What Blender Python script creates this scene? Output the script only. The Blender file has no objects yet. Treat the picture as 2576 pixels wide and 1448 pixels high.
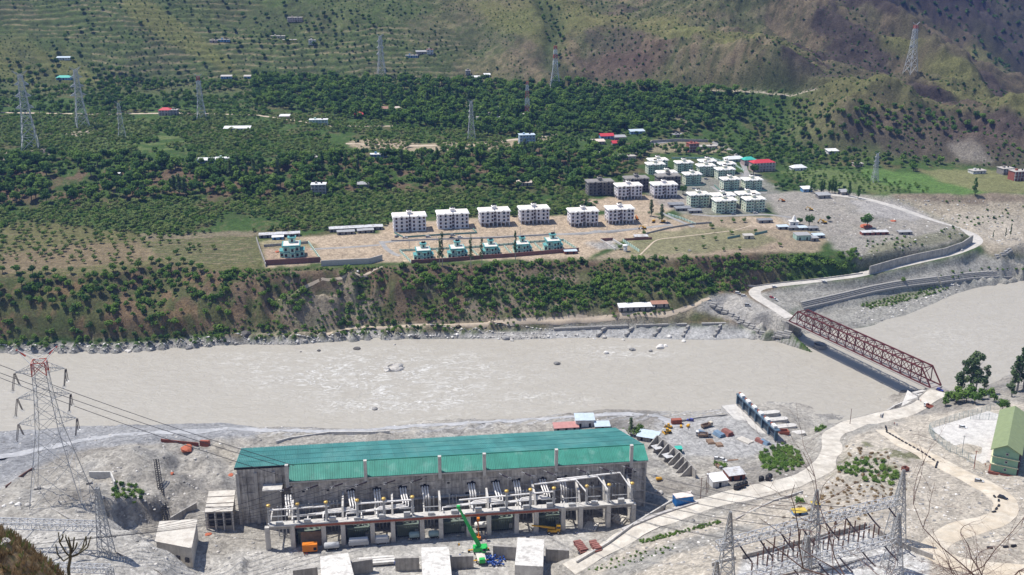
import bpy, bmesh, math, random
import numpy as np
from mathutils import Vector, Matrix, geometry
random.seed(7); np.random.seed(7)
S = bpy.context.scene
COL = S.collection
R_ = math.radians

# ---------------------------------------------------------------- camera
FPX = 2620.0; PITCH = R_(18.4); CAMZ = 200.0
cam_d = bpy.data.cameras.new('camera'); cam = bpy.data.objects.new('camera', cam_d); COL.objects.link(cam)
cam.location = (0, 0, CAMZ); cam.rotation_euler = (R_(90) - PITCH, 0, 0)
cam_d.sensor_width = 36.0; cam_d.lens = 36.0 * FPX / 2576.0
cam_d.clip_start = 0.5; cam_d.clip_end = 6000
S.camera = cam

# ---------------------------------------------------------------- sky, sun, exposure
SUN_EL = R_(64); SUN_AZ = (-0.93, 0.37)          # horizontal direction towards the sun
W = bpy.data.worlds.new('World'); S.world = W; W.use_nodes = True
nt = W.node_tree; nt.nodes.clear()
wo = nt.nodes.new('ShaderNodeOutputWorld'); wb = nt.nodes.new('ShaderNodeBackground')
sk = nt.nodes.new('ShaderNodeTexSky'); sk.sky_type = 'NISHITA'; sk.sun_disc = False
sk.sun_elevation = SUN_EL; sk.sun_rotation = math.atan2(SUN_AZ[0], SUN_AZ[1]); sk.altitude = 1000
wb.inputs['Strength'].default_value = 0.125
nt.links.new(sk.outputs[0], wb.inputs[0]); nt.links.new(wb.outputs[0], wo.inputs[0])
sd = bpy.data.lights.new('sun', 'SUN'); so = bpy.data.objects.new('sun', sd); COL.objects.link(so)
sd.energy = 4.8; sd.angle = R_(0.5); sd.color = (1.0, 0.95, 0.87)
n_ = math.hypot(*SUN_AZ)
tosun = Vector((SUN_AZ[0] / n_ * math.cos(SUN_EL), SUN_AZ[1] / n_ * math.cos(SUN_EL), math.sin(SUN_EL)))
so.rotation_euler = tosun.to_track_quat('Z', 'Y').to_euler(); so.location = (0, 0, 600)
S.view_settings.view_transform = 'Standard'; S.view_settings.look = 'None'
S.view_settings.gamma = 1.0; S.view_settings.exposure = 0.25; S.view_settings.use_curve_mapping = False
S.render.engine = 'CYCLES'
S.cycles.max_bounces = 5; S.cycles.diffuse_bounces = 2; S.cycles.glossy_bounces = 2; S.cycles.transmission_bounces = 2
S.cycles.transparent_max_bounces = 4; S.cycles.volume_bounces = 0; S.cycles.caustics_reflective = False; S.cycles.caustics_refractive = False

# ---------------------------------------------------------------- survey helpers: photo sight lines -> places on the ground
_F = np.array([0, math.cos(PITCH), -math.sin(PITCH)]); _U = np.array([0, math.sin(PITCH), math.cos(PITCH)])
def U(px, py, z):
    d = _F - (py - 724) / FPX * _U; d = d + np.array([(px - 1288) / FPX, 0, 0])
    t = (z - CAMZ) / d[2]
    return np.array([d[0] * t, d[1] * t, z])
def UY(px, py, y):
    d = _F - (py - 724) / FPX * _U; d = d + np.array([(px - 1288) / FPX, 0, 0])
    t = y / d[1]
    return np.array([d[0] * t, y, CAMZ + d[2] * t])
def PX(x, y, z):
    dz = np.asarray(z) - CAMZ
    dep = y * _F[1] + dz * _F[2]; up = y * _U[1] + dz * _U[2]
    return 1288 + FPX * x / dep, 724 - FPX * up / dep, FPX / dep

# ---------------------------------------------------------------- numpy value noise
def _hash(ix, iy, s):
    h = (ix.astype(np.int64) * 374761393 + iy.astype(np.int64) * 668265263 + s * 69069) & 0x7fffffff
    h = (h ^ (h >> 13)) * 1274126177 & 0x7fffffff
    return ((h ^ (h >> 16)) & 0xffff) / 65535.0
def vnoise(x, y, s=0):
    x = np.asarray(x, float); y = np.asarray(y, float)
    ix = np.floor(x); iy = np.floor(y); fx = x - ix; fy = y - iy
    fx = fx * fx * (3 - 2 * fx); fy = fy * fy * (3 - 2 * fy)
    a = _hash(ix, iy, s); b = _hash(ix + 1, iy, s); c = _hash(ix, iy + 1, s); d = _hash(ix + 1, iy + 1, s)
    return (a * (1 - fx) + b * fx) * (1 - fy) + (c * (1 - fx) + d * fx) * fy
def fbm(x, y, s=0, o=4):
    t = 0; a = .5; n = 0
    for k in range(o):
        t = t + a * vnoise(x * 2 ** k, y * 2 ** k, s + k * 17); n += a; a *= .5
    return t / n
def ridged(x, y, s=0, o=3):
    t = 0; a = .5; n = 0
    for k in range(o):
        t = t + a * (1 - np.abs(2 * vnoise(x * 2 ** k, y * 2 ** k, s + k * 29) - 1)); n += a; a *= .5
    return t / n
def sstep(a, b, x):
    t = np.clip((x - a) / (b - a), 0, 1); return t * t * (3 - 2 * t)
def inpoly(px, py, poly):
    px = np.asarray(px); py = np.asarray(py); r = np.zeros(px.shape, bool); n = len(poly)
    for i in range(n):
        x0, y0 = poly[i]; x1, y1 = poly[(i + 1) % n]
        if y0 == y1: continue
        c = ((y0 > py) != (y1 > py)) & (px < (x1 - x0) * (py - y0) / (y1 - y0) + x0)
        r ^= c
    return r

# ---------------------------------------------------------------- object helpers
def link(o):
    COL.objects.link(o); return o
def tag(o, label=None, cat=None, group=None, kind=None):
    if label: o['label'] = label
    if cat: o['category'] = cat
    if group: o['group'] = group
    if kind: o['kind'] = kind
    return o
def thing(name, label, cat, loc=(0, 0, 0), rz=0.0, group=None, sc=1.0):
    o = link(bpy.data.objects.new(name, None)); o.location = [float(v) for v in loc]; o.rotation_euler = (0, 0, rz)
    o.scale = (sc, sc, sc); o.empty_display_size = 0.5
    return tag(o, label, cat, group)
def put(name, me, parent=None, loc=(0, 0, 0), rot=(0, 0, 0), sc=(1, 1, 1)):
    o = link(bpy.data.objects.new(name, me)); o.location = [float(v) for v in loc]; o.rotation_euler = rot; o.scale = sc
    if parent: o.parent = parent
    return o
def copy_tree(src, loc=None, rz=None, parent=None, label=None, group=None):
    c = src.copy(); link(c)
    c.parent = parent
    if loc is not None: c.location = [float(v) for v in loc]
    if rz is not None: c.rotation_euler = (0, 0, rz)
    if label: c['label'] = label
    if group: c['group'] = group
    for ch in src.children: copy_tree(ch, parent=c)
    return c

class MB:
    """collects simple shapes and turns them into one mesh"""
    def __init__(s): s.v = []; s.f = []
    def box(s, c, d, rz=0.0, taper=1.0):
        b = len(s.v); cx, cy, cz = c; hx, hy, hz = d[0] / 2, d[1] / 2, d[2] / 2
        cr, sr = math.cos(rz), math.sin(rz)
        for k, z in ((1.0, -hz), (taper, hz)):
            for x, y in ((-hx, -hy), (hx, -hy), (hx, hy), (-hx, hy)):
                x *= k; y *= k
                s.v.append((cx + x * cr - y * sr, cy + x * sr + y * cr, cz + z))
        for q in ((3, 2, 1, 0), (4, 5, 6, 7), (0, 1, 5, 4), (1, 2, 6, 5), (2, 3, 7, 6), (3, 0, 4, 7)):
            s.f.append([b + i for i in q])
        return s
    def bx(s, x0, x1, y0, y1, z0, z1):
        return s.box(((x0 + x1) / 2, (y0 + y1) / 2, (z0 + z1) / 2), (x1 - x0, y1 - y0, z1 - z0))
    def prism(s, poly, z0, z1):
        b = len(s.v); n = len(poly)
        for x, y in poly: s.v.append((x, y, z0))
        for x, y in poly: s.v.append((x, y, z1))
        s.f.append([b + i for i in reversed(range(n))]); s.f.append([b + n + i for i in range(n)])
        for i in range(n): s.f.append([b + i, b + (i + 1) % n, b + n + (i + 1) % n, b + n + i])
        return s
    def profile(s, pts, x0, x1):
        """closed (y,z) outline pushed along x"""
        b = len(s.v); n = len(pts)
        for y, z in pts: s.v.append((x0, y, z))
        for y, z in pts: s.v.append((x1, y, z))
        s.f.append([b + i for i in range(n)]); s.f.append([b + n + i for i in reversed(range(n))])
        for i in range(n): s.f.append([b + (i + 1) % n, b + i, b + n + i, b + n + (i + 1) % n])
        return s
    def yprofile(s, pts, y0, y1):
        """closed (x,z) outline pushed along y"""
        b = len(s.v); n = len(pts)
        for x, z in pts: s.v.append((x, y0, z))
        for x, z in pts: s.v.append((x, y1, z))
        s.f.append([b + i for i in reversed(range(n))]); s.f.append([b + n + i for i in range(n)])
        for i in range(n): s.f.append([b + i, b + (i + 1) % n, b + n + (i + 1) % n, b + n + i])
        return s
    def bar(s, a, c, w, h=None):
        a = Vector(a); c = Vector(c); d = c - a
        if d.length < 1e-6: return s
        h = h or w; d.normalize()
        up = Vector((0, 0, 1)) if abs(d.z) < .95 else Vector((1, 0, 0))
        x = d.cross(up).normalized() * (w / 2); y = x.normalized().cross(d).normalized() * (h / 2)
        b = len(s.v)
        for p in (a, c):
            for k in (-x - y, x - y, x + y, -x + y): s.v.append(tuple(p + k))
        for q in ((3, 2, 1, 0), (4, 5, 6, 7), (0, 1, 5, 4), (1, 2, 6, 5), (2, 3, 7, 6), (3, 0, 4, 7)): s.f.append([b + i for i in q])
        return s
    def tube(s, pts, r, n=8, caps=True):
        pts = [Vector(p) for p in pts]; m = len(pts)
        rr = r if isinstance(r, (list, tuple)) else [r] * m
        b = len(s.v); ref = None
        for i, p in enumerate(pts):
            d = (pts[min(i + 1, m - 1)] - pts[max(i - 1, 0)]).normalized()
            if ref is None: ref = Vector((0, 0, 1)) if abs(d.z) < .9 else Vector((1, 0, 0))
            x = d.cross(ref)
            if x.length < 1e-4: x = d.cross(Vector((0, 1, 0.1)))
            x.normalize(); y = x.cross(d).normalized(); ref = y
            for k in range(n):
                t = 2 * math.pi * k / n; s.v.append(tuple(p + (x * math.cos(t) + y * math.sin(t)) * rr[i]))
        for i in range(m - 1):
            for k in range(n):
                a0 = b + i * n + k; a1 = b + i * n + (k + 1) % n
                s.f.append([a0, a1, a1 + n, a0 + n])
        if caps:
            s.f.append([b + k for k in reversed(range(n))]); s.f.append([b + (m - 1) * n + k for k in range(n)])
        return s
    def lathe(s, prof, n=12, c=(0, 0, 0)):
        b = len(s.v); m = len(prof)
        for r, z in prof:
            for k in range(n):
                t = 2 * math.pi * k / n; s.v.append((c[0] + r * math.cos(t), c[1] + r * math.sin(t), c[2] + z))
        for i in range(m - 1):
            for k in range(n):
                a0 = b + i * n + k; a1 = b + i * n + (k + 1) % n
                s.f.append([a0, a1, a1 + n, a0 + n])
        s.f.append([b + k for k in reversed(range(n))]); s.f.append([b + (m - 1) * n + k for k in range(n)])
        return s
    def quad(s, a, b_, c, d):
        b = len(s.v); s.v += [tuple(a), tuple(b_), tuple(c), tuple(d)]; s.f.append([b, b + 1, b + 2, b + 3]); return s
    def mesh(s, name, mat, smooth=False):
        me = bpy.data.meshes.new(name); me.from_pydata([tuple(float(q) for q in v) for v in s.v], [], s.f)
        if mat is not None: me.materials.append(mat)
        if smooth: me.polygons.foreach_set('use_smooth', [True] * len(me.polygons))
        me.update(); return me
    def build(s, name, mat, parent=None, smooth=False, loc=(0, 0, 0), rz=0.0):
        o = link(bpy.data.objects.new(name, s.mesh(name, mat, smooth))); o.location = [float(v) for v in loc]; o.rotation_euler = (0, 0, rz)
        if parent: o.parent = parent
        return o
def bevel_mesh(me, w, seg=1):
    bm = bmesh.new(); bm.from_mesh(me); bmesh.ops.bevel(bm, geom=bm.edges[:], offset=w, segments=seg, affect='EDGES', clamp_overlap=True)
    bm.to_mesh(me); bm.free(); return me

# ---------------------------------------------------------------- materials
MATS = {}
def mat(name, col, rough=.75, var=.15, scale=.6, metal=0.0, bump=0.0, bscale=8.0, col2=None, mix=.5, streak=0.0, spec=.3, rnd=0.0):
    """procedural paint / concrete / metal: colour broken up by world-sized noise, optional second colour in patches,
    optional vertical weather streaks, optional object-to-object change, fine bump"""
    if name in MATS: return MATS[name]
    m = bpy.data.materials.new(name); m.use_nodes = True; t = m.node_tree; N = t.nodes; L = t.links
    b = N['Principled BSDF']; b.inputs['Roughness'].default_value = rough; b.inputs['Metallic'].default_value = metal
    b.inputs['Specular IOR Level'].default_value = spec
    g = N.new('ShaderNodeNewGeometry')
    n1 = N.new('ShaderNodeTexNoise'); n1.inputs['Scale'].default_value = scale; n1.inputs['Detail'].default_value = 5; n1.inputs['Roughness'].default_value = .65
    L.new(g.outputs['Position'], n1.inputs['Vector'])
    mr = N.new('ShaderNodeMapRange'); mr.inputs[1].default_value = .3; mr.inputs[2].default_value = .7
    mr.inputs[3].default_value = 1 - var; mr.inputs[4].default_value = 1 + var
    L.new(n1.outputs[0], mr.inputs[0])
    src = None
    if col2 is not None:
        n2 = N.new('ShaderNodeTexNoise'); n2.inputs['Scale'].default_value = scale * .55; n2.inputs['Detail'].default_value = 6; n2.inputs['Roughness'].default_value = .7
        L.new(g.outputs['Position'], n2.inputs['Vector'])
        r2 = N.new('ShaderNodeMapRange'); r2.inputs[1].default_value = mix - .06; r2.inputs[2].default_value = mix + .06
        L.new(n2.outputs[0], r2.inputs[0])
        mx = N.new('ShaderNodeMix'); mx.data_type = 'RGBA'
        mx.inputs[6].default_value = (*col, 1); mx.inputs[7].default_value = (*col2, 1); L.new(r2.outputs[0], mx.inputs[0]); src = mx.outputs[2]
    fac = mr.outputs[0]
    if streak > 0:
        mp = N.new('ShaderNodeMapping'); mp.inputs['Scale'].default_value = (1.1, 1.1, .09); L.new(g.outputs['Position'], mp.inputs[0])
        n3 = N.new('ShaderNodeTexNoise'); n3.inputs['Scale'].default_value = 1.2; n3.inputs['Detail'].default_value = 4; L.new(mp.outputs[0], n3.inputs['Vector'])
        r3 = N.new('ShaderNodeMapRange'); r3.inputs[1].default_value = .35; r3.inputs[2].default_value = .65; r3.inputs[3].default_value = 1 - streak; r3.inputs[4].default_value = 1 + streak * .4
        L.new(n3.outputs[0], r3.inputs[0])
        mm = N.new('ShaderNodeMath'); mm.operation = 'MULTIPLY'; L.new(fac, mm.inputs[0]); L.new(r3.outputs[0], mm.inputs[1]); fac = mm.outputs[0]
    if rnd > 0:
        oi = N.new('ShaderNodeObjectInfo'); r4 = N.new('ShaderNodeMapRange'); r4.inputs[3].default_value = 1 - rnd; r4.inputs[4].default_value = 1 + rnd
        L.new(oi.outputs['Random'], r4.inputs[0])
        mm = N.new('ShaderNodeMath'); mm.operation = 'MULTIPLY'; L.new(fac, mm.inputs[0]); L.new(r4.outputs[0], mm.inputs[1]); fac = mm.outputs[0]
    vm = N.new('ShaderNodeVectorMath'); vm.operation = 'SCALE'
    if src is not None: L.new(src, vm.inputs[0])
    else: vm.inputs[0].default_value = col
    L.new(fac, vm.inputs['Scale']); L.new(vm.outputs[0], b.inputs['Base Color'])
    if bump > 0:
        n4 = N.new('ShaderNodeTexNoise'); n4.inputs['Scale'].default_value = bscale; n4.inputs['Detail'].default_value = 4; L.new(g.outputs['Position'], n4.inputs['Vector'])
        bp = N.new('ShaderNodeBump'); bp.inputs['Strength'].default_value = bump; bp.inputs['Distance'].default_value = .15
        L.new(n4.outputs[0], bp.inputs['Height']); L.new(bp.outputs[0], b.inputs['Normal'])
    MATS[name] = m; return m
M_ = {}
def col(n, c, **k):
    M_[n] = mat(n, c, **k); return M_[n]
# ================================================================= TERRAIN
def dens(pl, step=7.0):
    """world polyline resampled every few metres"""
    out = []
    for a, b in zip(pl[:-1], pl[1:]):
        n = max(1, int(np.linalg.norm((b - a)[:2]) / step))
        for k in range(n): out.append(a + (b - a) * k / n)
    out.append(pl[-1]); return out
CP = []                                         # control points of the survey
def line(pts, dz=0, dy=0):
    w = [U(*p) for p in pts]
    CP.extend(dens([q + np.array([0, dy, dz]) for q in w]))
def pts(*ps): CP.extend(U(*p) for p in ps)

FARWL = [(-700, 930), (-300, 905), (0, 888), (200, 885), (330, 885), (480, 872), (620, 866), (740, 868), (850, 858), (960, 850), (1050, 853), (1150, 852), (1300, 856),
         (1400, 852), (1500, 850), (1600, 852), (1700, 855), (1800, 856), (1905, 850), (1990, 848), (2030, 840), (2132, 829), (2190, 823), (2235, 804), (2282, 794),
         (2357, 761), (2407, 739), (2452, 725), (2520, 712), (2576, 700), (2900, 640), (3300, 580)]
NEARWL = [(-700, 1125), (-300, 1105), (0, 1085), (100, 1082), (170, 1073), (337, 1071), (450, 1066), (562, 1064), (644, 1074), (756, 1076), (869, 1079), (930, 1078), (981, 1074),
          (1019, 1068), (1069, 1060), (1144, 1055), (1288, 1054), (1438, 1041), (1513, 1030), (1588, 1030), (1675, 1035), (1763, 1033), (1835, 1028), (1880, 1020), (1930, 1012),
          (2007, 1014), (2010, 1030), (2040, 1046), (2056, 1062), (2060, 1080), (2100, 1072), (2144, 1060), (2209, 1058), (2232, 1039), (2252, 1019), (2232, 1001), (2244, 991), (2270, 983), (2302, 981),
          (2380, 985), (2440, 990), (2504, 964), (2532, 946), (2576, 936), (2750, 890), (3300, 800)]
fw = [U(x, y, 0) for x, y in FARWL]; nw = [U(x, y, 0) for x, y in NEARWL]
CP += dens(fw, 5); CP += dens(nw, 5)
CP += [q + np.array([0, -5, -2.5]) for q in dens(fw, 5)]; CP += [q + np.array([0, 5, -2.5]) for q in dens(nw[:24], 5)]
CP += [q + np.array([0, 7, 2.4]) for q in dens(fw[:22], 5)]
for x, y in [(-200, 990), (300, 980), (700, 970), (1200, 950), (1700, 940), (2100, 930), (2200, 1010), (2350, 900), (2500, 830), (2576, 820), (2800, 740)]: CP.append(U(x, y, -4))
# --- near side
CP += [q + np.array([0, -6, 2.6]) for q in dens(nw[:19], 9)]
line([(-600, 1130, 6), (0, 1112, 5.5), (150, 1096, 6), (300, 1086, 6), (450, 1081, 6), (560, 1078, 6)])
line([(660, 1092, 6), (1000, 1079, 6), (1288, 1064, 6), (1450, 1051, 6), (1560, 1045, 6), (1680, 1050, 6.5), (1780, 1047, 7), (1850, 1040, 7.5)])
line([(-600, 1160, 9), (0, 1150, 8), (150, 1125, 8), (300, 1112, 9), (420, 1100, 8)])
pts((700, 1110, 8.5), (1000, 1092, 8.5), (1400, 1072, 8.5), (1520, 1076, 9))
pts((560, 1180, 10), (500, 1230, 11), (530, 1335, 10), (600, 1340, 10), (440, 1180, 12.5), (480, 1120, 9), (560, 1120, 8.5), (450, 1240, 12))
pts((-600, 1200, 20), (0, 1225, 18), (30, 1190, 12), (150, 1160, 14), (230, 1200, 17), (290, 1150, 19), (330, 1135, 18.5), (400, 1135, 16), (350, 1190, 19), (290, 1228, 18), (400, 1210, 16))
line([(-600, 1262, 23), (0, 1250, 20.5), (85, 1241, 20.5), (212, 1262, 21), (255, 1262, 20)])
CLT = [(255, 1290, 20.5), (278, 1268, 20), (300, 1262, 19.5), (337, 1258, 18), (375, 1258, 17), (405, 1256, 15.5), (425, 1270, 13)]
line(CLT)
CP += [np.array([U(*p)[0] + .5, U(*p)[1] - 2.6, 9.5]) for p in CLT[1:]]
EDG = [(268, 1322, 23), (325, 1331, 22.5), (370, 1362, 21), (425, 1383, 19), (450, 1402, 17.5), (490, 1440, 14), (520, 1470, 11.5)]
line(EDG)
CP += [np.array([U(*p)[0] + 2.5, U(*p)[1] + 3.2, 9.7]) for p in EDG[1:]]
pts((0, 1330, 24), (120, 1320, 23.5), (0, 1420, 26), (150, 1448, 26), (300, 1448, 24), (-500, 1400, 28), (400, 1448, 20), (200, 1380, 24.5))
line([(540, 1500, 10), (900, 1520, 10), (1380, 1500, 10)]); line([(590, 1450, 10), (900, 1448, 10), (1400, 1440, 10.5)])
line([(560, 1400, 10), (900, 1380, 10), (1300, 1350, 10), (1480, 1335, 10)]); pts((390, 1390, 9.6), (470, 1360, 9.8), (500, 1400, 10))
pts((1640, 1075, 9), (1850, 1060, 9), (1720, 1130, 9), (1890, 1140, 9), (1640, 1190, 9.5), (1690, 1245, 10), (1600, 1285, 10), (1760, 1190, 9.5), (1980, 1110, 8.5), (1900, 1090, 9), (1700, 1090, 9), (1960, 1140, 9.5))
pts((1960, 1030, 3), (2000, 1060, 5), (2040, 1075, 4))
URD = [(1430, 1432, 12), (1560, 1360, 15), (1650, 1312, 18), (1780, 1262, 21), (1900, 1237, 22), (2030, 1203, 22), (2082, 1165, 20), (2092, 1125, 17), (2085, 1098, 14), (2120, 1075, 12), (2220, 1048, 11), (2290, 1035, 10.5), (2330, 1010, 10.5), (2362, 985, 11)]
line(URD)
line([(1470, 1350, 10), (1590, 1292, 10.5), (1690, 1252, 11.5), (1790, 1212, 13), (1880, 1180, 13), (1960, 1152, 10.5), (2020, 1105, 7)])
line([(1560, 1440, 17), (1700, 1385, 24), (1900, 1318, 26), (2000, 1275, 25.5), (2120, 1225, 25), (2170, 1180, 24.5), (2150, 1120, 21)])
line([(1750, 1470, 33), (1830, 1420, 33), (1870, 1396, 33), (2100, 1338, 33), (2180, 1328, 33.2), (2235, 1385, 33.6), (2345, 1415, 34)])
pts((1900, 1500, 33), (2100, 1450, 33.4), (1900, 1345, 27.5), (2100, 1290, 29.5), (2280, 1250, 30), (2200, 1270, 30))
RRD = [(2225, 1082, 19), (2262, 1112, 22), (2340, 1152, 25), (2430, 1198, 28), (2500, 1232, 30), (2540, 1268, 31.5), (2535, 1300, 32.5), (2460, 1322, 33.2), (2370, 1345, 33.8), (2330, 1385, 34.4), (2400, 1422, 35), (2576, 1440, 36), (2800, 1440, 38)]
line(RRD)
line([(2190, 1110, 20), (2240, 1170, 26), (2330, 1200, 27.5), (2400, 1240, 29), (2470, 1270, 31)])
pts((2335, 1078, 22), (2362, 1112, 23), (2480, 1180, 25.5), (2560, 1130, 25.5), (2560, 1060, 24.5), (2450, 1042, 22), (2500, 1195, 27.5), (2640, 1215, 29), (2640, 1120, 27), (2900, 1150, 32), (2800, 1300, 36))
pts((2310, 1022, 10.5), (2370, 996, 11.5), (2420, 1004, 13), (2250, 1040, 9.5), (2330, 1058, 15), (2400, 1030, 17), (2470, 1000, 15), (2500, 985, 11), (2576, 1000, 17), (2576, 965, 6), (2700, 960, 12), (2900, 1000, 22))
# near hillside under the camera
for y0 in (-30, 5, 45, 90, 135, 175):
    for k in np.linspace(-1, 1, 13):
        x = k * 260; s = .80 if abs(x) < 60 else .79
        z = 193.5 - s * y0
        if y0 < 0: z = 193.5 + .3 * -y0
        CP.append(np.array([x, y0, z]))
for x in np.linspace(-260, -60, 6): CP.append(np.array([x, 214., 27.]))
for x in np.linspace(-40, 25, 4): CP.append(np.array([x, 228., 12.])); CP.append(np.array([x, 218., 19.]))
for x in np.linspace(50, 280, 7): CP.append(np.array([x, 203., 33.5]))
# --- far side: bank, scarp, terraces
line([(-300, 888, 5), (0, 866, 4.5), (300, 860, 5.5), (560, 838, 6), (850, 828, 6.5), (1000, 818, 7), (1200, 812, 7), (1400, 800, 8), (1600, 797, 8.5), (1690, 792, 9), (1740, 772, 11), (1785, 752, 13)])
line([(-300, 800, 18), (0, 785, 16), (200, 800, 14), (400, 800, 13), (600, 790, 12), (720, 748, 17), (800, 765, 13.5), (1000, 760, 14), (1300, 758, 15), (1560, 762, 14), (1700, 742, 17)])
line([(1400, 824, 3.2), (1600, 823, 3.2), (1850, 826, 3.2)])
SC = [(-300, 705, 30), (0, 692, 30), (120, 690, 30), (250, 694, 29.5), (380, 664, 30.5), (440, 662, 30.5), (500, 674, 30), (570, 682, 29.5), (670, 686, 29), (800, 684, 29), (900, 674, 29.5), (1000, 671, 29.5),
      (1100, 667, 29.5), (1300, 660, 29.7), (1450, 648, 30), (1600, 656, 30), (1800, 645, 29), (1950, 640, 25.5), (2050, 645, 24), (2110, 640, 24), (2140, 660, 20.5)]
line(SC)
CP += [q + np.array([0, -13, -7.5]) for q in dens([U(*p) for p in SC[:16]], 10)]
RDF = [(1988, 800, 9.6), (1940, 768, 10.5), (1893, 742, 11.5), (1890, 728, 12), (1930, 719, 12.5), (2000, 712, 13), (2150, 694, 14), (2300, 660, 15.5), (2400, 637, 17), (2452, 617, 18), (2464, 604, 18.6), (2445, 588, 19.5), (2400, 572, 21), (2340, 552, 24), (2250, 520, 29), (2180, 500, 31.5), (2080, 488, 33)]
line(RDF)
line([(1800, 715, 15), (1840, 735, 13), (1880, 772, 11), (1940, 815, 9), (1985, 822, 8.5)])
line([(1815, 780, 8), (1850, 808, 7), (1900, 835, 3.5)])
RWT = [(2168, 668, 26), (2240, 655, 26), (2330, 625, 26), (2400, 604, 25), (2440, 588, 23)]      # top of the retaining wall
line([(2165, 650, 22), (2260, 622, 23.5), (2380, 575, 26), (2415, 568, 23)])
line([(2010, 775, 5.5), (2130, 745, 6.5), (2250, 722, 7), (2360, 705, 7), (2450, 690, 7), (2530, 690, 6), (2700, 660, 6)])
line([(2040, 790, 1.6), (2150, 775, 1.6), (2250, 745, 2.5), (2360, 722, 3), (2450, 705, 3), (2530, 700, 2)])
line([(2476, 618, 18), (2520, 630, 17), (2576, 640, 16), (2800, 640, 14)])
pts((2520, 660, 11), (2576, 670, 8), (2700, 620, 12))
pts((-300, 610, 33), (0, 600, 33), (300, 600, 33), (560, 620, 32), (640, 640, 31.5), (800, 640, 31), (1000, 600, 32), (1300, 600, 32), (1600, 570, 32.5), (1800, 540, 33), (1700, 620, 31), (1900, 600, 29.5),
    (2050, 580, 29), (1900, 520, 33.5), (1750, 460, 35), (1650, 440, 37), (1900, 470, 34), (2050, 540, 31), (2120, 600, 27), (2180, 560, 29), (2250, 590, 27), (2380, 545, 25), (2480, 560, 22), (2576, 560, 21), (2576, 610, 17), (2800, 560, 20), (2480, 590, 19))
line([(2240, 492, 34), (2330, 491, 34.5), (2450, 490, 34.5), (2576, 490, 34.5), (2900, 490, 34.5)])
line([(2250, 507, 31), (2330, 513, 29.4), (2450, 515, 29), (2576, 515, 29), (2900, 515, 29)]); line([(2330, 532, 26.5), (2450, 540, 25), (2576, 540, 25)])
line([(-300, 525, 38), (0, 520, 38), (300, 514, 38), (600, 505, 38), (900, 492, 38), (1200, 482, 37.5), (1400, 455, 38.5)])
line([(-300, 420, 52), (0, 412, 52), (200, 407, 52), (500, 409, 51), (800, 402, 51), (900, 394, 50), (1100, 387, 50), (1250, 382, 49), (1400, 374, 47.5), (1550, 371, 45.5), (1700, 371, 43.5), (1820, 372, 41.5), (1900, 390, 39)])
line([(-300, 300, 59), (0, 300, 59), (500, 300, 58.5), (1000, 300, 58.5), (1300, 300, 57.5), (1500, 310, 56), (1650, 325, 52), (1800, 338, 48), (1920, 350, 44)])
pts((2000, 440, 35), (2200, 450, 34.7), (2400, 460, 34.6), (2576, 470, 34.6), (2900, 470, 34.6))
line([(1950, 400, 38), (2200, 400, 38), (2400, 415, 37), (2576, 432, 36.5), (2900, 440, 36)])
HB = [(-700, 225, 72), (-300, 215, 72), (0, 215, 72), (300, 207, 72), (600, 202, 72), (900, 206, 71.5), (1200, 207, 70.5), (1400, 225, 68)]
HR = [(1500, 226, 67), (1700, 230, 71), (1900, 240, 72), (2100, 255, 70.5), (2300, 275, 66), (2450, 290, 63), (2576, 300, 61), (2900, 330, 58)]
line(HB + HR)
for (px, py, z), s in zip(HB + HR[:3], (.58, .58, .58, .57, .56, .56, .58, .60, .63, .66, .66)):
    a = U(px, py, z)
    for dy in (40, 90, 150, 250, 380, 520, 700, 950, 1300):
        y = a[1] + dy; CP.append(np.array([a[0] / a[1] * y, y, z + s * dy * (1 - .00016 * dy)]))
CR = [(2080, -60, 1135), (2150, 0, 1085), (2250, 75, 1030), (2400, 165, 960), (2507, 230, 895), (2576, 255, 870), (2750, 300, 850), (2950, 345, 830)]
crest = [UY(*c) for c in CR]
CP += dens(crest, 10)
for c in crest:
    CP.append(c + np.array([14, 60, -38.])); CP.append(c + np.array([-40, -42, -12.]))
for px, y0, z0 in ((2080, 1330, 150), (2200, 1330, 105), (2350, 1320, 62), (2500, 1300, 22), (2700, 1260, 15), (3000, 1230, 12)):
    x0 = (px - 1288) / FPX * y0 / .95
    for dy, dz in ((0, 0), (90, 50), (220, 125), (420, 240), (700, 390), (1100, 540)): CP.append(np.array([x0 * (1 + dy / y0), y0 + dy, z0 + dz]))

# --- triangulate and sample on a grid whose cells grow with distance
CPA = np.array(CP); key = np.round(CPA[:, :2] / .4).astype(int); _, ui = np.unique(key, axis=0, return_index=True); CPA = CPA[np.sort(ui)]
res = geometry.delaunay_2d_cdt([Vector((float(p[0]), float(p[1]))) for p in CPA], [], [], 0, 1e-4)
vz = np.array([np.mean([CPA[i][2] for i in o]) if len(o) else 0 for o in res[3]]); vxy = np.array([(v.x, v.y) for v in res[0]])
ys = [-25.0]
while ys[-1] < 1750:
    y = ys[-1]
    ys.append(y + (4.0 if y < 215 else 1.3 if y < 470 else 1.5 if y < 640 else 1.8 if y < 1180 else 4 if y < 1500 else 11))
YS = np.array(ys); NC = 720; US = np.linspace(-.72, .72, NC); NR = len(YS)
GX = US[None, :] * (YS[:, None] + 70); GY = np.repeat(YS[:, None], NC, 1); GZ = np.full((NR, NC), np.nan)
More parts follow.
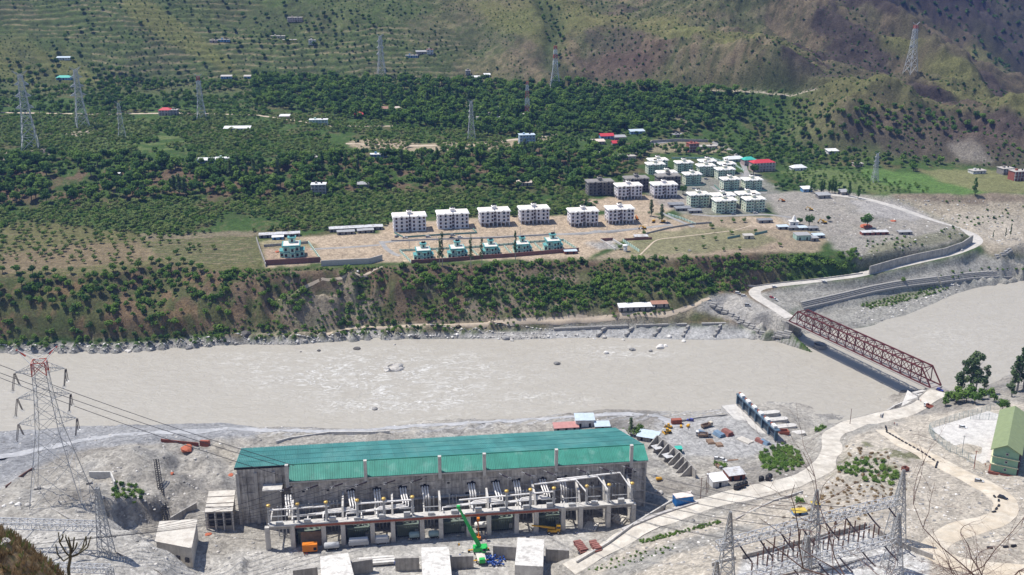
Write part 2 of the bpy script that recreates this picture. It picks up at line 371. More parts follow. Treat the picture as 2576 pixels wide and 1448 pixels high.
for f in res[2]:
    (x0, y0), (x1, y1), (x2, y2) = vxy[f[0]], vxy[f[1]], vxy[f[2]]; z = vz[list(f)]
    r0 = np.searchsorted(YS, min(y0, y1, y2)); r1 = np.searchsorted(YS, max(y0, y1, y2), 'right')
    if r1 <= r0: continue
    uu = [x / (yy + 70) for yy in (YS[r0], YS[r1 - 1]) for x in (x0, x1, x2)]
    c0 = max(0, np.searchsorted(US, min(uu)) - 1); c1 = min(NC, np.searchsorted(US, max(uu)) + 1)
    if c1 <= c0: continue
    X = GX[r0:r1, c0:c1]; Y = GY[r0:r1, c0:c1]; D = (y1 - y2) * (x0 - x2) + (x2 - x1) * (y0 - y2)
    if abs(D) < 1e-9: continue
    a = ((y1 - y2) * (X - x2) + (x2 - x1) * (Y - y2)) / D; b = ((y2 - y0) * (X - x2) + (x0 - x2) * (Y - y2)) / D; c = 1 - a - b
    m = (a > -1e-6) & (b > -1e-6) & (c > -1e-6)
    GZ[r0:r1, c0:c1] = np.where(m, a * z[0] + b * z[1] + c * z[2], GZ[r0:r1, c0:c1])
for it in range(NC):                              # outside the hull: carry the nearest value sideways
    bad = np.isnan(GZ)
    if not bad.any(): break
    GZ[:, 1:] = np.where(bad[:, 1:], GZ[:, :-1], GZ[:, 1:]); bad = np.isnan(GZ)
    GZ[:, :-1] = np.where(bad[:, :-1], GZ[:, 1:], GZ[:, :-1]); bad = np.isnan(GZ)
    GZ[1:] = np.where(bad[1:], GZ[:-1], GZ[1:])
def blur(A, n=1):
    for _ in range(n):
        B = np.pad(A, 1, mode='edge'); A = (B[:-2, 1:-1] + B[2:, 1:-1] + B[1:-1, :-2] + B[1:-1, 2:] + 2 * A) / 6
    return A
GZ = np.where(GY > 640, blur(GZ, 5), blur(GZ, 1))

# --- relief
PXg, PYg, _s = PX(GX, GY, GZ)
jx = PXg + 14 * (fbm(GX / 9, GY / 9, 3) - .5) * 2; jy = PYg + 6 * (fbm(GX / 9, GY / 9, 5) - .5) * 2
far = GY > 470 + 0 * GX
hillm = sstep(255, 195, PYg) * (GY > 800)
hillm = np.maximum(hillm, sstep(425, 340, PYg) * sstep(1950, 2150, PXg) * (GY > 760))
dirs = GX * .61 + GY * .79; dirp = GX * .79 - GY * .61
right = sstep(1150, 1900, PXg)
rel = (ridged(dirs / 120, dirp / 420, 11, 3) - .55) * (10 + 62 * right) + (fbm(GX / 38, GY / 38, 21, 4) - .5) * (7 + 9 * right) + (ridged(dirs / 42, dirp / 110, 31, 2) - .5) * 26 * right + (ridged(dirs / 17, dirp / 60, 35, 2) - .5) * 11 * right + (fbm(GX / 6, GY / 6, 33, 4) - .5) * (2.5 + 5 * right)
GZ += hillm * rel
gul = np.abs(PXg - (1365 + (PYg) * .22 + 18 * np.sin(PYg / 33)))                    # the green gully
GZ -= 9 * np.exp(-(gul / 28) ** 2) * sstep(240, 150, PYg) * (GY > 850)
scarpm = np.clip(sstep(3.5, 8, GZ) * sstep(30, 27, GZ), 0, 1) * (GY > 500) * (GY < 640) * sstep(2000, 1850, PXg)
GZ += scarpm * ((fbm(GX / 7, GY / 7, 41, 4) - .5) * 3.4 + (ridged(GX / 16, GY / 16, 43) - .5) * 2)
mids = sstep(36, 41, GZ) * sstep(52, 48, GZ) * (GY > 620) * (GY < 800) * sstep(1700, 1500, PXg)
GZ += mids * ((fbm(GX / 8, GY / 8, 51, 4) - .5) * 4)
bank = (GY > 480) * (GY < 620) * sstep(0, 1.5, GZ) * sstep(7, 3, GZ); GZ += bank * (fbm(GX / 4, GY / 4, 61, 2) - .5) * .7
nearr = (GY < 470) * (GY > 222) * sstep(-.5, 1.5, GZ)
pad = inpoly(PXg, PYg, [(560, 1420), (590, 1180), (1640, 1110), (1650, 1290), (1420, 1445), (560, 1448)]) | inpoly(PXg, PYg, [(1640, 1070), (1850, 1050), (1960, 1110), (1900, 1145), (1640, 1140)]) | inpoly(PXg, PYg, [(1830, 1460), (1870, 1396), (2170, 1328), (2345, 1415), (2330, 1460)]) | inpoly(PXg, PYg, [(2330, 1070), (2450, 1030), (2590, 1040), (2590, 1200), (2480, 1180)])
padm = blur(pad.astype(float), 3)
GZ += nearr * (1 - padm) * ((fbm(GX / 6, GY / 6, 71, 4) - .5) * 2.2 + (fbm(GX / 1.8, GY / 1.8, 75, 2) - .5) * .5) + nearr * padm * (fbm(GX / 5, GY / 5, 79, 3) - .5) * .25
knoll = inpoly(PXg, PYg, [(20, 1200), (180, 1120), (330, 1100), (560, 1110), (560, 1250), (430, 1280), (260, 1270), (60, 1240)])
GZ += blur(knoll.astype(float), 4) * ((ridged(GX / 14, GY / 14, 81, 3) - .45) * 3.5)
low = (GY < 222); GZ += low * (fbm(GX / 9, GY / 9, 91, 4) - .5) * 3 * sstep(222, 190, GY)
# field terraces on the slope and in the orchards: real steps
ter = hillm * sstep(1350, 1050, PXg + 40 * (fbm(GX / 60, GY / 60, 95) - .5)) * sstep(.36, .46, fbm(GX / 120, GY / 70, 97, 3))
ter *= (PYg < 260) & (PYg > -40)
STP = 4.4
zz = GZ + (fbm(GX / 90, GY / 60, 99, 3) - .5) * 14 + (fbm(GX / 14, GY / 14, 98, 2) - .5) * 1.6; k = np.floor(zz / STP); fr = zz / STP - k
GZ += ter * ((k + np.clip((fr - .62) / .38, 0, 1)) * STP - zz) * .6
TERR = ter * sstep(.55, .8, fr)                  # riser
ter2 = inpoly(jx, jy, [(0, 585), (380, 600), (640, 590), (660, 680), (380, 665), (250, 690), (0, 690)]).astype(float)
zz2 = GZ + (fbm(GX / 60, GY / 60, 101) - .5) * .6; k2 = np.floor(zz2 / .42); fr2 = zz2 / .42 - k2

HEAPS = [(720, 1398, 5, 1.6), (610, 1425, 7, 2.2), (1495, 617, 9, 3.4), (1500, 590, 8, 2.0), (640, 1105, 7, 2.5), (560, 1105, 6, 2.0), (520, 1170, 5, 1.6), (470, 1150, 6, 2.4), (1640, 1040, 6, 1.2), (1530, 1062, 5, 1.5), (1060, 1082, 6, 1.6), (960, 1092, 6, 1.4), (1975, 1022, 7, 2.5), (2400, 1035, 9, 3.0), (2460, 1012, 6, 2.0), (2200, 540, 9, 2.5), (2130, 530, 8, 2.0), (1960, 760, 5, 2.0), (420, 1190, 5, 2.2), (2310, 1075, 5, 1.6), (2420, 1225, 6, 1.4), (560, 1215, 5, 1.5), (1180, 1074, 5, 1.2)]
for hx, hy, hr, hh in HEAPS:
    w_ = U(hx, hy, 9 if hy > 900 else 31); dd = np.hypot(GX - w_[0], GY - w_[1]) * (1 + .35 * (fbm(GX / 3, GY / 3, int(hx), 2) - .5)); GZ += hh * np.clip(1 - dd / hr, 0, 1) ** 1.2

# --- roads and building pads pressed into the ground
def flatten(pl, hw, fe, dz=-.12):
    """pl: world polyline (n,3)"""
    global GZ
    x0, y0 = pl[:, 0].min() - hw - fe, pl[:, 1].min() - hw - fe; x1, y1 = pl[:, 0].max() + hw + fe, pl[:, 1].max() + hw + fe
    m = (GX > x0) & (GX < x1) & (GY > y0) & (GY < y1); X = GX[m]; Y = GY[m]; best = np.full(X.shape, 1e9); bz = np.zeros(X.shape)
    for a, b in zip(pl[:-1], pl[1:]):
        d = (b - a)[:2]; l2 = d @ d + 1e-9; t = np.clip(((X - a[0]) * d[0] + (Y - a[1]) * d[1]) / l2, 0, 1)
        dist = np.hypot(X - a[0] - t * d[0], Y - a[1] - t * d[1]); z = a[2] + t * (b[2] - a[2])
        q = dist < best; best = np.where(q, dist, best); bz = np.where(q, z, bz)
    w = 1 - sstep(hw, hw + fe, best); Z = GZ[m]; GZ[m] = Z * (1 - w) + (bz + dz) * w
def smooth_line(w, step=3.0, n=6):
    w = np.array(dens(w, step)); 
    for _ in range(n): w[1:-1] = (w[:-2] + 2 * w[1:-1] + w[2:]) / 4
    return w
RSPEC = {'bank_road': (smooth_line([U(*p) for p in RDF]), 3.4), 'haul_road': (smooth_line([U(*p) for p in URD]), 3.6), 'hill_road': (smooth_line([U(*p) for p in RRD]), 3.7)}
for nm, (w, hw) in RSPEC.items(): flatten(w, hw + .8, 3.0)
canal = smooth_line([U(*p) for p in HR[1:]], 6)
for q in canal:                                   # hillside track follows the slope it is cut into
    r = np.searchsorted(YS, q[1]); c = np.searchsorted(US, q[0] / (q[1] + 70)); r = min(max(r, 0), NR - 1); c = min(max(c, 0), NC - 1); q[2] = .5 * q[2] + .5 * GZ[r, c]
flatten(canal, 2.2, 6)
def gz(x, y):
    """ground height"""
    r = np.clip(np.searchsorted(YS, y) - 1, 0, NR - 2); ty = np.clip((y - YS[r]) / (YS[r + 1] - YS[r]), 0, 1)
    u = x / (y + 70); cf = np.clip((u - US[0]) / (US[1] - US[0]), 0, NC - 1.001); c = np.floor(cf).astype(int); tx = cf - c
    return (GZ[r, c] * (1 - tx) + GZ[r, c + 1] * tx) * (1 - ty) + (GZ[r + 1, c] * (1 - tx) + GZ[r + 1, c + 1] * tx) * ty
def G(px, py):
    """first place on the ground along a sight line"""
    d = _F - (py - 724) / FPX * _U; d = d + np.array([(px - 1288) / FPX, 0, 0])
    t = np.arange(215, 2300, .8) / d[1]; X = d[0] * t; Y = d[1] * t; Z = CAMZ + d[2] * t
    g = gz(X, Y); h = np.nonzero(Z < g)[0]
    i = h[0] if len(h) else len(t) - 1
    i = max(i, 1); a = Z[i - 1] - g[i - 1]; b = Z[i] - g[i]; k = a / (a - b) if a != b else 0
    x = X[i - 1] + k * (X[i] - X[i - 1]); y = Y[i - 1] + k * (Y[i] - Y[i - 1])
    return np.array([x, y, float(gz(np.array(x), np.array(y)))])
def padz(cx, cy, hx, hy, rz, z=None, fe=2.0):
    """level a rectangle of ground; returns its height"""
    global GZ
    cr, sr = math.cos(rz), math.sin(rz); m = (np.abs(GX - cx) < hx + hy + fe) & (np.abs(GY - cy) < hx + hy + fe)
    X = GX[m] - cx; Y = GY[m] - cy; lx = np.abs(X * cr + Y * sr); ly = np.abs(-X * sr + Y * cr)
    d = np.maximum(lx - hx, ly - hy); w = 1 - sstep(0, fe, d)
    if z is None: z = float(gz(np.array(cx), np.array(cy)))
    GZ[m] = GZ[m] * (1 - w) + z * w
    return z
# ================================================================= LAND COVER (colours of soil, grass, gravel, rock; shade painted on right hill and cliff)
def build_terrain():
    px, py, _ = PX(GX, GY, GZ)
    wob = lambda a, s, k: a * (fbm(GX / k, GY / k, s, 3) - .5) * 2
    qx = px + wob(16, 103, 10); qy = py + wob(6, 105, 10)
    n1 = fbm(GX / 45, GY / 45, 111, 4); n2 = fbm(GX / 11, GY / 11, 113, 4); n3 = fbm(GX / 2.6, GY / 2.6, 117, 3); n4 = fbm(GX / 130, GY / 130, 119, 3)
    C = np.zeros((NR, NC, 3)); C[:] = (.12, .12, .06)
    def mix(c, m):
        m = np.clip(m, 0, 1)[..., None]; C[:] = C * (1 - m) + np.array(c) * m
    def zone(c, poly, soft=0, k=1.0):
        m = inpoly(qx, qy, poly).astype(float)
        if soft: m = blur(m, soft)
        mix(c, m * k); return m
    farside = GY > 470 - 0 * GX
    # upper orchards: brown green ground
    C[:] = (.065, .115, .032); mix((.13, .115, .06), sstep(.55, .68, n2) * .75); mix((.05, .095, .025), sstep(.5, .68, n1) * .8); mix((.17, .14, .08), sstep(.64, .74, n3) * .4)
    # hill
    mix((.205, .162, .10), hillm)
    mix((.085, .105, .045), hillm * sstep(.44, .58, n1) * .8); mix((.15, .14, .07), hillm * sstep(.5, .6, n2) * .5)
    mix((.085, .13, .04), hillm * sstep(1450, 900, px) * .8)
    mix((.25, .215, .13), ter * sstep(.66, .6, fr) * sstep(.3, .36, fr) * .95 * sstep(.4, .52, fbm(GX / 20, GY / 9, 143, 3))); mix((.055, .085, .035), ter * sstep(.62, .7, fr) * sstep(.95, .85, fr) * .75); fine = fbm(GX / 4.2, GY / 4.2, 141, 3); mix((.07, .085, .04), hillm * sstep(.52, .62, fine) * .6); mix((.22, .185, .125), hillm * sstep(.42, .34, fine) * .45 * (.25 + .75 * sstep(700, 1200, px))); mix((.105, .085, .06), hillm * sstep(1800, 2300, px) * .68)  # last mix darkens the right hill, painting in the shade of its ridges
    rr = fbm(dirs / 26, dirp / 60, 131, 4)
    mix((.07, .056, .05), hillm * sstep(.53, .61, rr) * (.2 + .7 * right)); mix((.13, .085, .07), hillm * sstep(.6, .75, fbm(GX / 90, GY / 90, 133, 3)) * right * .9)
    mix((.16, .165, .06), hillm * sstep(.62, .72, fbm(dirs / 50, dirp / 160, 137, 3)) * .7)
    mix((.05, .075, .03), np.exp(-(gul / 30) ** 2) * sstep(235, 170, py) * (GY > 850) * .75)
    mix((.06, .05, .055), (GY > 1200) * sstep(2380, 2480, px + py * -.9 + 60) * .75)
    # cut below the hillside track
    zone((.11, .085, .07), [(2080, 300), (2330, 270), (2600, 300), (2600, 430), (2450, 420), (2250, 395)], 2, .7)
    zone((.30, .27, .23), [(2380, 365), (2440, 355), (2480, 385), (2500, 412), (2420, 405)], 2, .7)
    zone((.30, .255, .19), [(1690, 290), (1730, 300), (1720, 340), (1690, 335)], 2, .8)
    d = np.full(GX.shape, 1e9)
    for a, b in zip(canal[:-1:3], canal[3::3]):
        e = (b - a)[:2]; t = np.clip(((GX - a[0]) * e[0] + (GY - a[1]) * e[1]) / (e @ e), 0, 1); d = np.minimum(d, np.hypot(GX - a[0] - t * e[0], GY - a[1] - t * e[1]))
    mix((.42, .37, .30), 1 - sstep(1.6, 3.0, d))
    # middle scarp and lower orchard
    mix((.16, .115, .075), mids * sstep(.4, .6, n2))
    zone((.15, .145, .065), [(-300, 560), (150, 560), (380, 595), (640, 585), (665, 680), (500, 680), (250, 700), (-300, 700)], 3)
    zone((.26, .19, .13), [(180, 615), (520, 605), (560, 640), (350, 660), (120, 680), (0, 690), (0, 640)], 3, .6)
    for zy in (305, 318, 330, 345, 360, 374): zone((.15, .19, .07), [(60 + (zy * 37) % 300, zy), (420 + (zy * 53) % 380, zy - 2), (430 + (zy * 53) % 380, zy + 4), (50 + (zy * 37) % 300, zy + 6)], 1, .8)
    zone((.17, .16, .085), [(350, 612), (480, 595), (650, 597), (660, 660), (560, 672), (410, 650)], 2, .95)
    zone((.24, .20, .14), [(340, 588), (640, 583), (650, 593), (360, 606)], 1, .8)
    rows = (np.sin((GY * .98 + GX * .1) * 2 * math.pi / 3.2) > .2)
    mix((.10, .12, .045), inpoly(qx, qy, [(350, 612), (480, 595), (650, 597), (660, 660), (560, 672), (410, 650)]) * rows * .8)
    mix((.29, .22, .15), ter2 * sstep(.8, .92, fr2) * .5 * (px < 640))
    # scarp to the river
    mix((.175, .13, .085), (scarpm > .02) * np.clip(scarpm * 3, 0, 1)); mix((.27, .225, .165), scarpm * sstep(.46, .6, n2) * .85); mix((.10, .11, .045), scarpm * sstep(.55, .66, n1) * .8)
    mix((.185, .125, .07), scarpm * sstep(760, 560, px) * sstep(.4, .55, n2) * .85); mix((.085, .115, .04), scarpm * sstep(.5, .6, fbm(GX / 5, GY / 5, 171, 3)) * .7); mix((.115, .075, .05), scarpm * (px > 900) * sstep(22, 27, GZ) * .6)
    zone((.33, .28, .21), [(560, 845), (850, 822), (1200, 805), (1600, 790), (1700, 780), (1790, 750), (1800, 760), (1720, 800), (1600, 812), (1300, 822), (1000, 830), (850, 842), (700, 850)], 2, .85)
    zone((.33, .285, .215), [(700, 760), (900, 720), (950, 800), (800, 830), (700, 800)], 4, .55)
    # stony shore
    sh = (GY > 470) * sstep(3.0, 2.0, GZ) * sstep(-.8, .2, GZ) * (px < 2010); mix((.40, .385, .36), sh)
    mix((.30, .29, .27), sh * (px < 620) * .6)
    zone((.42, .415, .405), [(1380, 826), (1850, 816), (1900, 835), (1905, 860), (1380, 862)], 2)
    zone((.40, .38, .35), [(1740, 780), (1790, 745), (1860, 740), (1990, 800), (1990, 850), (1900, 835), (1850, 810)], 2)
    zone((.33, .32, .29), [(2010, 770), (2300, 712), (2600, 690), (2600, 720), (2450, 735), (2280, 800), (2130, 835), (1990, 850), (1990, 800)], 2)
    zone((.36, .345, .31), [(1985, 790), (1895, 740), (1960, 724), (2180, 700), (2440, 640), (2600, 650), (2600, 700), (2300, 712), (2010, 772)], 2)
    zone((.15, .17, .07), [(2150, 765), (2250, 745), (2330, 720), (2380, 722), (2250, 765), (2190, 775)], 2, .7)
    # building land on the far terrace
    site = (.46, .365, .265)
    zone(site, [(655, 610), (700, 598), (830, 590), (960, 585), (980, 560), (1300, 545), (1560, 540), (1640, 535), (1700, 555), (1800, 580), (1700, 600), (1560, 610), (1470, 650), (1000, 662), (800, 662), (670, 676)], 2)
    zone((.41, .30, .22), [(660, 620), (770, 615), (800, 655), (668, 662)], 1, .8)
    zone((.50, .38, .25), [(1000, 618), (1120, 612), (1230, 640), (1040, 655)], 2, .5)
    zone((.20, .20, .09), [(655, 600), (760, 600), (800, 622), (660, 630)], 2, .55)
    zone(site, [(1460, 505), (1560, 495), (1720, 490), (1740, 520), (1640, 540), (1470, 525)], 2)
    zone((.38, .30, .22), [(1720, 540), (1930, 545), (2080, 600), (2060, 640), (1960, 635), (1800, 645), (1600, 655), (1480, 655), (1580, 612), (1700, 600)], 3, .85)
    zone((.17, .19, .085), [(1580, 600), (1720, 575), (1850, 575), (1960, 600), (1900, 625), (1720, 640), (1580, 640)], 3, .6)
    zone((.40, .39, .375), [(1470, 612), (1540, 605), (1560, 625), (1500, 632)], 1, .8)
    zone((.32, .30, .28), [(1620, 470), (1900, 430), (1960, 480), (1920, 540), (1720, 540), (1640, 500)], 3, .7)
    zone((.50, .40, .30), [(1860, 545), (1990, 548), (2050, 562), (2010, 580), (1900, 575)], 1, .8)
    zone((.355, .325, .29), [(1925, 488), (2060, 480), (2250, 498), (2350, 545), (2440, 580), (2400, 612), (2260, 655), (2170, 668), (2110, 630), (2060, 590), (1960, 550)], 3, .92)
    zone((.42, .40, .385), [(2130, 505), (2250, 510), (2330, 545), (2300, 560), (2180, 540)], 2, .7)
    zone((.24, .235, .15), [(2160, 665), (2190, 622), (2300, 595), (2400, 572), (2440, 590), (2390, 605), (2200, 650)], 2, .75)
    zone((.40, .345, .27), [(2230, 490), (2580, 488), (2900, 488), (2900, 640), (2480, 640), (2440, 590), (2350, 545)], 3, .95)
    zone((.46, .41, .34), [(2330, 545), (2500, 530), (2600, 560), (2600, 630), (2480, 610), (2440, 575)], 3, .7)
    zone((.22, .17, .125), [(2240, 490), (2600, 488), (2600, 508), (2450, 512), (2330, 508), (2250, 500)], 1, .75)  # darker band painted along the eroded cliff as its shading
    zone((.155, .20, .075), [(1960, 430), (2100, 425), (2280, 470), (2240, 488), (2080, 475)], 3, .8)
    zone((.115, .20, .055), [(2150, 420), (2330, 440), (2500, 485), (2330, 488), (2180, 455)], 3, .9)
    zone((.215, .215, .10), [(2310, 428), (2480, 428), (2620, 445), (2620, 486), (2480, 484), (2360, 455)], 3, .9)
    zone(site, [(870, 357), (930, 350), (1010, 352), (1060, 362), (1160, 358), (1230, 360), (1290, 350), (1400, 338), (1390, 350), (1300, 372), (1180, 380), (1050, 382), (960, 380), (890, 376)], 1, .8)
    zone(site, [(1600, 372), (1640, 352), (1800, 356), (1830, 372), (1850, 390), (1800, 385), (1640, 385)], 2, .6)
    zone((.44, .37, .29), [(0, 398), (40, 380), (120, 372), (145, 385), (60, 395), (0, 405)], 1, .9); zone((.44, .37, .29), [(170, 335), (225, 322), (250, 328), (180, 345)], 1, .9)
    # near side
    near = (GY < 470) & (GY > 200)
    mix((.395, .37, .33), near); mix((.50, .475, .43), near * sstep(.5, .62, n2) * .75); mix((.26, .24, .215), near * sstep(.5, .62, n1) * .75); mix((.20, .195, .19), near * sstep(.6, .7, n2) * .6)
    trk = np.abs(np.sin((GY + .16 * GX + 4 * fbm(GX / 30, GY / 30, 161, 2)) * 2.0)); mix((.46, .46, .47), near * (trk > .8) * inpoly(qx, qy, [(-300, 1090), (640, 1070), (1000, 1074), (1450, 1042), (1850, 1030), (1850, 1050), (1450, 1062), (1000, 1092), (640, 1098), (300, 1115), (0, 1160), (-300, 1200)]) * .6)
    zone((.33, .335, .35), [(-300, 1070), (640, 1060), (640, 1100), (330, 1120), (150, 1140), (0, 1230), (-300, 1260)], 3, .8)
    zone((.27, .275, .29), [(-300, 1100), (150, 1090), (220, 1120), (90, 1180), (0, 1200)], 4, .6)
    zone((.53, .51, .475), [(-300, 1300), (270, 1310), (420, 1380), (560, 1400), (700, 1370), (1480, 1320), (1500, 1345), (1300, 1470), (-300, 1500)], 3, .8)
    zone((.36, .35, .335), [(700, 1385), (1000, 1365), (1480, 1325), (1470, 1345), (1000, 1385), (760, 1400)], 2, .7)
    zone((.53, .475, .40), [(1480, 1448), (1560, 1390), (1700, 1340), (1900, 1265), (2080, 1200), (2160, 1090), (2250, 1050), (2600, 1010), (2600, 1500), (1480, 1500)], 4, .85)
    zone((.30, .295, .28), [(1500, 1448), (1640, 1385), (1800, 1335), (1905, 1318), (1890, 1335), (1700, 1400), (1560, 1460)], 2, .75)
    zone((.40, .37, .31), [(2100, 1130), (2220, 1150), (2300, 1220), (2240, 1260), (2130, 1220)], 3, .7)
    zone((.61, .60, .585), [(1840, 1460), (1870, 1400), (2170, 1332), (2345, 1415), (2330, 1470)], 2)
    zone((.43, .425, .42), [(1640, 1060), (1860, 1040), (1970, 1120), (1880, 1150), (1640, 1150)], 2, .85)
    zone((.42, .37, .29), [(590, 1290), (620, 1210), (530, 1130), (560, 1110), (640, 1180)], 3, .5)
    zone((.28, .275, .26), [(2060, 1060), (2250, 1040), (2300, 1060), (2180, 1090), (2080, 1090)], 3, .4)
    mix((.145, .155, .07), near * sstep(.63, .7, n2) * (px > 2080) * (px < 2330) * (py > 1100) * (py < 1260) * .8)
    mix((.40, .26, .12), (GY <= 200) * 1.0); mix((.14, .15, .06), (GY <= 200) * sstep(.5, .62, n2) * .6)
    mix((.18, .17, .155), sstep(.1, -.8, GZ) * (GY > 222))
    C *= (1 + .24 * (n3 - .5) * 2)[..., None]
    C = np.clip(C * .9, .01, .9)
    # ---- mesh
    idx = np.arange(NR * NC).reshape(NR, NC)
    q = np.stack([idx[:-1, :-1], idx[:-1, 1:], idx[1:, 1:], idx[1:, :-1]], -1).reshape(-1, 4)
    me = bpy.data.meshes.new('terrain'); V = np.stack([GX, GY, GZ], -1).reshape(-1, 3)
    me.vertices.add(len(V)); me.vertices.foreach_set('co', V.astype(np.float32).ravel())
    me.loops.add(q.size); me.loops.foreach_set('vertex_index', q.astype(np.int32).ravel())
    me.polygons.add(len(q)); me.polygons.foreach_set('loop_start', np.arange(0, q.size, 4, dtype=np.int32)); me.polygons.foreach_set('loop_total', np.full(len(q), 4, np.int32))
    me.update(calc_edges=True); me.polygons.foreach_set('use_smooth', np.ones(len(q), bool))
    at = me.color_attributes.new('cover', 'FLOAT_COLOR', 'POINT'); at.data.foreach_set('color', np.concatenate([C, np.ones((NR, NC, 1))], -1).astype(np.float32).ravel())
    m = bpy.data.materials.new('ground'); m.use_nodes = True; t = m.node_tree; N = t.nodes; L = t.links; b = N['Principled BSDF']
    b.inputs['Roughness'].default_value = .95; b.inputs['Specular IOR Level'].default_value = .1
    ca = N.new('ShaderNodeVertexColor'); ca.layer_name = 'cover'; g = N.new('ShaderNodeNewGeometry')
    def noise(sc, lo, hi, det=6):
        n = N.new('ShaderNodeTexNoise'); n.inputs['Scale'].default_value = sc; n.inputs['Detail'].default_value = det; n.inputs['Roughness'].default_value = .75
        L.new(g.outputs['Position'], n.inputs['Vector']); r = N.new('ShaderNodeMapRange'); r.inputs[1].default_value = .28; r.inputs[2].default_value = .72; r.inputs[3].default_value = lo; r.inputs[4].default_value = hi
        L.new(n.outputs[0], r.inputs[0]); return n, r
    a, ra = noise(.9, .72, 1.26); c, rc = noise(.16, .84, 1.16)
    mm = N.new('ShaderNodeMath'); mm.operation = 'MULTIPLY'; L.new(ra.outputs[0], mm.inputs[0]); L.new(rc.outputs[0], mm.inputs[1])
    vo = N.new('ShaderNodeTexVoronoi'); vo.inputs['Scale'].default_value = 1.1; L.new(g.outputs['Position'], vo.inputs['Vector']); sp = N.new('ShaderNodeSeparateColor'); L.new(vo.outputs['Color'], sp.inputs[0])
    rv = N.new('ShaderNodeMapRange'); rv.inputs[3].default_value = .74; rv.inputs[4].default_value = 1.24; L.new(sp.outputs[0], rv.inputs[0]); m3 = N.new('ShaderNodeMath'); m3.operation = 'MULTIPLY'; L.new(mm.outputs[0], m3.inputs[0]); L.new(rv.outputs[0], m3.inputs[1]); mm = m3
    vm = N.new('ShaderNodeVectorMath'); vm.operation = 'SCALE'; L.new(ca.outputs[0], vm.inputs[0]); L.new(mm.outputs[0], vm.inputs['Scale']); L.new(vm.outputs[0], b.inputs['Base Color'])
    bp = N.new('ShaderNodeBump'); bp.inputs['Strength'].default_value = .8; bp.inputs['Distance'].default_value = 1.1; L.new(a.outputs[0], bp.inputs['Height']); L.new(bp.outputs[0], b.inputs['Normal'])
    me.materials.append(m)
    o = put('terrain', me); tag(o, kind='structure'); return o

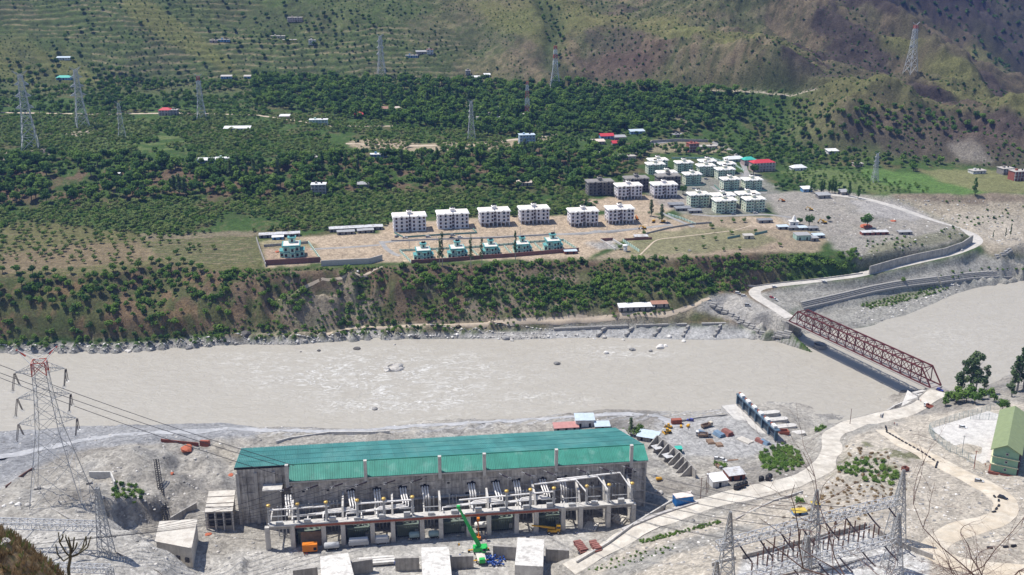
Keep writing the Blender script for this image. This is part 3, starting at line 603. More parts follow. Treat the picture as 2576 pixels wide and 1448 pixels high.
def build_river():
    m = bpy.data.materials.new('silty_water'); m.use_nodes = True; t = m.node_tree; N = t.nodes; L = t.links; b = N['Principled BSDF']
    b.inputs['Roughness'].default_value = .42; b.inputs['Specular IOR Level'].default_value = .3
    g = N.new('ShaderNodeNewGeometry')
    mp = N.new('ShaderNodeMapping'); mp.inputs['Scale'].default_value = (.55, 1.0, 1.0); mp.inputs['Rotation'].default_value = (0, 0, R_(-14)); L.new(g.outputs['Position'], mp.inputs[0])
    def noise(sc, det=6, rough=.65, dist=0.0):
        n = N.new('ShaderNodeTexNoise'); n.inputs['Scale'].default_value = sc; n.inputs['Detail'].default_value = det; n.inputs['Roughness'].default_value = rough; n.inputs['Distortion'].default_value = dist
        L.new(mp.outputs[0], n.inputs['Vector']); return n
    def rng(src, a, c, lo, hi):
        r = N.new('ShaderNodeMapRange'); r.inputs[1].default_value = a; r.inputs[2].default_value = c; r.inputs[3].default_value = lo; r.inputs[4].default_value = hi; L.new(src, r.inputs[0]); return r.outputs[0]
    def mul(x, y):
        n = N.new('ShaderNodeMath'); n.operation = 'MULTIPLY'; L.new(x, n.inputs[0]); L.new(y, n.inputs[1]); return n.outputs[0]
    fa = N.new('ShaderNodeVertexColor'); fa.layer_name = 'rapids'
    sep = N.new('ShaderNodeSeparateColor'); L.new(fa.outputs[0], sep.inputs[0])
    streak = noise(.28, 8, .72, 2.2); patch = noise(.09, 4, .6)
    foam = mul(mul(rng(streak.outputs[0], .47, .58, 0, 1), rng(patch.outputs[0], .40, .55, .1, 1)), rng(sep.outputs[0], .28, .85, 0, 1))
    base = noise(.12, 8, .7, 2.0)
    m1 = N.new('ShaderNodeMix'); m1.data_type = 'RGBA'; m1.inputs[6].default_value = (.365, .338, .29, 1); m1.inputs[7].default_value = (.40, .375, .328, 1); L.new(rng(base.outputs[0], .35, .65, 0, 1), m1.inputs[0])
    m2 = N.new('ShaderNodeMix'); m2.data_type = 'RGBA'; L.new(m1.outputs[2], m2.inputs[6]); m2.inputs[7].default_value = (.80, .79, .76, 1); L.new(rng(foam, 0, 1, 0, .7), m2.inputs[0])
    L.new(m2.outputs[2], b.inputs['Base Color'])
    w1 = noise(.35, 6, .6, .8)
    bp = N.new('ShaderNodeBump'); bp.inputs['Strength'].default_value = .7; bp.inputs['Distance'].default_value = 1.2; L.new(w1.outputs[0], bp.inputs['Height'])
    bp2 = N.new('ShaderNodeBump'); bp2.inputs['Strength'].default_value = .5; bp2.inputs['Distance'].default_value = .5; L.new(foam, bp2.inputs['Height']); L.new(bp.outputs[0], bp2.inputs['Normal']); L.new(bp2.outputs[0], b.inputs['Normal'])
    xs = np.arange(-640, 760, 3.2); yy = np.arange(380, 690, 2.2); X, Y = np.meshgrid(xs, yy); px, py, _ = PX(X, Y, 0 * X)
    rap = np.zeros(X.shape)
    for cx, cy, rx, ry, k in ((960, 945, 420, 75, 1), (1020, 1010, 300, 60, .9), (1560, 890, 220, 30, .7), (1340, 1010, 200, 40, .7), (640, 910, 200, 40, .6), (2230, 960, 130, 60, .4), (2400, 850, 250, 80, .45), (300, 960, 120, 40, .3), (1800, 950, 260, 60, .25)):
        rap = np.maximum(rap, k * np.exp(-((px - cx) / rx) ** 2 - ((py - cy) / ry) ** 2))
    Z = (fbm(X / 5, Y / 2.5, 151, 3) - .5) * (.25 + 1.0 * rap)
    n, c = X.shape; idx = np.arange(n * c).reshape(n, c); q = np.stack([idx[:-1, :-1], idx[:-1, 1:], idx[1:, 1:], idx[1:, :-1]], -1).reshape(-1, 4)
    gzz = gz(X, Y); keep = (gzz < 1.2).ravel()[q].any(1); q = q[keep]
    used = np.unique(q); rm = np.full(n * c, -1); rm[used] = np.arange(len(used)); q = rm[q]
    me = bpy.data.meshes.new('river'); V = np.stack([X, Y, Z], -1).reshape(-1, 3)[used]
    me.vertices.add(len(V)); me.vertices.foreach_set('co', V.astype(np.float32).ravel()); me.loops.add(q.size); me.loops.foreach_set('vertex_index', q.astype(np.int32).ravel())
    me.polygons.add(len(q)); me.polygons.foreach_set('loop_start', np.arange(0, q.size, 4, dtype=np.int32)); me.polygons.foreach_set('loop_total', np.full(len(q), 4, np.int32)); me.update(calc_edges=True)
    me.polygons.foreach_set('use_smooth', np.ones(len(q), bool))
    at = me.color_attributes.new('rapids', 'FLOAT_COLOR', 'POINT'); r = rap.ravel()[used]; at.data.foreach_set('color', np.stack([r, r, r, np.ones_like(r)], -1).astype(np.float32).ravel())
    me.materials.append(m); tag(put('river', me), kind='structure')

def ribbon(name, w, hw, m, dz=.06, cross=5, smooth_edge=True):
    """road sheet laid along a world polyline"""
    mb = MB(); n = len(w)
    for i in range(n):
        d = w[min(i + 1, n - 1)] - w[max(i - 1, 0)]; d = d / np.hypot(d[0], d[1]); nx, ny = -d[1], d[0]
        for k in range(cross):
            t = (k / (cross - 1) * 2 - 1) * hw * (1 + (.05 if smooth_edge else .34) * (float(fbm(np.array(i * .31), np.array(k * 1.7), 5, 2)) - .5) * 2); x, y = w[i][0] + nx * t, w[i][1] + ny * t
            z = max(w[i][2], float(gz(np.array(x), np.array(y)))) + dz if abs(t) < hw * .9 else float(gz(np.array(x), np.array(y))) + dz * .6
            mb.v.append((x, y, z))
    for i in range(n - 1):
        for k in range(cross - 1): a = i * cross + k; mb.f.append([a + 1, a, a + cross, a + cross + 1])
    o = mb.build(name, m, smooth=True); tag(o, kind='structure'); return o
# ================================================================= BUILDING LAND: footprints levelled before the ground is built
AVOID = []                                        # rectangles (x, y, half length, half depth, turn) kept free of trees
def site(px0, px1, py, depth, yaw, back=None, fe=2.5, marg=1.0, clear=1.5):
    """front edge between two sight lines -> (front centre, width); ground levelled under the footprint"""
    a = G((px0 + px1) / 2, py); s = FPX / (a[1] * _F[1] + (a[2] - CAMZ) * _F[2])
    w = abs(px1 - px0) / s / math.cos(yaw) if True else 0
    cx = a[0] - math.sin(yaw) * depth / 2; cy = a[1] + math.cos(yaw) * depth / 2
    z = padz(cx, cy, w / 2 + marg, depth / 2 + marg, yaw, a[2], fe)
    AVOID.append((cx, cy, w / 2 + clear, depth / 2 + clear, yaw))
    return np.array([a[0], a[1], z]), w
YW = R_(10)
WHITE = [site(992, 1072, 583, 9.5, YW), site(1103, 1179, 576, 9.5, YW), site(1209, 1283, 569.5, 9.5, YW), site(1310, 1382, 564, 9.5, YW), site(1435, 1505, 570, 9.5, YW), site(1530, 1595, 564, 9.5, YW),
         site(1553, 1615, 502, 9.5, YW), site(1644, 1703, 499, 9.5, YW)]
GREY = [site(1480, 1544, 492, 9, YW), site(1575, 1632, 483, 9, YW), site(1655, 1712, 477, 9, YW)]
PALE = [site(1736, 1784, 521, 9, YW), site(1794, 1849, 523, 8, YW), site(1800, 1852, 536, 9, YW), site(1858, 1910, 519, 8, YW), site(1875, 1924, 533, 9, YW), site(1819, 1860, 478, 8, YW), site(1873, 1917, 479, 8, YW),
        site(1724, 1764, 465, 8, YW), site(1657, 1703, 461, 8, YW), site(1635, 1680, 428, 7, YW), site(1630, 1672, 439, 8, YW), site(1703, 1743, 435, 8, YW), site(1763, 1802, 431, 7, YW), site(1758, 1799, 443, 8, YW), site(1811, 1850, 438, 7, YW), site(1805, 1848, 452, 8, YW)]
VILLA = [site(705, 768, 649, 9, YW, clear=5), site(1042, 1094, 656, 9, YW, clear=4), site(1128, 1180, 651, 9, YW, clear=4), site(1214, 1262, 644, 9, YW, clear=4), site(1294, 1342, 638, 9, YW, clear=4), site(1370, 1420, 631, 9, YW, clear=4)]
# small houses: px0, px1, py(base), depth, storeys, roof type, wall, roof, label, yaw
HOUSES = [
 (724, 760, 56, 8, 2, 'flat', 'pinkish', 'slabgrey', 'pinkish two storey house high on the terraced slope among trees', 4),
 (527, 548, 108, 6, 1, 'flat', 'pinkish', 'slabgrey', 'small pink house at the left end of the blue row on the terraces', 3),
 (549, 577, 106, 6, 1, 'flat', 'bluewall', 'slabgrey', 'long low bright blue house on the upper left terraces', 3),
 (681, 716, 97, 6, 1, 'flat', 'creamwall', 'slabgrey', 'long pale house above the yellow house on the slope', 3),
 (711, 745, 107, 6, 1, 'flat', 'yellowwall', 'slabgrey', 'yellow house half hidden in trees on the slope', 3),
 (777, 793, 113, 6, 2, 'flat', 'whitewall', 'slabgrey', 'narrow white house with blue tank right of the yellow house', 3),
 (1047, 1072, 137, 6, 1, 'shed', 'stonewall', 'tingrey', 'grey tin roofed house above the blue house on the slope', 6),
 (1074, 1090, 137, 6, 2, 'flat', 'whitewall', 'rustroof', 'small white house with orange tank beside the tin roofed one', 6),
 (1021, 1051, 146, 5, 1, 'flat', 'bluewall', 'slabgrey', 'blue fronted house below the tin roofed one on the slope', 4),
 (1172, 1183, 190, 5, 2, 'flat', 'stonewall', 'slabgrey', 'small dark unfinished house frame at the top of the tree belt', 5),
 (1187, 1208, 201, 6, 1, 'shed', 'whitewall', 'tinwhite', 'white house with tin roof at the top of the tree belt', 5),
 (1218, 1233, 195, 6, 1, 'shed', 'whitewall', 'tinwhite', 'small bright roofed hut right of the white house in the tree belt', 5),
 (143, 176, 152, 5, 1, 'shed', 'whitewall', 'tinblue', 'white house with blue posts high at the upper left', 2),
 (142, 178, 202, 7, 1, 'hip', 'bluewall', 'greenroof', 'blue house with a turquoise roof left of the tall pylons', 2),
 (556, 582, 199, 5, 1, 'shed', 'bluewall', 'slabgrey', 'low bluish house right of the red topped pylon', 3),
 (614, 630, 199, 5, 1, 'shed', 'bluewall', 'slabgrey', 'tiny bluish hut right of the low bluish house', 3),
 (400, 430, 291, 8, 2, 'hip', 'pinkish', 'redroof', 'two storey house with a red hipped roof by the road', 2),
 (428, 446, 291, 7, 2, 'flat', 'stonewall', 'slabgrey', 'grey flat roofed house joined to the red roofed one', 2),
 (779, 824, 316, 7, 2, 'flat', 'mintwall', 'tinwhite', 'pale green two storey house beside the orchard road', 5),
 (564, 628, 331, 8, 1, 'shed', 'whitewall', 'tinwhite', 'long low white roofed shed standing in the orchard', 4),
 (892, 914, 295, 7, 1, 'hip', 'stonewall', 'redroof', 'house with bright red pyramid roof in the trees', 5),
 (960, 987, 281, 6, 1, 'gable', 'pinkish', 'rustroof', 'house with a dull brown gable roof among the trees', 5),
 (988, 1010, 281, 6, 1, 'hip', 'whitewall', 'tinbeige', 'house with a pale peach hipped roof among the trees', 5),
 (704, 728, 300, 6, 1, 'shed', 'pinkish', 'tinwhite', 'small pinkish house by the road left of the pale green house', 5),
 (1200, 1232, 303, 6, 1, 'flat', 'bluewall', 'slabgrey', 'bluish house with white posts near the lattice masts', 6),
 (1229, 1258, 291, 6, 1, 'flat', 'whitewall', 'slabgrey', 'white house with open veranda in the dense trees', 6),
 (1248, 1272, 276, 6, 1, 'flat', 'whitewall', 'tinwhite', 'white house with a blue tank in the dense trees', 6),
 (1250, 1276, 306, 6, 1, 'shed', 'whitewall', 'tinwhite', 'bright tin roofed hut below the white veranda house', 6),
 (1317, 1336, 302, 6, 2, 'flat', 'whitewall', 'slabgrey', 'white equipment house under the red and white mast', 6),
 (1307, 1346, 362, 9, 3, 'flat', 'skyblue', 'tinblue', 'tall pale blue house with a blue roof edge by the dirt road', 8),
 (1511, 1544, 350, 8, 1, 'gable', 'bluewall', 'redroof', 'house with a large bright red gable roof', 10),
 (1546, 1575, 353, 7, 1, 'shed', 'stonewall', 'tingrey', 'grey roofed house to the right of the red roofed one', 10),
 (1541, 1570, 368, 7, 1, 'gable', 'stonewall', 'redroof', 'smaller red roofed house in front of the large one', 10),
 (1490, 1522, 364, 7, 1, 'shed', 'pinkish', 'tinbeige', 'house with dull pink roof left of the red roofs', 10),
 (1586, 1622, 338, 6, 1, 'shed', 'bluewall', 'tinblue', 'pale blue roofed shelter by the hillside road', 12),
 (932, 974, 397, 6, 1, 'flat', 'bluewall', 'tinwhite', 'long blue house with white posts in the wooded scarp', 5),
 (781, 808, 404, 5, 1, 'flat', 'stonewall', 'slabgrey', 'grey stone hut in the wooded scarp', 5),
 (498, 540, 412, 6, 1, 'shed', 'bluewall', 'tinwhite', 'white roofed house at the edge of the upper orchard', 4),
 (541, 585, 407, 6, 1, 'flat', 'mintwall', 'tinwhite', 'pale long house beside the white roofed one at the orchard edge', 4),
 (271, 301, 446, 6, 1, 'flat', 'whitewall', 'tinwhite', 'small white house alone in the left wooded scarp', 4),
 (784, 820, 490, 8, 3, 'flat', 'stonewall', 'tinwhite', 'unfinished grey tower house with a white canopy in the orchard', 5),
 (900, 928, 473, 6, 1, 'shed', 'stonewall', 'tingrey', 'grey tin roofed hut at the back of the orchard', 5),
 (1303, 1340, 468, 8, 1, 'hip', 'whitewall', 'tinbeige', 'house with broad white hipped roof behind the apartments', 9),
 (1694, 1718, 346, 5, 1, 'flat', 'stonewall', 'tingrey', 'small grey roadside shop at the foot of the hill', 12),
 (1733, 1758, 383, 8, 3, 'flat', 'redframe', 'redframe', 'red brick building under construction by the curved road', 14),
 (1760, 1806, 376, 7, 1, 'flat', 'creamwall', 'slabgrey', 'long pale flat building right of the red brick one', 14),
 (1548, 1600, 402, 7, 1, 'flat', 'creamwall', 'slabgrey', 'cream flat roofed building behind the pale green blocks', 12),
 (1510, 1526, 392, 5, 1, 'flat', 'bluewall', 'slabgrey', 'tiny blue hut in the wood left of the cream building', 12),
 (1826, 1874, 408, 8, 1, 'hip', 'mintwall', 'tinwhite', 'mint green house with a pale hipped roof', 14),
 (1871, 1902, 417, 8, 2, 'hip', 'pinkish', 'greenroof', 'pink house with turquoise tiered roof at the bend', 14),
 (1893, 1950, 432, 10, 3, 'hip', 'pinkish', 'redroof', 'large three storey building with a red roof and open galleries', 14),
 (1994, 2030, 430, 8, 1, 'hip', 'whitewall', 'tinwhite', 'white roofed farmhouse in the green fields', 12),
 (2083, 2110, 388, 7, 1, 'shed', 'whitewall', 'tinwhite', 'white roofed shed at the foot of the right hill', 12),
 (2150, 2172, 420, 6, 1, 'flat', 'pinkish', 'slabgrey', 'pink hut at the edge of the fields under the hill', 12),
 (2446, 2482, 438, 8, 1, 'flat', 'whitewall', 'slabgrey', 'white open building at the far right of the fields', 12),
 (2520, 2552, 440, 9, 2, 'flat', 'stonewall', 'slabgrey', 'grey house above the brick one at the right edge', 12),
 (2548, 2590, 455, 9, 3, 'flat', 'redframe', 'slabgrey', 'red brick house at the right edge beyond the fields', 12),
 (2020, 2043, 484, 6, 1, 'shed', 'bluewall', 'tinwhite', 'blue and white hut by the row of dark trees', 12),
 (2058, 2090, 500, 6, 1, 'shed', 'stonewall', 'tingrey', 'grey shack beside the gravel yard road', 12),
 (2116, 2135, 492, 6, 1, 'shed', 'stonewall', 'tingrey', 'small dark roofed shelter near two slim trees', 12),
]
PHPAD = padz(-23.7, 324.3, 73, 22, R_(7.03), 9.3, 3.0); padz(-32, 295.3, 52, 9, R_(7.03), 9.3, 3.0)
HS = []
for h in HOUSES:
    HS.append((h, site(h[0], h[1], h[2], h[3] * .8, R_(h[9]), fe=2.0, marg=.4, clear=.8)))
# px0, px1, py, depth, wall height, roof, wall, label, yaw, roof rise, open
SHEDS = [
 (654, 753, 598, 4, 1.8, 'tinpatch', 'stonewall', 'long low shed row behind the lone villa', 11, .4, 0), (685, 713, 604, 3, 1.6, 'tinwhite', 'bluewall', 'small pale roofed cabin behind the lone villa', 11, .3, 0),
 (831, 962, 582, 4, 1.9, 'tinpatch', 'stonewall', 'longest patched tin shed left of the white blocks', 12, .5, 0), (849, 892, 591, 3.5, 1.7, 'tingrey', 'stonewall', 'grey cabin row in front of the long patched shed', 12, .3, 0), (900, 940, 587, 3.5, 1.6, 'tingrey', 'stonewall', 'grey cabin right of the cabin row by the long shed', 12, .3, 0),
 (1557, 1647, 783, 5, 2.2, 'tinwhite', 'stonewall', 'long white tin shed low on the far river bank', 6, .7, 0), (1640, 1681, 774, 4, 1.9, 'rustroof', 'stonewall', 'orange roofed shed joined to the long bank shed', 6, .5, 0),
 (1684, 1722, 522, 5, 1.6, 'tindark', 'stonewall', 'dark patched shack left of the pale green front group', 8, .4, 0), (1700, 1740, 531, 5, 1.6, 'tindark', 'stonewall', 'dark shack in front of the other black shacks', 8, .4, 0), (1733, 1766, 537, 4, 1.6, 'tindark', 'stonewall', 'blackish shack at the corner of the pale green front group', 8, .3, 0),
 (2168, 2237, 592, 4, 1.7, 'tinpatch', 'redframe', 'long red walled shed on the gravel yard', 6, .3, 0), (2261, 2296, 591, 3.5, 1.6, 'tingrey', 'stonewall', 'short grey shed right of the red walled shed', 6, .3, 0),
 (1957, 1985, 578, 4, 1.6, 'tinblue', 'stonewall', 'leftmost small blue roofed shed by the white shrine', 8, .3, 0), (1983, 2008, 580, 4, 1.6, 'tindark', 'stonewall', 'dark roofed shed right of the leftmost blue one', 8, .3, 0), (2008, 2032, 580, 4, 1.6, 'tinblue', 'stonewall', 'blue roofed shed under the round yard tree', 8, .3, 0), (2034, 2060, 581, 4, 1.6, 'tindark', 'stonewall', 'dark roofed shed at the right end of the small shed group', 8, .3, 0),
 (2003, 2040, 605, 6, 3.0, 'tingrey', 'mintwall', 'turquoise two level house on the dry slope', 8, .3, 0), (2040, 2060, 608, 5, 2.0, 'tingrey', 'stonewall', 'grey hut right of the turquoise house', 8, .3, 0), (2046, 2075, 600, 4, 1.8, 'tinblue', 'stonewall', 'blue roofed hut behind the grey hut on the slope', 8, .3, 0),
 (1908, 1945, 562, 4, 1.8, 'tindark', 'stonewall', 'dark long shed left of the white shrine', 10, .2, 0), (1597, 1631, 603, 3.5, 1.6, 'tinpatch', 'stonewall', 'tin shed at the back of the dry meadow', 8, .4, 0), (1872, 1897, 602, 4, 2.0, 'slabgrey', 'creamwall', 'small white pump house in the dry meadow', 8, .2, 0),
 (1420, 1452, 640, 3.5, 1.6, 'tinblue', 'brick', 'brick cabin with pale roof at the end of the brown wall', 8, .2, 0),
 (1448, 1496, 1076, 5, 3.2, 'tinblue', 'whitewall', 'white cabin with pale blue roof behind the powerhouse', 4, .8, 0), (1394, 1456, 1086, 4, 1.6, 'redpink', 'concrete', 'pink red roofed shed behind the powerhouse', 6, .6, 0), (1497, 1535, 1082, 4, 1.5, 'tinblue', 'stonewall', 'pale blue lean to beside the white cabin', 4, .5, 0),
 (1602, 1650, 1112, 6, 1.8, 'tinblue', 'stonewall', 'low shed with wide pale blue roof at the yard corner', -22, .4, 0),
 (1792, 1832, 1226, 5, 2.4, 'tinwhite', 'whitewall', 'white cabin with white roof beside the haul road', 14, .5, 0), (1832, 1876, 1210, 5, 2.2, 'tinpatch', 'brick', 'brick cabin with rusty tin roof beside the haul road', 14, .4, 0),
 (1996, 2030, 1297, 1.8, 1.0, 'yellowtarp', 'bluetarp', 'hut covered with a yellow tarpaulin above the switchyard', 10, .3, 0), (2044, 2062, 1277, 1.5, .9, 'yellowtarp', 'bluetarp', 'smaller yellow tarpaulin hut above the switchyard', 10, .3, 0),
 (1700, 1716, 1142, 2.0, 2.0, 'greenroof', 'greenbox', 'small dark green guard booth in the yard', 5, .2, 0),
]
SHS = [(r, site(r[0], r[1], r[2], r[3], R_(r[8]), fe=1.2, marg=.3, clear=.8)) for r in SHEDS]
col('redpink', (.46, .23, .21), var=.12); col('yellowtarp', (.55, .40, .07), var=.15); col('bluetarp', (.22, .36, .58), var=.2); col('greenbox', (.02, .12, .09), var=.1)
PHPAD = padz(-23.7, 324.3, 73, 22, R_(7.03), 9.3, 3.0); padz(-32, 295.3, 52, 9, R_(7.03), 9.3, 3.0)
build_terrain()
build_river()
col('roadpale', (.50, .47, .43), var=.16, scale=.35, col2=(.42, .40, .37), mix=.55); col('roaddust', (.56, .52, .455), var=.2, scale=.35, col2=(.47, .43, .37), mix=.52, bump=.6, bscale=1.2); col('roadsand', (.50, .43, .335), var=.16, scale=.3, col2=(.57, .51, .42), mix=.52)
ribbon('bank_road', RSPEC['bank_road'][0], 3.3, M_['roadpale']); ribbon('haul_road', RSPEC['haul_road'][0], 3.6, M_['roaddust'], smooth_edge=False); ribbon('hill_road', RSPEC['hill_road'][0], 3.7, M_['roadsand'], smooth_edge=False)
col('asphalt', (.27, .265, .26), var=.15, scale=.4, col2=(.33, .31, .29), mix=.55); col('path', (.50, .41, .31), var=.12)
col('gravelroad', (.40, .40, .41), var=.15, scale=.5, col2=(.33, .335, .345), mix=.52)
def lane(name, l, hw, m, dz=.1): ribbon(name, smooth_line([G(*p) for p in l], 2.5, 3), hw, M_[m], dz, 5, m == 'asphalt')
lane('estate_street', [(955, 612), (1000, 606), (1120, 602), (1250, 598), (1400, 590), (1500, 584), (1640, 572), (1690, 566)], 1.7, 'asphalt'); lane('estate_lane', [(958, 608), (970, 625), (990, 640), (1006, 645)], 1.5, 'asphalt'); lane('villa_lane', [(780, 628), (860, 624), (955, 617)], 1.3, 'asphalt')
lane('site_lane', [(1660, 535), (1700, 553), (1745, 572)], 1.4, 'asphalt'); lane('curved_road', [(1603, 386), (1640, 362), (1710, 352), (1790, 356), (1840, 378), (1868, 410), (1880, 440), (1850, 455)], 2.0, 'asphalt'); lane('block_street', [(1740, 540), (1800, 545), (1930, 540), (1990, 548)], 1.4, 'asphalt'); lane('pair_street', [(1790, 470), (1815, 487), (1930, 486)], 1.2, 'asphalt')
lane('orchard_road', [(-60, 283), (120, 286), (260, 288), (450, 285), (640, 290), (720, 300), (820, 318), (1000, 318)], 1.5, 'path'); lane('dirt_track', [(870, 362), (1050, 368), (1200, 366), (1290, 352), (1400, 340)], 1.6, 'path')
lane('meadow_path', [(1610, 642), (1650, 604), (1750, 592), (1850, 580), (1890, 568)], .5, 'path'); lane('bank_path', [(820, 842), (880, 825), (1000, 822), (1250, 812), (1500, 803), (1690, 792), (1740, 772), (1786, 752)], .9, 'path'); lane('scarp_path', [(690, 770), (740, 735), (860, 700), (930, 690), (962, 672)], .45, 'path')
lane('gravel_road', [(-60, 1160), (100, 1132), (250, 1102), (450, 1086), (620, 1082), (760, 1086), (900, 1086), (1050, 1072), (1300, 1060), (1450, 1050), (1600, 1042), (1680, 1056), (1700, 1075)], 2.6, 'gravelroad', .12) if 'gravelroad' in M_ else None
# ================================================================= BUILDINGS OF THE FAR BANK


col('whitepaint', (.74, .71, .735), var=.06, streak=.1, rough=.8); col('whiteroof', (.80, .775, .74), var=.1, scale=.5, rough=.85); col('slab', (.66, .60, .54), var=.15, rough=.9)
col('cream', (.72, .74, .60), var=.06, streak=.12); col('palegreen', (.50, .66, .53), var=.08, streak=.1); col('tealtrim', (.10, .31, .31), var=.12); col('villawall', (.47, .68, .58), var=.07)
col('glass', (.035, .035, .05), rough=.15, var=.2, spec=.5); col('brownpane', (.05, .022, .024), rough=.4, var=.3); col('dark', (.02, .02, .022), rough=.9)
col('concrete', (.38, .36, .335), var=.16, scale=.4, streak=.22, col2=(.30, .285, .265), mix=.52, bump=.3, bscale=3); col('concrete_light', (.55, .53, .50), var=.12, streak=.12, col2=(.46, .44, .42), mix=.55)
col('tankblack', (.02, .02, .022), rough=.45); col('unfinished', (.25, .235, .22), var=.2, streak=.15); col('stone', (.30, .29, .275), var=.3, scale=2.2, bump=.7, bscale=2.5)
col('brick', (.23, .085, .06), var=.2, scale=1.5); col('scaffold', (.12, .10, .085), var=.2); col('tank_white', (.75, .75, .74))
W_ = {'pinkish': (.48, .36, .33), 'bluewall': (.16, .33, .55), 'creamwall': (.55, .50, .40), 'yellowwall': (.50, .46, .10), 'whitewall': (.66, .65, .64), 'stonewall': (.27, .25, .235), 'mintwall': (.42, .58, .50), 'skyblue': (.33, .45, .55), 'redframe': (.30, .10, .075)}
for n, c in W_.items(): col(n, c, var=.14, streak=.2, rough=.85)
for n, c in {'slabgrey': (.45, .42, .385), 'tingrey': (.33, .33, .335), 'tinwhite': (.70, .70, .70), 'rustroof': (.33, .18, .13), 'greenroof': (.05, .42, .34), 'redroof': (.50, .045, .06), 'tinblue': (.48, .56, .63), 'tinbeige': (.62, .52, .45)}.items(): col(n, c, var=.13, scale=.9, rough=.6)

def win_mesh(key, w, h, pane, frame):
    f = MB(); f.bx(-w / 2 - .07, w / 2 + .07, -.06, .05, h, h + .07).bx(-w / 2 - .07, w / 2 + .07, -.1, .05, -.08, 0).bx(-w / 2 - .07, -w / 2, -.06, .05, 0, h).bx(w / 2, w / 2 + .07, -.06, .05, 0, h)
    f.bx(-w / 2 - .14, w / 2 + .14, -.34, .05, h + .07, h + .14)
    p = MB().bx(-w / 2, w / 2, -.015, .05, 0, h)
    return f.mesh('window_' + key, frame), p.mesh('pane_' + key, pane)
WM = {}
def window(parent, x, y, z, key, rz=0):
    f, p = WM[key]; o = put('window', f, parent, (x, y, z), (0, 0, rz)); put('pane', p, o); return o
WM['white'] = win_mesh('white', 1.15, 1.4, M_['brownpane'], M_['whitepaint'])
WM['pale'] = win_mesh('pale', 1.0, 1.15, M_['glass'], M_['palegreen'])
WM['grey'] = win_mesh('grey', 1.05, 1.3, M_['dark'], M_['unfinished'])
WM['villa'] = win_mesh('villa', .95, 1.15, M_['brownpane'], M_['tealtrim'])
WM['house'] = win_mesh('house', .7, .8, M_['glass'], M_['whitewall'])

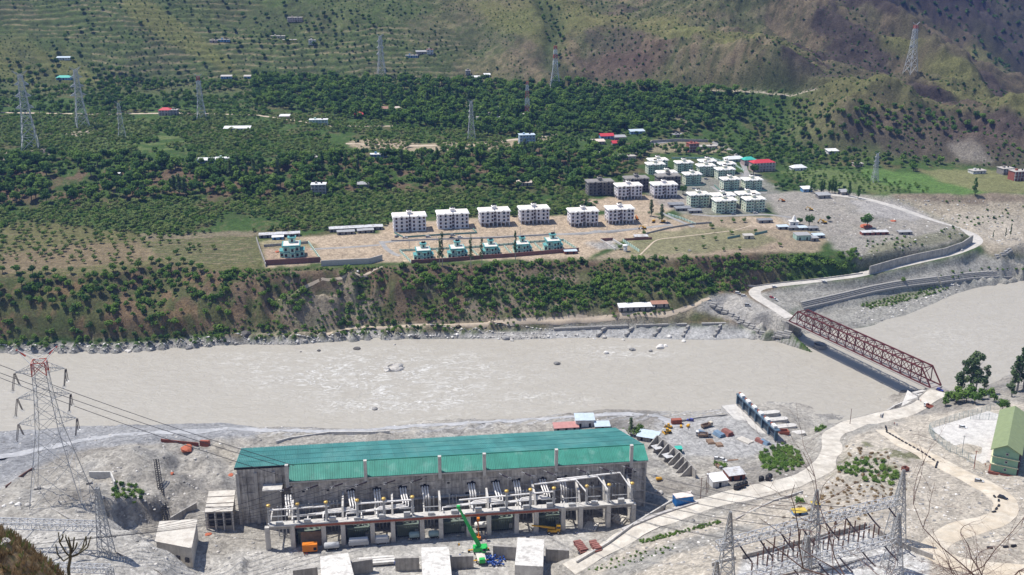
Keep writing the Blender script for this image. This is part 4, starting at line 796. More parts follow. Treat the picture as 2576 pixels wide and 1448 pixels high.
def block(name, label, cat, fc, w, yaw, depth, style, group, stilts, storey=2.3):
    wall = {'white': 'whitepaint', 'pale': 'cream', 'grey': 'unfinished'}[style]; roofm = {'white': 'whiteroof', 'pale': 'whiteroof', 'grey': 'unfinished'}[style]
    bal = {'white': 'whitepaint', 'pale': 'palegreen', 'grey': 'unfinished'}[style]
    t = thing(name, label, cat, fc, yaw, group); st = storey; nf = 4; h = st * nf; D = depth; rec = .9
    z0 = st if stilts else 0.0
    m = MB(); hw = w / 2
    m.bx(-hw, -rec, 0, D, z0, h); m.bx(rec, hw, 0, D, z0, h); m.bx(-rec, rec, 1.6, D - .6, z0 - (0 if stilts else 0), h - .002)
    m.build('wall', M_[wall], t)
    if stilts:
        cm = MB().bx(-.22, .22, 0, .44, 0, z0).mesh('column', M_[wall])
        for x in np.linspace(-hw + .3, hw - .3, 8):
            for y in (.15, D * .5, D - .6): put('column', cm, t, (x, y, -.3), (0, 0, 0), (1, 1, 1 + .3 / z0))
        MB().bx(-rec - .5, rec + .5, 2.2, D - 1.5, -.3, z0).build('stair_core', M_['unfinished'], t)
    if style == 'pale': 
        for f in range(nf): MB().bx(-hw + .02, hw - .02, -.10, .0, f * st + st - .42, f * st + st - .08).build('band', M_['palegreen'], t)
    # roof slab with sloping edge and gablets, parapet
    r = MB(); o = .75
    for s in (-1, 1):
        xa, xb = (-hw - o, -.3) if s < 0 else (.3, hw + o)
        b = len(r.v); e = .55
        for (x0, x1, y0, y1, z) in ((xa, xb, -o, D + o, h), (xa + (e if s < 0 else .1), xb - (e if s > 0 else .1), -o + e, D + o - e, h + .75)):
            r.v += [(x0, y0, z), (x1, y0, z), (x1, y1, z), (x0, y1, z)]
        for q in ((3, 2, 1, 0), (0, 1, 5, 4), (1, 2, 6, 5), (2, 3, 7, 6), (3, 0, 4, 7), (4, 5, 6, 7)): r.f.append([b + i for i in q])
        gx = s * hw * .52
        r.yprofile([(gx - 1.5, h + .05), (gx + 1.5, h + .05), (gx, h + 1.0)], -o - .25, .8)
    rf = r.build('roof', M_[roofm], t)
    ps = MB()
    for s in (-1, 1):
        xa, xb = (-hw + .5, -.9) if s < 0 else (.9, hw - .5)
        ps.bx(xa, xb, .6, D - .6, h + .74, h + .78)
    ps.build('roof_deck', M_['slab' if style != 'grey' else 'unfinished'], rf)
    tw = MB().bx(-1.25, 1.25, D * .35, D * .35 + 3.0, h + .3, h + 2.3); tw.build('stair_tower', M_[wall], t)
    cap = MB(); cap.yprofile([(-1.65, h + 2.3), (1.65, h + 2.3), (1.65, h + 2.45), (0, h + 2.95), (-1.65, h + 2.45)], D * .35 - .4, D * .35 + 3.4); cap.build('tower_roof', M_[roofm], t)
    tk = MB().lathe([(.55, 0), (.6, .1), (.6, .75), (.45, .95), (.15, 1.05)], 10, (0, 0, 0)); 
    for sx in (-.6, .6): put('water_tank', MATS.setdefault('_tank', tk.mesh('water_tank', M_['tankblack'], True)), t, (sx, D * .35 + 1.5, h + 2.62))
    # windows and balconies
    key = style; f0 = 1 if stilts else 0
    cols_ = [(-.83, 'w'), (-.50, 'b'), (-.19, 'w'), (.25, 'w'), (.60, 'b'), (.87, 'w')]
    if style == 'pale': cols_ = [(-.86, 'w'), (-.60, 'b'), (-.30, 'w'), (.22, 'w'), (.55, 'b'), (.86, 'w')]
    bk = ('bal', style)
    if bk not in WM:
        b = MB(); b.bx(-1.15, 1.15, -.95, .0, -.1, .02).bx(-1.15, 1.15, -.95, -.85, .02, .62).bx(-1.15, -1.05, -.85, 0, .02, .62).bx(1.05, 1.15, -.85, 0, .02, .62); WM[bk] = b.mesh('balcony', M_[bal])
        WM[('door', style)] = MB().bx(-.55, .55, -.02, .05, 0, 1.8).mesh('balcony_door', M_['dark' if style != 'pale' else 'glass'])
    for f in range(f0, nf):
        for cx, kd in cols_:
            x = cx * hw
            if kd == 'w' : window(t, x, 0, f * st + .7, key)
            else:
                if f > 0 or style == 'pale': bo = put('balcony', WM[bk], t, (x, 0, f * st + .06)); put('balcony_door', WM[('door', style)], bo, (0, 0, 0))
                else: window(t, x, 0, .7, key)
        window(t, 0, 1.6, f * st + .9, key)
        for y in (.28, .72): window(t, -hw, D * y, f * st + .7, key, -math.pi / 2)
    if style == 'grey':
        sc = MB()
        for x in np.arange(-hw - .3, hw + .4, 1.5): sc.bar((x, -1.1, -.2), (x, -1.1, h + .4), .1)
        for f in range(9): sc.bar((-hw - .4, -1.1, f * 1.05 + .5), (hw + .4, -1.1, f * 1.05 + .5), .09); 
        sc.build('scaffolding', M_['scaffold'], t)
    return t
wl = ['leftmost white four storey apartment block of the front row', 'second white apartment block from the left in the front row', 'third white apartment block from the left raised on open stilts', 'fourth white apartment block from the left in the front row on stilts',
      'fifth white apartment block with a grey stair tower and dark open ground floor', 'rightmost white apartment block of the front row beside the diggers', 'white apartment block of the rear pair, nearer the grey shells', 'white apartment block of the rear pair beside a dark round tree']
for i, (fc, w) in enumerate(WHITE): block('apartment_block', wl[i], 'apartment block', fc, w, YW, 9.5, 'white', 'white apartment blocks', i >= 2, 2.28 if i < 6 else 2.2)
gl = ['leftmost grey unfinished apartment shell wrapped in scaffolding', 'grey unfinished apartment shell half hidden behind a white block', 'grey unfinished apartment shell furthest right, behind the rear white block']
for i, (fc, w) in enumerate(GREY): block('apartment_shell', gl[i], 'building shell', fc, w, YW, 9, 'grey', 'grey apartment shells', False, 2.2)
pl_ = ['pale green apartment block left of the front group beside the black shacks', 'pale green block just behind the middle block of the front group', 'middle pale green block in the front row of the front group', 'pale green block just behind the rightmost of the front group', 'rightmost pale green block in the front row of the front group',
       'left block of the pale green pair above the front group', 'right block of the pale green pair above the front group', 'single pale green block with teal fence in the middle of the estate', 'low seen pale green block behind trees left of the middle one', 'rear block of the pale green pair at the far left back of the estate',
       'front block of the pale green pair at the far left back of the estate', 'second pale green block from the left in the back row of the estate', 'rear block of the central pair in the back row', 'front block of the central pair in the back row', 'rear block of the right hand pair in the back row', 'front block of the right hand pair in the back row']
for i, (fc, w) in enumerate(PALE): block('green_apartment_block', pl_[i], 'apartment block', fc, w, YW, 8, 'pale', 'pale green apartment blocks', False, (1.95 if i < 5 else 1.75))

def villa(fc, w, label):
    t = thing('villa', label, 'house', fc, YW, 'teal trimmed villas'); k = w / 11.5; t.scale = (k, k, k)
    tr, wm = M_['tealtrim'], M_['villawall']
    MB().bx(-4.0, 3.2, 0, 8, -.5, 5.2).build('wall', wm, t); MB().bx(-5.6, -4.0, 1.2, 6.5, -.5, 2.7).build('side_wing', wm, t); MB().bx(3.2, 5.2, 1.5, 7, -.5, 2.7).build('side_wing', wm, t)
    MB().bx(-1.0, 1.2, -1.2, 0, -.5, 4.6).build('porch', wm, t)
    for z, o in ((2.55, .25), (5.2, .55)):
        MB().bx(-4 - o, 3.2 + o, -o, 8 + o, z, z + .3 + .2 * (z > 4)).build('fascia', tr, t)
    MB().bx(-3.9, 3.1, .1, 7.9, 5.72, 5.76).build('roof_deck', M_['slab'], t)
    for a, b, c, d in ((-5.8, -4.26, 1.0, 6.7), (3.46, 5.4, 1.3, 7.2)): MB().bx(a, b, c, d, 2.7, 2.98).build('wing_roof', tr, t)
    MB().bx(-1.3, 1.5, -1.5, -.56, 4.62, 4.95).build('porch_roof', tr, t); MB().bx(-1.3, 1.5, -1.5, -.26, 2.3, 2.5).build('balcony', tr, t)
    tw = MB().bx(-1.6, 1.4, 4.2, 7.2, 5.7, 8.0).build('stair_tower', wm, t); MB().bx(-2.0, 1.8, 3.8, 7.6, 8.0, 8.35).build('tower_roof', tr, t)
    window(tw, 0, 4.2, 6.3, 'villa')
    tk = MATS['_tank']; put('water_tank', tk, t, (-.5, 5.6, 8.33)); put('water_tank', tk, t, (.7, 5.8, 8.33))
    for x in (-2.9, 2.2):
        for z in (.6, 3.3): window(t, x, 0, z, 'villa')
    for z in (.6, 3.1): window(t, .1, -1.2, z, 'villa')
    for y in (2.2, 5.5): window(t, -4.0, y, 3.3, 'villa', -math.pi / 2)
    window(t, -4.8, 1.2, .6, 'villa'); window(t, 4.2, 1.5, .6, 'villa')
vl = ['teal trimmed villa standing alone in its walled yard at the left', 'leftmost teal trimmed villa of the row of five', 'second teal trimmed villa of the row of five behind slim trees', 'middle teal trimmed villa of the row of five', 'fourth teal trimmed villa of the row behind a slim tree', 'rightmost teal trimmed villa of the row beside the gravel heap']
for i, (fc, w) in enumerate(VILLA): villa(fc, w, vl[i])

def house(h, s):
    px0, px1, py, D, nf, roof, wall, rm, label, yaw = h; fc, w = s; D *= .8; st = 2.2
    t = thing('house', label, 'house', fc, R_(yaw), 'scattered hillside houses'); hw = w / 2; H = st * nf; wm = M_[wall]; r = M_[rm]
    MB().bx(-hw, hw, 0, D, -1.5, H).build('wall', wm, t); o = .5
    if roof == 'flat':
        rf = MB().bx(-hw - .35, hw + .35, -.6, D + .35, H, H + .28).build('roof', r, t)
        MB().bx(-hw * .5, -hw * .5 + 1.5, D * .4, D * .4 + 1.6, H + .28, H + 1.5).build('rooftop_room', wm, t)
        put('water_tank', MATS['_tank'], t, (hw * .4, D * .5, H + .28))
    elif roof == 'shed': MB().profile([(-o, H + .05), (D + o, H + 1.0), (D + o, H + 1.12), (-o, H + .17)], -hw - o, hw + o).build('roof', r, t)
    elif roof == 'gable': MB().profile([(-o, H - .05), (D / 2, H + 1.7), (D + o, H - .05), (D + o, H + .1), (D / 2, H + 1.9), (-o, H + .1)], -hw - o, hw + o).build('roof', r, t)
    else:
        m = MB(); x = hw + o; y0, y1 = -o, D + o; rl = max(.3, hw - D * .45)
        m.v += [(-x, y0, H), (x, y0, H), (x, y1, H), (-x, y1, H), (-rl, D / 2, H + 1.9), (rl, D / 2, H + 1.9)]
        m.f += [[0, 1, 5, 4], [1, 2, 5], [2, 3, 4, 5], [3, 0, 4], [3, 2, 1, 0]]; m.build('roof', r, t)
    n = max(2, int(w / 2.3)); dm = MB().bx(-.4, .4, -.03, .05, 0, 1.6).mesh('door', M_['dark'])
    for f in range(nf):
        if f: MB().bx(-hw - .3, hw + .3, -.9, 0, f * st - .1, f * st + .06).build('gallery', M_['concrete_light'], t)
        for k in range(n):
            x = -hw + w * (k + .5) / n
            if f == 0 and k == n // 2: put('door', dm, t, (x, 0, 0))
            else: window(t, x, 0, f * st + .75, 'house')
    if nf >= 2 or wall == 'bluewall':
        pm = MB().bx(-.09, .09, -.09, .09, 0, H).mesh('post', M_['whitewall'])
        for k in range(n + 1): put('post', pm, t, (-hw + w * k / n, -.75 if roof == 'flat' or nf > 1 else -.35, 0))
for h, s in HS: house(h, s)
# ================================================================= VEGETATION
def leafmat(name, c1, c2, rnd=.35):
    m = bpy.data.materials.new(name); m.use_nodes = True; t = m.node_tree; N = t.nodes; L = t.links; b = N['Principled BSDF']
    b.inputs['Roughness'].default_value = .75; b.inputs['Specular IOR Level'].default_value = .15
    oi = N.new('ShaderNodeObjectInfo'); g = N.new('ShaderNodeNewGeometry'); n = N.new('ShaderNodeTexNoise'); n.inputs['Scale'].default_value = .7; n.inputs['Detail'].default_value = 3
    L.new(g.outputs['Position'], n.inputs['Vector'])
    ad = N.new('ShaderNodeMath'); ad.operation = 'ADD'; L.new(oi.outputs['Random'], ad.inputs[0]); L.new(n.outputs[0], ad.inputs[1])
    r = N.new('ShaderNodeMapRange'); r.inputs[1].default_value = .35; r.inputs[2].default_value = 1.25; L.new(ad.outputs[0], r.inputs[0])
    mx = N.new('ShaderNodeMix'); mx.data_type = 'RGBA'; mx.inputs[6].default_value = (*c1, 1); mx.inputs[7].default_value = (*c2, 1); L.new(r.outputs[0], mx.inputs[0])
    L.new(mx.outputs[2], b.inputs['Base Color'])
    tr = N.new('ShaderNodeBsdfTranslucent'); L.new(mx.outputs[2], tr.inputs[0]); ms = N.new('ShaderNodeMixShader'); ms.inputs[0].default_value = .3
    L.new(b.outputs[0], ms.inputs[1]); L.new(tr.outputs[0], ms.inputs[2]); L.new(ms.outputs[0], N['Material Output'].inputs[0])
    return m
LF = {'dark': leafmat('leaf_dark', (.03, .08, .02), (.09, .175, .042)), 'mid': leafmat('leaf_mid', (.06, .135, .025), (.155, .25, .05)), 'pale': leafmat('leaf_pale', (.125, .18, .05), (.24, .30, .095)),
      'bright': leafmat('leaf_bright', (.075, .16, .025), (.16, .26, .05)), 'euc': leafmat('leaf_grey', (.06, .11, .045), (.135, .19, .085)), 'dry': leafmat('leaf_dry', (.22, .155, .085), (.34, .25, .14))}
col('bark', (.13, .10, .075), var=.3, scale=2); col('barkpale', (.33, .30, .26), var=.3, scale=2)
RG = np.random.RandomState(11)
def crown(name, blobs, n, leaf, m, flat=.6):
    """leaf faces spread through several lobes; more towards the lobe surfaces"""
    w = np.array([b[3] * b[4] for b in blobs]); w = w / w.sum(); k = RG.choice(len(blobs), n, p=w); B = np.array(blobs)[k]
    d = RG.normal(size=(n, 3)); d /= np.linalg.norm(d, axis=1)[:, None]
    rad = RG.uniform(.35, 1.08, n) ** .6; P = B[:, :3] + d * rad[:, None] * B[:, 3:4] * np.stack([np.ones(n), np.ones(n), B[:, 4] / B[:, 3]], -1)
    nr = d * .8 + RG.normal(size=(n, 3)) * .6 + np.array([0, 0, flat]); nr /= np.linalg.norm(nr, axis=1)[:, None]
    a = np.cross(nr, RG.normal(size=(n, 3))); a /= np.linalg.norm(a, axis=1)[:, None]; b = np.cross(nr, a)
    s = leaf * RG.uniform(.6, 1.35, n)[:, None]; e = RG.uniform(.55, 1.0, n)[:, None]
    V = np.stack([P - a * s, P + b * s * e * .8 - a * s * .1, P + a * s, P - b * s * e], 1).reshape(-1, 3)
    me = bpy.data.meshes.new(name); me.from_pydata(V.tolist(), [], np.arange(4 * n).reshape(n, 4).tolist()); me.materials.append(m); return me
def trunk(name, h, r, top, branches, m):
    mb = MB(); mb.tube([(0, 0, -.6), (.03 * h, 0, h * .5), (0, .03 * h, h)], [r * 1.25, r * .8, r * .35], 6)
    for _ in range(branches):
        a = RG.uniform(0, 6.28); z = RG.uniform(.45, .85) * h; l = top * RG.uniform(.5, .9)
        mb.tube([(0, 0, z), (math.cos(a) * l * .6, math.sin(a) * l * .6, z + l * .5), (math.cos(a) * l, math.sin(a) * l, z + l * .75)], [r * .5, r * .35, r * .15], 5)
    return mb.mesh(name, m)
def lobes(n, R, H, zc, r):
    o = [(0, 0, zc, R * .7, H * .42)]
    for i in range(n):
        a = RG.uniform(0, 6.28); q = RG.uniform(.35, .75) * R; o.append((math.cos(a) * q, math.sin(a) * q, zc + RG.uniform(-.3, .34) * H, r * RG.uniform(.7, 1.2), r * RG.uniform(.6, 1.0)))
    return o
def column(n, R, z0, z1, r):
    return [(RG.uniform(-1, 1) * R * (1 - .6 * i / n), RG.uniform(-1, 1) * R * (1 - .6 * i / n), z0 + (z1 - z0) * (i + .5) / n, r * (1 - .45 * i / n) * RG.uniform(.75, 1.2), (z1 - z0) / n * RG.uniform(.8, 1.15)) for i in range(n)]
KIND = {}
def kind(name, n, fc, ft): KIND[name] = [(fc(i), ft(i) if ft else None) for i in range(n)]
kind('orchard_tree', 4, lambda i: crown('crown', lobes(6, 2.0, 2.6, 2.5, 1.05), 210, .42, LF['pale' if i < 3 else 'mid']), lambda i: trunk('trunk', 2.3, .14, 1.3, 4, M_['bark']))
kind('broadleaf_tree', 5, lambda i: crown('crown', lobes(9, 2.7, 4.2, 4.3, 1.35), 420, .5, LF[('dark', 'mid', 'dark', 'mid', 'bright')[i]]), lambda i: trunk('trunk', 4.2, .24, 2.0, 4, M_['bark']))
kind('tall_tree', 4, lambda i: crown('crown', column(8, 1.2, 3.0, 14.5, 1.8), 560, .5, LF[('dark', 'euc', 'euc', 'dark')[i]]), lambda i: trunk('trunk', 12.5, .28, 1.6, 5, M_['barkpale' if i == 1 else 'bark']))
kind('gum_tree', 2, lambda i: crown('crown', column(11, 2.3, 3.5, 15.5, 1.9), 1500, .36, LF['euc']), lambda i: trunk('trunk', 13.5, .3, 3.0, 8, M_['barkpale']))
kind('slim_tree', 3, lambda i: crown('crown', column(9, .8, 6.0, 19.5, 1.15), 420, .42, LF['euc']), lambda i: trunk('trunk', 18.5, .22, 1.2, 7, M_['barkpale']))
kind('shrub', 5, lambda i: crown('crown', lobes(6, 1.3, 1.4, .75, .75), 170, .3, LF[('mid', 'bright', 'dark', 'mid', 'bright')[i]]), lambda i: trunk('stem', 1.0, .07, .6, 3, M_['bark']))
kind('dry_bush', 2, lambda i: crown('crown', lobes(4, .6, .7, .35, .35), 60, .2, LF['dry']), lambda i: trunk('stem', .5, .03, .3, 2, M_['bark']))
SCAT = {k: [] for k in KIND}                      # kind -> list of (x, y, z, scale, turn, variant, area)
OCC = {}
def free(x, y, d):
    c = (int(x // 6), int(y // 6))
    for i in (-1, 0, 1):
        for j in (-1, 0, 1):
            for a, b, r in OCC.get((c[0] + i, c[1] + j), ()):
                if (a - x) ** 2 + (b - y) ** 2 < (d * .5 + r * .5) ** 2: return False
    return True
def occ(x, y, r): OCC.setdefault((int(x // 6), int(y // 6)), []).append((x, y, r))
def blocked(x, y, m=0.0):
    for cx, cy, hx, hy, rz in AVOID:
        dx, dy = x - cx, y - cy
        if abs(dx) > hx + hy + m or abs(dy) > hx + hy + m: continue
        cr, sr = math.cos(rz), math.sin(rz)
        if abs(dx * cr + dy * sr) < hx + m and abs(-dx * sr + dy * cr) < hy + m: return True
    return False
def scatter(kd, poly, spacing, area, ymin, ymax, s=(.75, 1.25), dens_=(1.0, 0), nscale=40, variants=None, seed=0, keep=1.0, nlo=None):
    """plants over the ground inside a surveyed outline, at least `spacing` apart; thinned by a noise where asked"""
    P = np.array(poly, float); rng = np.random.RandomState(seed + 5); lim = []
    x0 = (P[:, 0].min() - 1288) / FPX * ymax * 1.12 if P[:, 0].min() < 1288 else (P[:, 0].min() - 1288) / FPX * ymin
    x1 = (P[:, 0].max() - 1288) / FPX * ymax * 1.12 if P[:, 0].max() > 1288 else (P[:, 0].max() - 1288) / FPX * ymin
    n = int((x1 - x0) * (ymax - ymin) / spacing ** 2 * 2.2)
    X = rng.uniform(x0, x1, n); Y = rng.uniform(ymin, ymax, n); Z = gz(X, Y); px, py, sc = PX(X, Y, Z)
    ok = inpoly(px, py, poly) & (Z > 1.0)
    if nlo is not None: ok &= fbm(X / nscale, Y / nscale, seed + 300, 3) > nlo
    ok &= rng.uniform(0, 1, n) < keep
    nv = variants or list(range(len(KIND[kd])))
    for i in np.nonzero(ok)[0]:
        x, y = X[i], Y[i]; k = rng.uniform(*s)
        if blocked(x, y, .6) or not free(x, y, spacing): continue
        occ(x, y, spacing); SCAT[kd].append((x, y, Z[i], k, rng.uniform(0, 6.28), nv[rng.randint(len(nv))], area))
def plant(kd, px, py, k, area, v=0, base=None):
    g = G(px, py) if base is None else np.array(base); occ(g[0], g[1], 3.0); SCAT[kd].append((g[0], g[1], g[2], k, RG.uniform(0, 6.28), v, area))
# roads keep their verges free
for nm, (w, hw) in RSPEC.items():
    for q in w[::2]: AVOID.append((q[0], q[1], hw + 1.2, hw + 1.2, 0))
# --- single trees that can be picked out
for px, py, k in ((1113, 672, 1.0), (1185, 674, .95), (1212, 668, .8), (1297, 655, .85), (1106, 668, .8)): plant('slim_tree', px, py, k, 'beside the brown wall in front of the teal villas', random.randrange(3))
for px, py, k in ((1638, 545, .75), (1664, 560, .8)): plant('tall_tree', px, py, k, 'by the diggers right of the white apartments', 1)
for px, py, k in ((452, 492, 1.0), (440, 490, .9), (466, 494, .85)): plant('tall_tree', px, py, k, 'standing as a clump in the left orchard', 1)
for px, py in ((605, 470), (622, 462), (640, 455), (660, 446), (600, 440), (850, 430), (870, 425), (835, 440), (812, 430), (900, 440), (745, 430), (700, 440), (580, 450)): plant('tall_tree', px, py, random.uniform(.75, 1.1), 'in the wooded scarp left of centre', random.randrange(4))
for px, py in ((1010, 420), (1060, 415), (1100, 410), (1150, 415), (1200, 412), (1255, 430), (1300, 425), (1340, 440), (1370, 446), (1400, 450), (1345, 400), (1320, 395), (1430, 420), (1480, 410)): plant('tall_tree', px, py, random.uniform(.65, 1.0), 'in the wooded scarp behind the white apartments', random.randrange(4))
for px, py in ((960, 260), (985, 255), (1010, 262), (1035, 258), (1075, 265), (1100, 262), (1125, 268), (1130, 258), (1150, 266), (1180, 262), (1090, 255), (1500, 275), (1495, 270), (1340, 300), (1300, 310)): plant('tall_tree', px, py, random.uniform(.8, 1.2), 'in the tree belt below the terraced slope', random.randrange(4))
for px, py in ((2065, 488), (2072, 484), (2085, 487), (2093, 486), (2100, 488), (2135, 495), (2158, 500), (2040, 486)): plant('tall_tree', px, py, random.uniform(.55, .75), 'in the short row beside the gravel yard', 0)
plant('tall_tree', 2452, 492, .85, 'alone at the edge of the eroded river terrace', 3)
for px, py, k in ((2035, 570, 1.15), (2180, 575, 1.5), (2012, 566, .7), (2083, 558, .6)): plant('broadleaf_tree', px, py, k, 'standing alone in the gravel yard', 0)
plant('broadleaf_tree', 1895, 440, 1.2, 'beside the large red roofed building', 0); plant('broadleaf_tree', 1718, 490, 1.0, 'beside the rear white apartment block', 0)
for px, py, k in ((1646, 420, .6), (1632, 415, .6)): plant('tall_tree', px, py, k, 'behind the back row of pale green blocks', 0)
for px, py, k in ((2497, 605, .55), (2528, 602, .6), (2540, 600, .8)): plant('slim_tree', px, py, k * .62, 'standing on the pale river gravel at the right', 1)
plant('broadleaf_tree', 2272, 712, .55, 'alone below the bank road', 3)
for px, py in ((1586, 1093), (1600, 1098), (1570, 1100), (1610, 1090)): plant('tall_tree' if py == 1093 else 'broadleaf_tree', px, py, .52 if py == 1093 else .6, 'behind the right end of the powerhouse', 1)
for px, py in ((1962, 620), (1900, 585), (1768, 600), (1800, 605), (1840, 590), (1845, 560), (1790, 575), (1620, 592), (1770, 625), (1820, 632), (1700, 630), (1860, 628), (1560, 628), (1815, 560), (1872, 560)): plant('orchard_tree', px, py, random.uniform(.45, .8), 'in the dry meadow right of the villas', 3)
for px, py in ((2058, 1086), (2070, 1080), (2012, 1265), (1818, 1175), (1805, 1172)): plant('shrub', px, py, 1.2, 'on the near river bank', 3)
# --- zones
UP = 'in the upper orchards below the terraced slope'; DB = 'in the dark tree belt below the hill'; MS = 'on the wooded middle scarp'; LO = 'in the lower orchards beside the apartments'; LT = 'on the terraces above the left river bank'
BK = 'on the scarp above the far river bank'; HL = 'on the hillside'; FR = 'around the fields at the right'
scatter('broadleaf_tree', [(640, 195), (1450, 215), (1900, 235), (1900, 290), (1780, 330), (1640, 345), (1500, 335), (1250, 345), (900, 300), (640, 265)], 4.4, DB, 760, 1120, (.5, 1.5), seed=1, variants=[0, 2, 1, 1, 4], keep=.95)
scatter('broadleaf_tree', [(-200, 150), (230, 165), (420, 210), (640, 215), (640, 265), (400, 285), (-200, 300)], 6, DB, 760, 1120, (.7, 1.1), seed=2, nlo=.44, nscale=30)
scatter('broadleaf_tree', [(1880, 232), (2500, 300), (2500, 330), (2250, 345), (2100, 360), (2240, 395), (2400, 410), (2350, 425), (2100, 420), (1960, 400), (1900, 350)], 5.6, DB, 740, 1000, (.55, 1.0), seed=3, nlo=.42, nscale=35)
scatter('broadleaf_tree', [(1640, 385), (1830, 372), (1980, 385), (2330, 415), (2300, 432), (2120, 425), (1960, 420), (1830, 400)], 5, FR, 700, 900, (.6, .95), seed=4, nlo=.36, nscale=25)
scatter('broadleaf_tree', [(-200, 398), (300, 402), (560, 412), (900, 395), (1250, 385), (1560, 372), (1640, 372), (1600, 420), (1470, 470), (1440, 480), (1200, 478), (900, 480), (700, 500), (480, 500), (-200, 520)], 4.4, MS, 620, 820, (.45, 1.45), seed=5, nlo=.33, nscale=26, variants=[0, 2, 1, 1, 4])
scatter('orchard_tree', [(-200, 300), (640, 285), (900, 300), (1250, 345), (1300, 380), (900, 385), (850, 395), (500, 402), (-200, 405)], 3.2, UP, 690, 930, (.45, 1.05), seed=6, keep=.75, nlo=.4, nscale=30)
scatter('orchard_tree', [(-200, 515), (400, 505), (700, 490), (1100, 480), (1440, 470), (1480, 505), (1470, 540), (1300, 545), (990, 548), (960, 575), (640, 585), (380, 592), (150, 565), (-200, 570)], 2.9, LO, 580, 720, (.5, 1.05), seed=7, keep=.8, nlo=.36, nscale=25)
scatter('broadleaf_tree', [(760, 490), (1100, 482), (1480, 490), (1470, 545), (1300, 548), (1000, 548), (850, 530)], 5, LO, 580, 720, (.5, .8), seed=8, nlo=.45, nscale=20, variants=[0, 1])
scatter('orchard_tree', [(-200, 560), (150, 562), (400, 600), (560, 625), (380, 655), (240, 690), (-200, 695)], 4.6, LT, 550, 680, (.45, .9), seed=9, keep=.7, nlo=.3, nscale=25)
scatter('broadleaf_tree', [(-200, 688), (130, 685), (240, 690), (380, 655), (460, 660), (540, 690), (520, 730), (250, 745), (130, 770), (-200, 790)], 4.2, BK, 500, 600, (.5, .85), seed=10, variants=[1, 4, 0], nlo=.34, nscale=16)
scatter('broadleaf_tree', [(-200, 850), (250, 835), (480, 830), (480, 862), (250, 875), (-200, 885)], 3.6, BK, 480, 560, (.35, .6), seed=11, variants=[1, 1, 0], nlo=.3, nscale=14)
scatter('broadleaf_tree', [(-200, 770), (250, 745), (700, 700), (720, 780), (480, 830), (-200, 850)], 6.5, BK, 480, 600, (.3, .6), seed=12, variants=[1, 1, 0], keep=.5)
scatter('shrub', [(-200, 690), (560, 682), (700, 688), (1000, 672), (1500, 655), (2060, 640), (2130, 660), (2150, 690), (1900, 712), (1790, 740), (1600, 760), (1400, 795), (850, 822), (-200, 880)], 2.6, BK, 480, 600, (.6, 1.9), seed=13, nlo=.46, nscale=13)
scatter('shrub', [(1050, 700), (1600, 690), (1950, 655), (2120, 660), (2150, 690), (1900, 712), (1790, 740), (1500, 750), (1150, 790)], 2.2, BK, 490, 600, (.8, 1.9), seed=14, nlo=.46, nscale=11)
scatter('shrub', [(480, 850), (850, 820), (1200, 812), (1400, 806), (1400, 822), (1000, 838), (700, 855), (480, 866)], 2.0, BK, 490, 560, (.5, 1.1), seed=15, nlo=.4, nscale=12)
scatter('shrub', [(1540, 783), (1700, 775), (1690, 790), (1540, 800)], 1.5, BK, 490, 560, (.5, .8), seed=16, variants=[3])
scatter('shrub', [(-200, -30), (1350, -30), (2060, -30), (2300, 110), (2576, 260), (2600, 300), (1900, 240), (1400, 220), (-200, 220)], 5.0, HL, 820, 1250, (.4, 1.2), seed=17, nlo=.52, nscale=38, variants=[2, 0, 2])
scatter('broadleaf_tree', [(-200, -30), (900, -30), (1000, 100), (1300, 190), (600, 205), (-200, 215)], 11, HL, 850, 1250, (.3, .9), seed=18, nlo=.48, nscale=60, variants=[0, 2])
scatter('broadleaf_tree', [(690, 60), (860, 20), (960, 60), (960, 110), (860, 125), (720, 120), (540, 115), (540, 95)], 6.5, HL, 900, 1250, (.5, .9), seed=19, keep=.8)
scatter('broadleaf_tree', [(1350, 0), (1400, 0), (1430, 110), (1440, 170), (1405, 170), (1370, 80)], 6, HL, 900, 1250, (.4, .8), seed=20, keep=.7, variants=[0, 1])
scatter('shrub', [(1900, -20), (2600, -20), (2600, 250), (2450, 190), (2250, 80), (2100, 0)], 9, HL, 1150, 1900, (1.2, 2.6), seed=21, nlo=.42, nscale=60, variants=[2])
scatter('broadleaf_tree', [(1500, 300), (1700, 300), (1900, 340), (2000, 385), (1850, 375), (1640, 350), (1500, 345)], 6, DB, 740, 1000, (.5, .9), seed=22, nlo=.4, nscale=25)
scatter('orchard_tree', [(1970, 420), (2150, 425), (2250, 460), (2420, 478), (2400, 484), (2230, 488), (1960, 470)], 4.2, FR, 660, 800, (.4, .7), seed=23, nlo=.45, nscale=20, variants=[3])
scatter('broadleaf_tree', [(1950, 445), (2060, 450), (2130, 480), (1950, 480)], 4.5, FR, 660, 800, (.45, .8), seed=24, nlo=.38, nscale=20, variants=[0, 2])
scatter('shrub', [(2110, 640), (2150, 630), (2185, 690), (2150, 700)], 1.8, BK, 500, 620, (.7, 1.3), seed=25, variants=[1, 3])
scatter('shrub', [(2250, 510), (2576, 500), (2576, 560), (2440, 570), (2330, 540)], 3.5, FR, 580, 720, (.3, .9), seed=26, nlo=.6, nscale=18)
scatter('shrub', [(2170, 610), (2400, 572), (2440, 590), (2200, 650)], 3, 'on the grassy bank above the retaining wall', 540, 660, (.35, .8), seed=27, nlo=.5, nscale=14)
scatter('shrub', [(2100, 735), (2350, 690), (2576, 655), (2576, 690), (2250, 715), (2050, 765)], 3, 'on the slope between the bank road and the layered walls', 500, 660, (.4, .9), seed=28, nlo=.5, nscale=14)
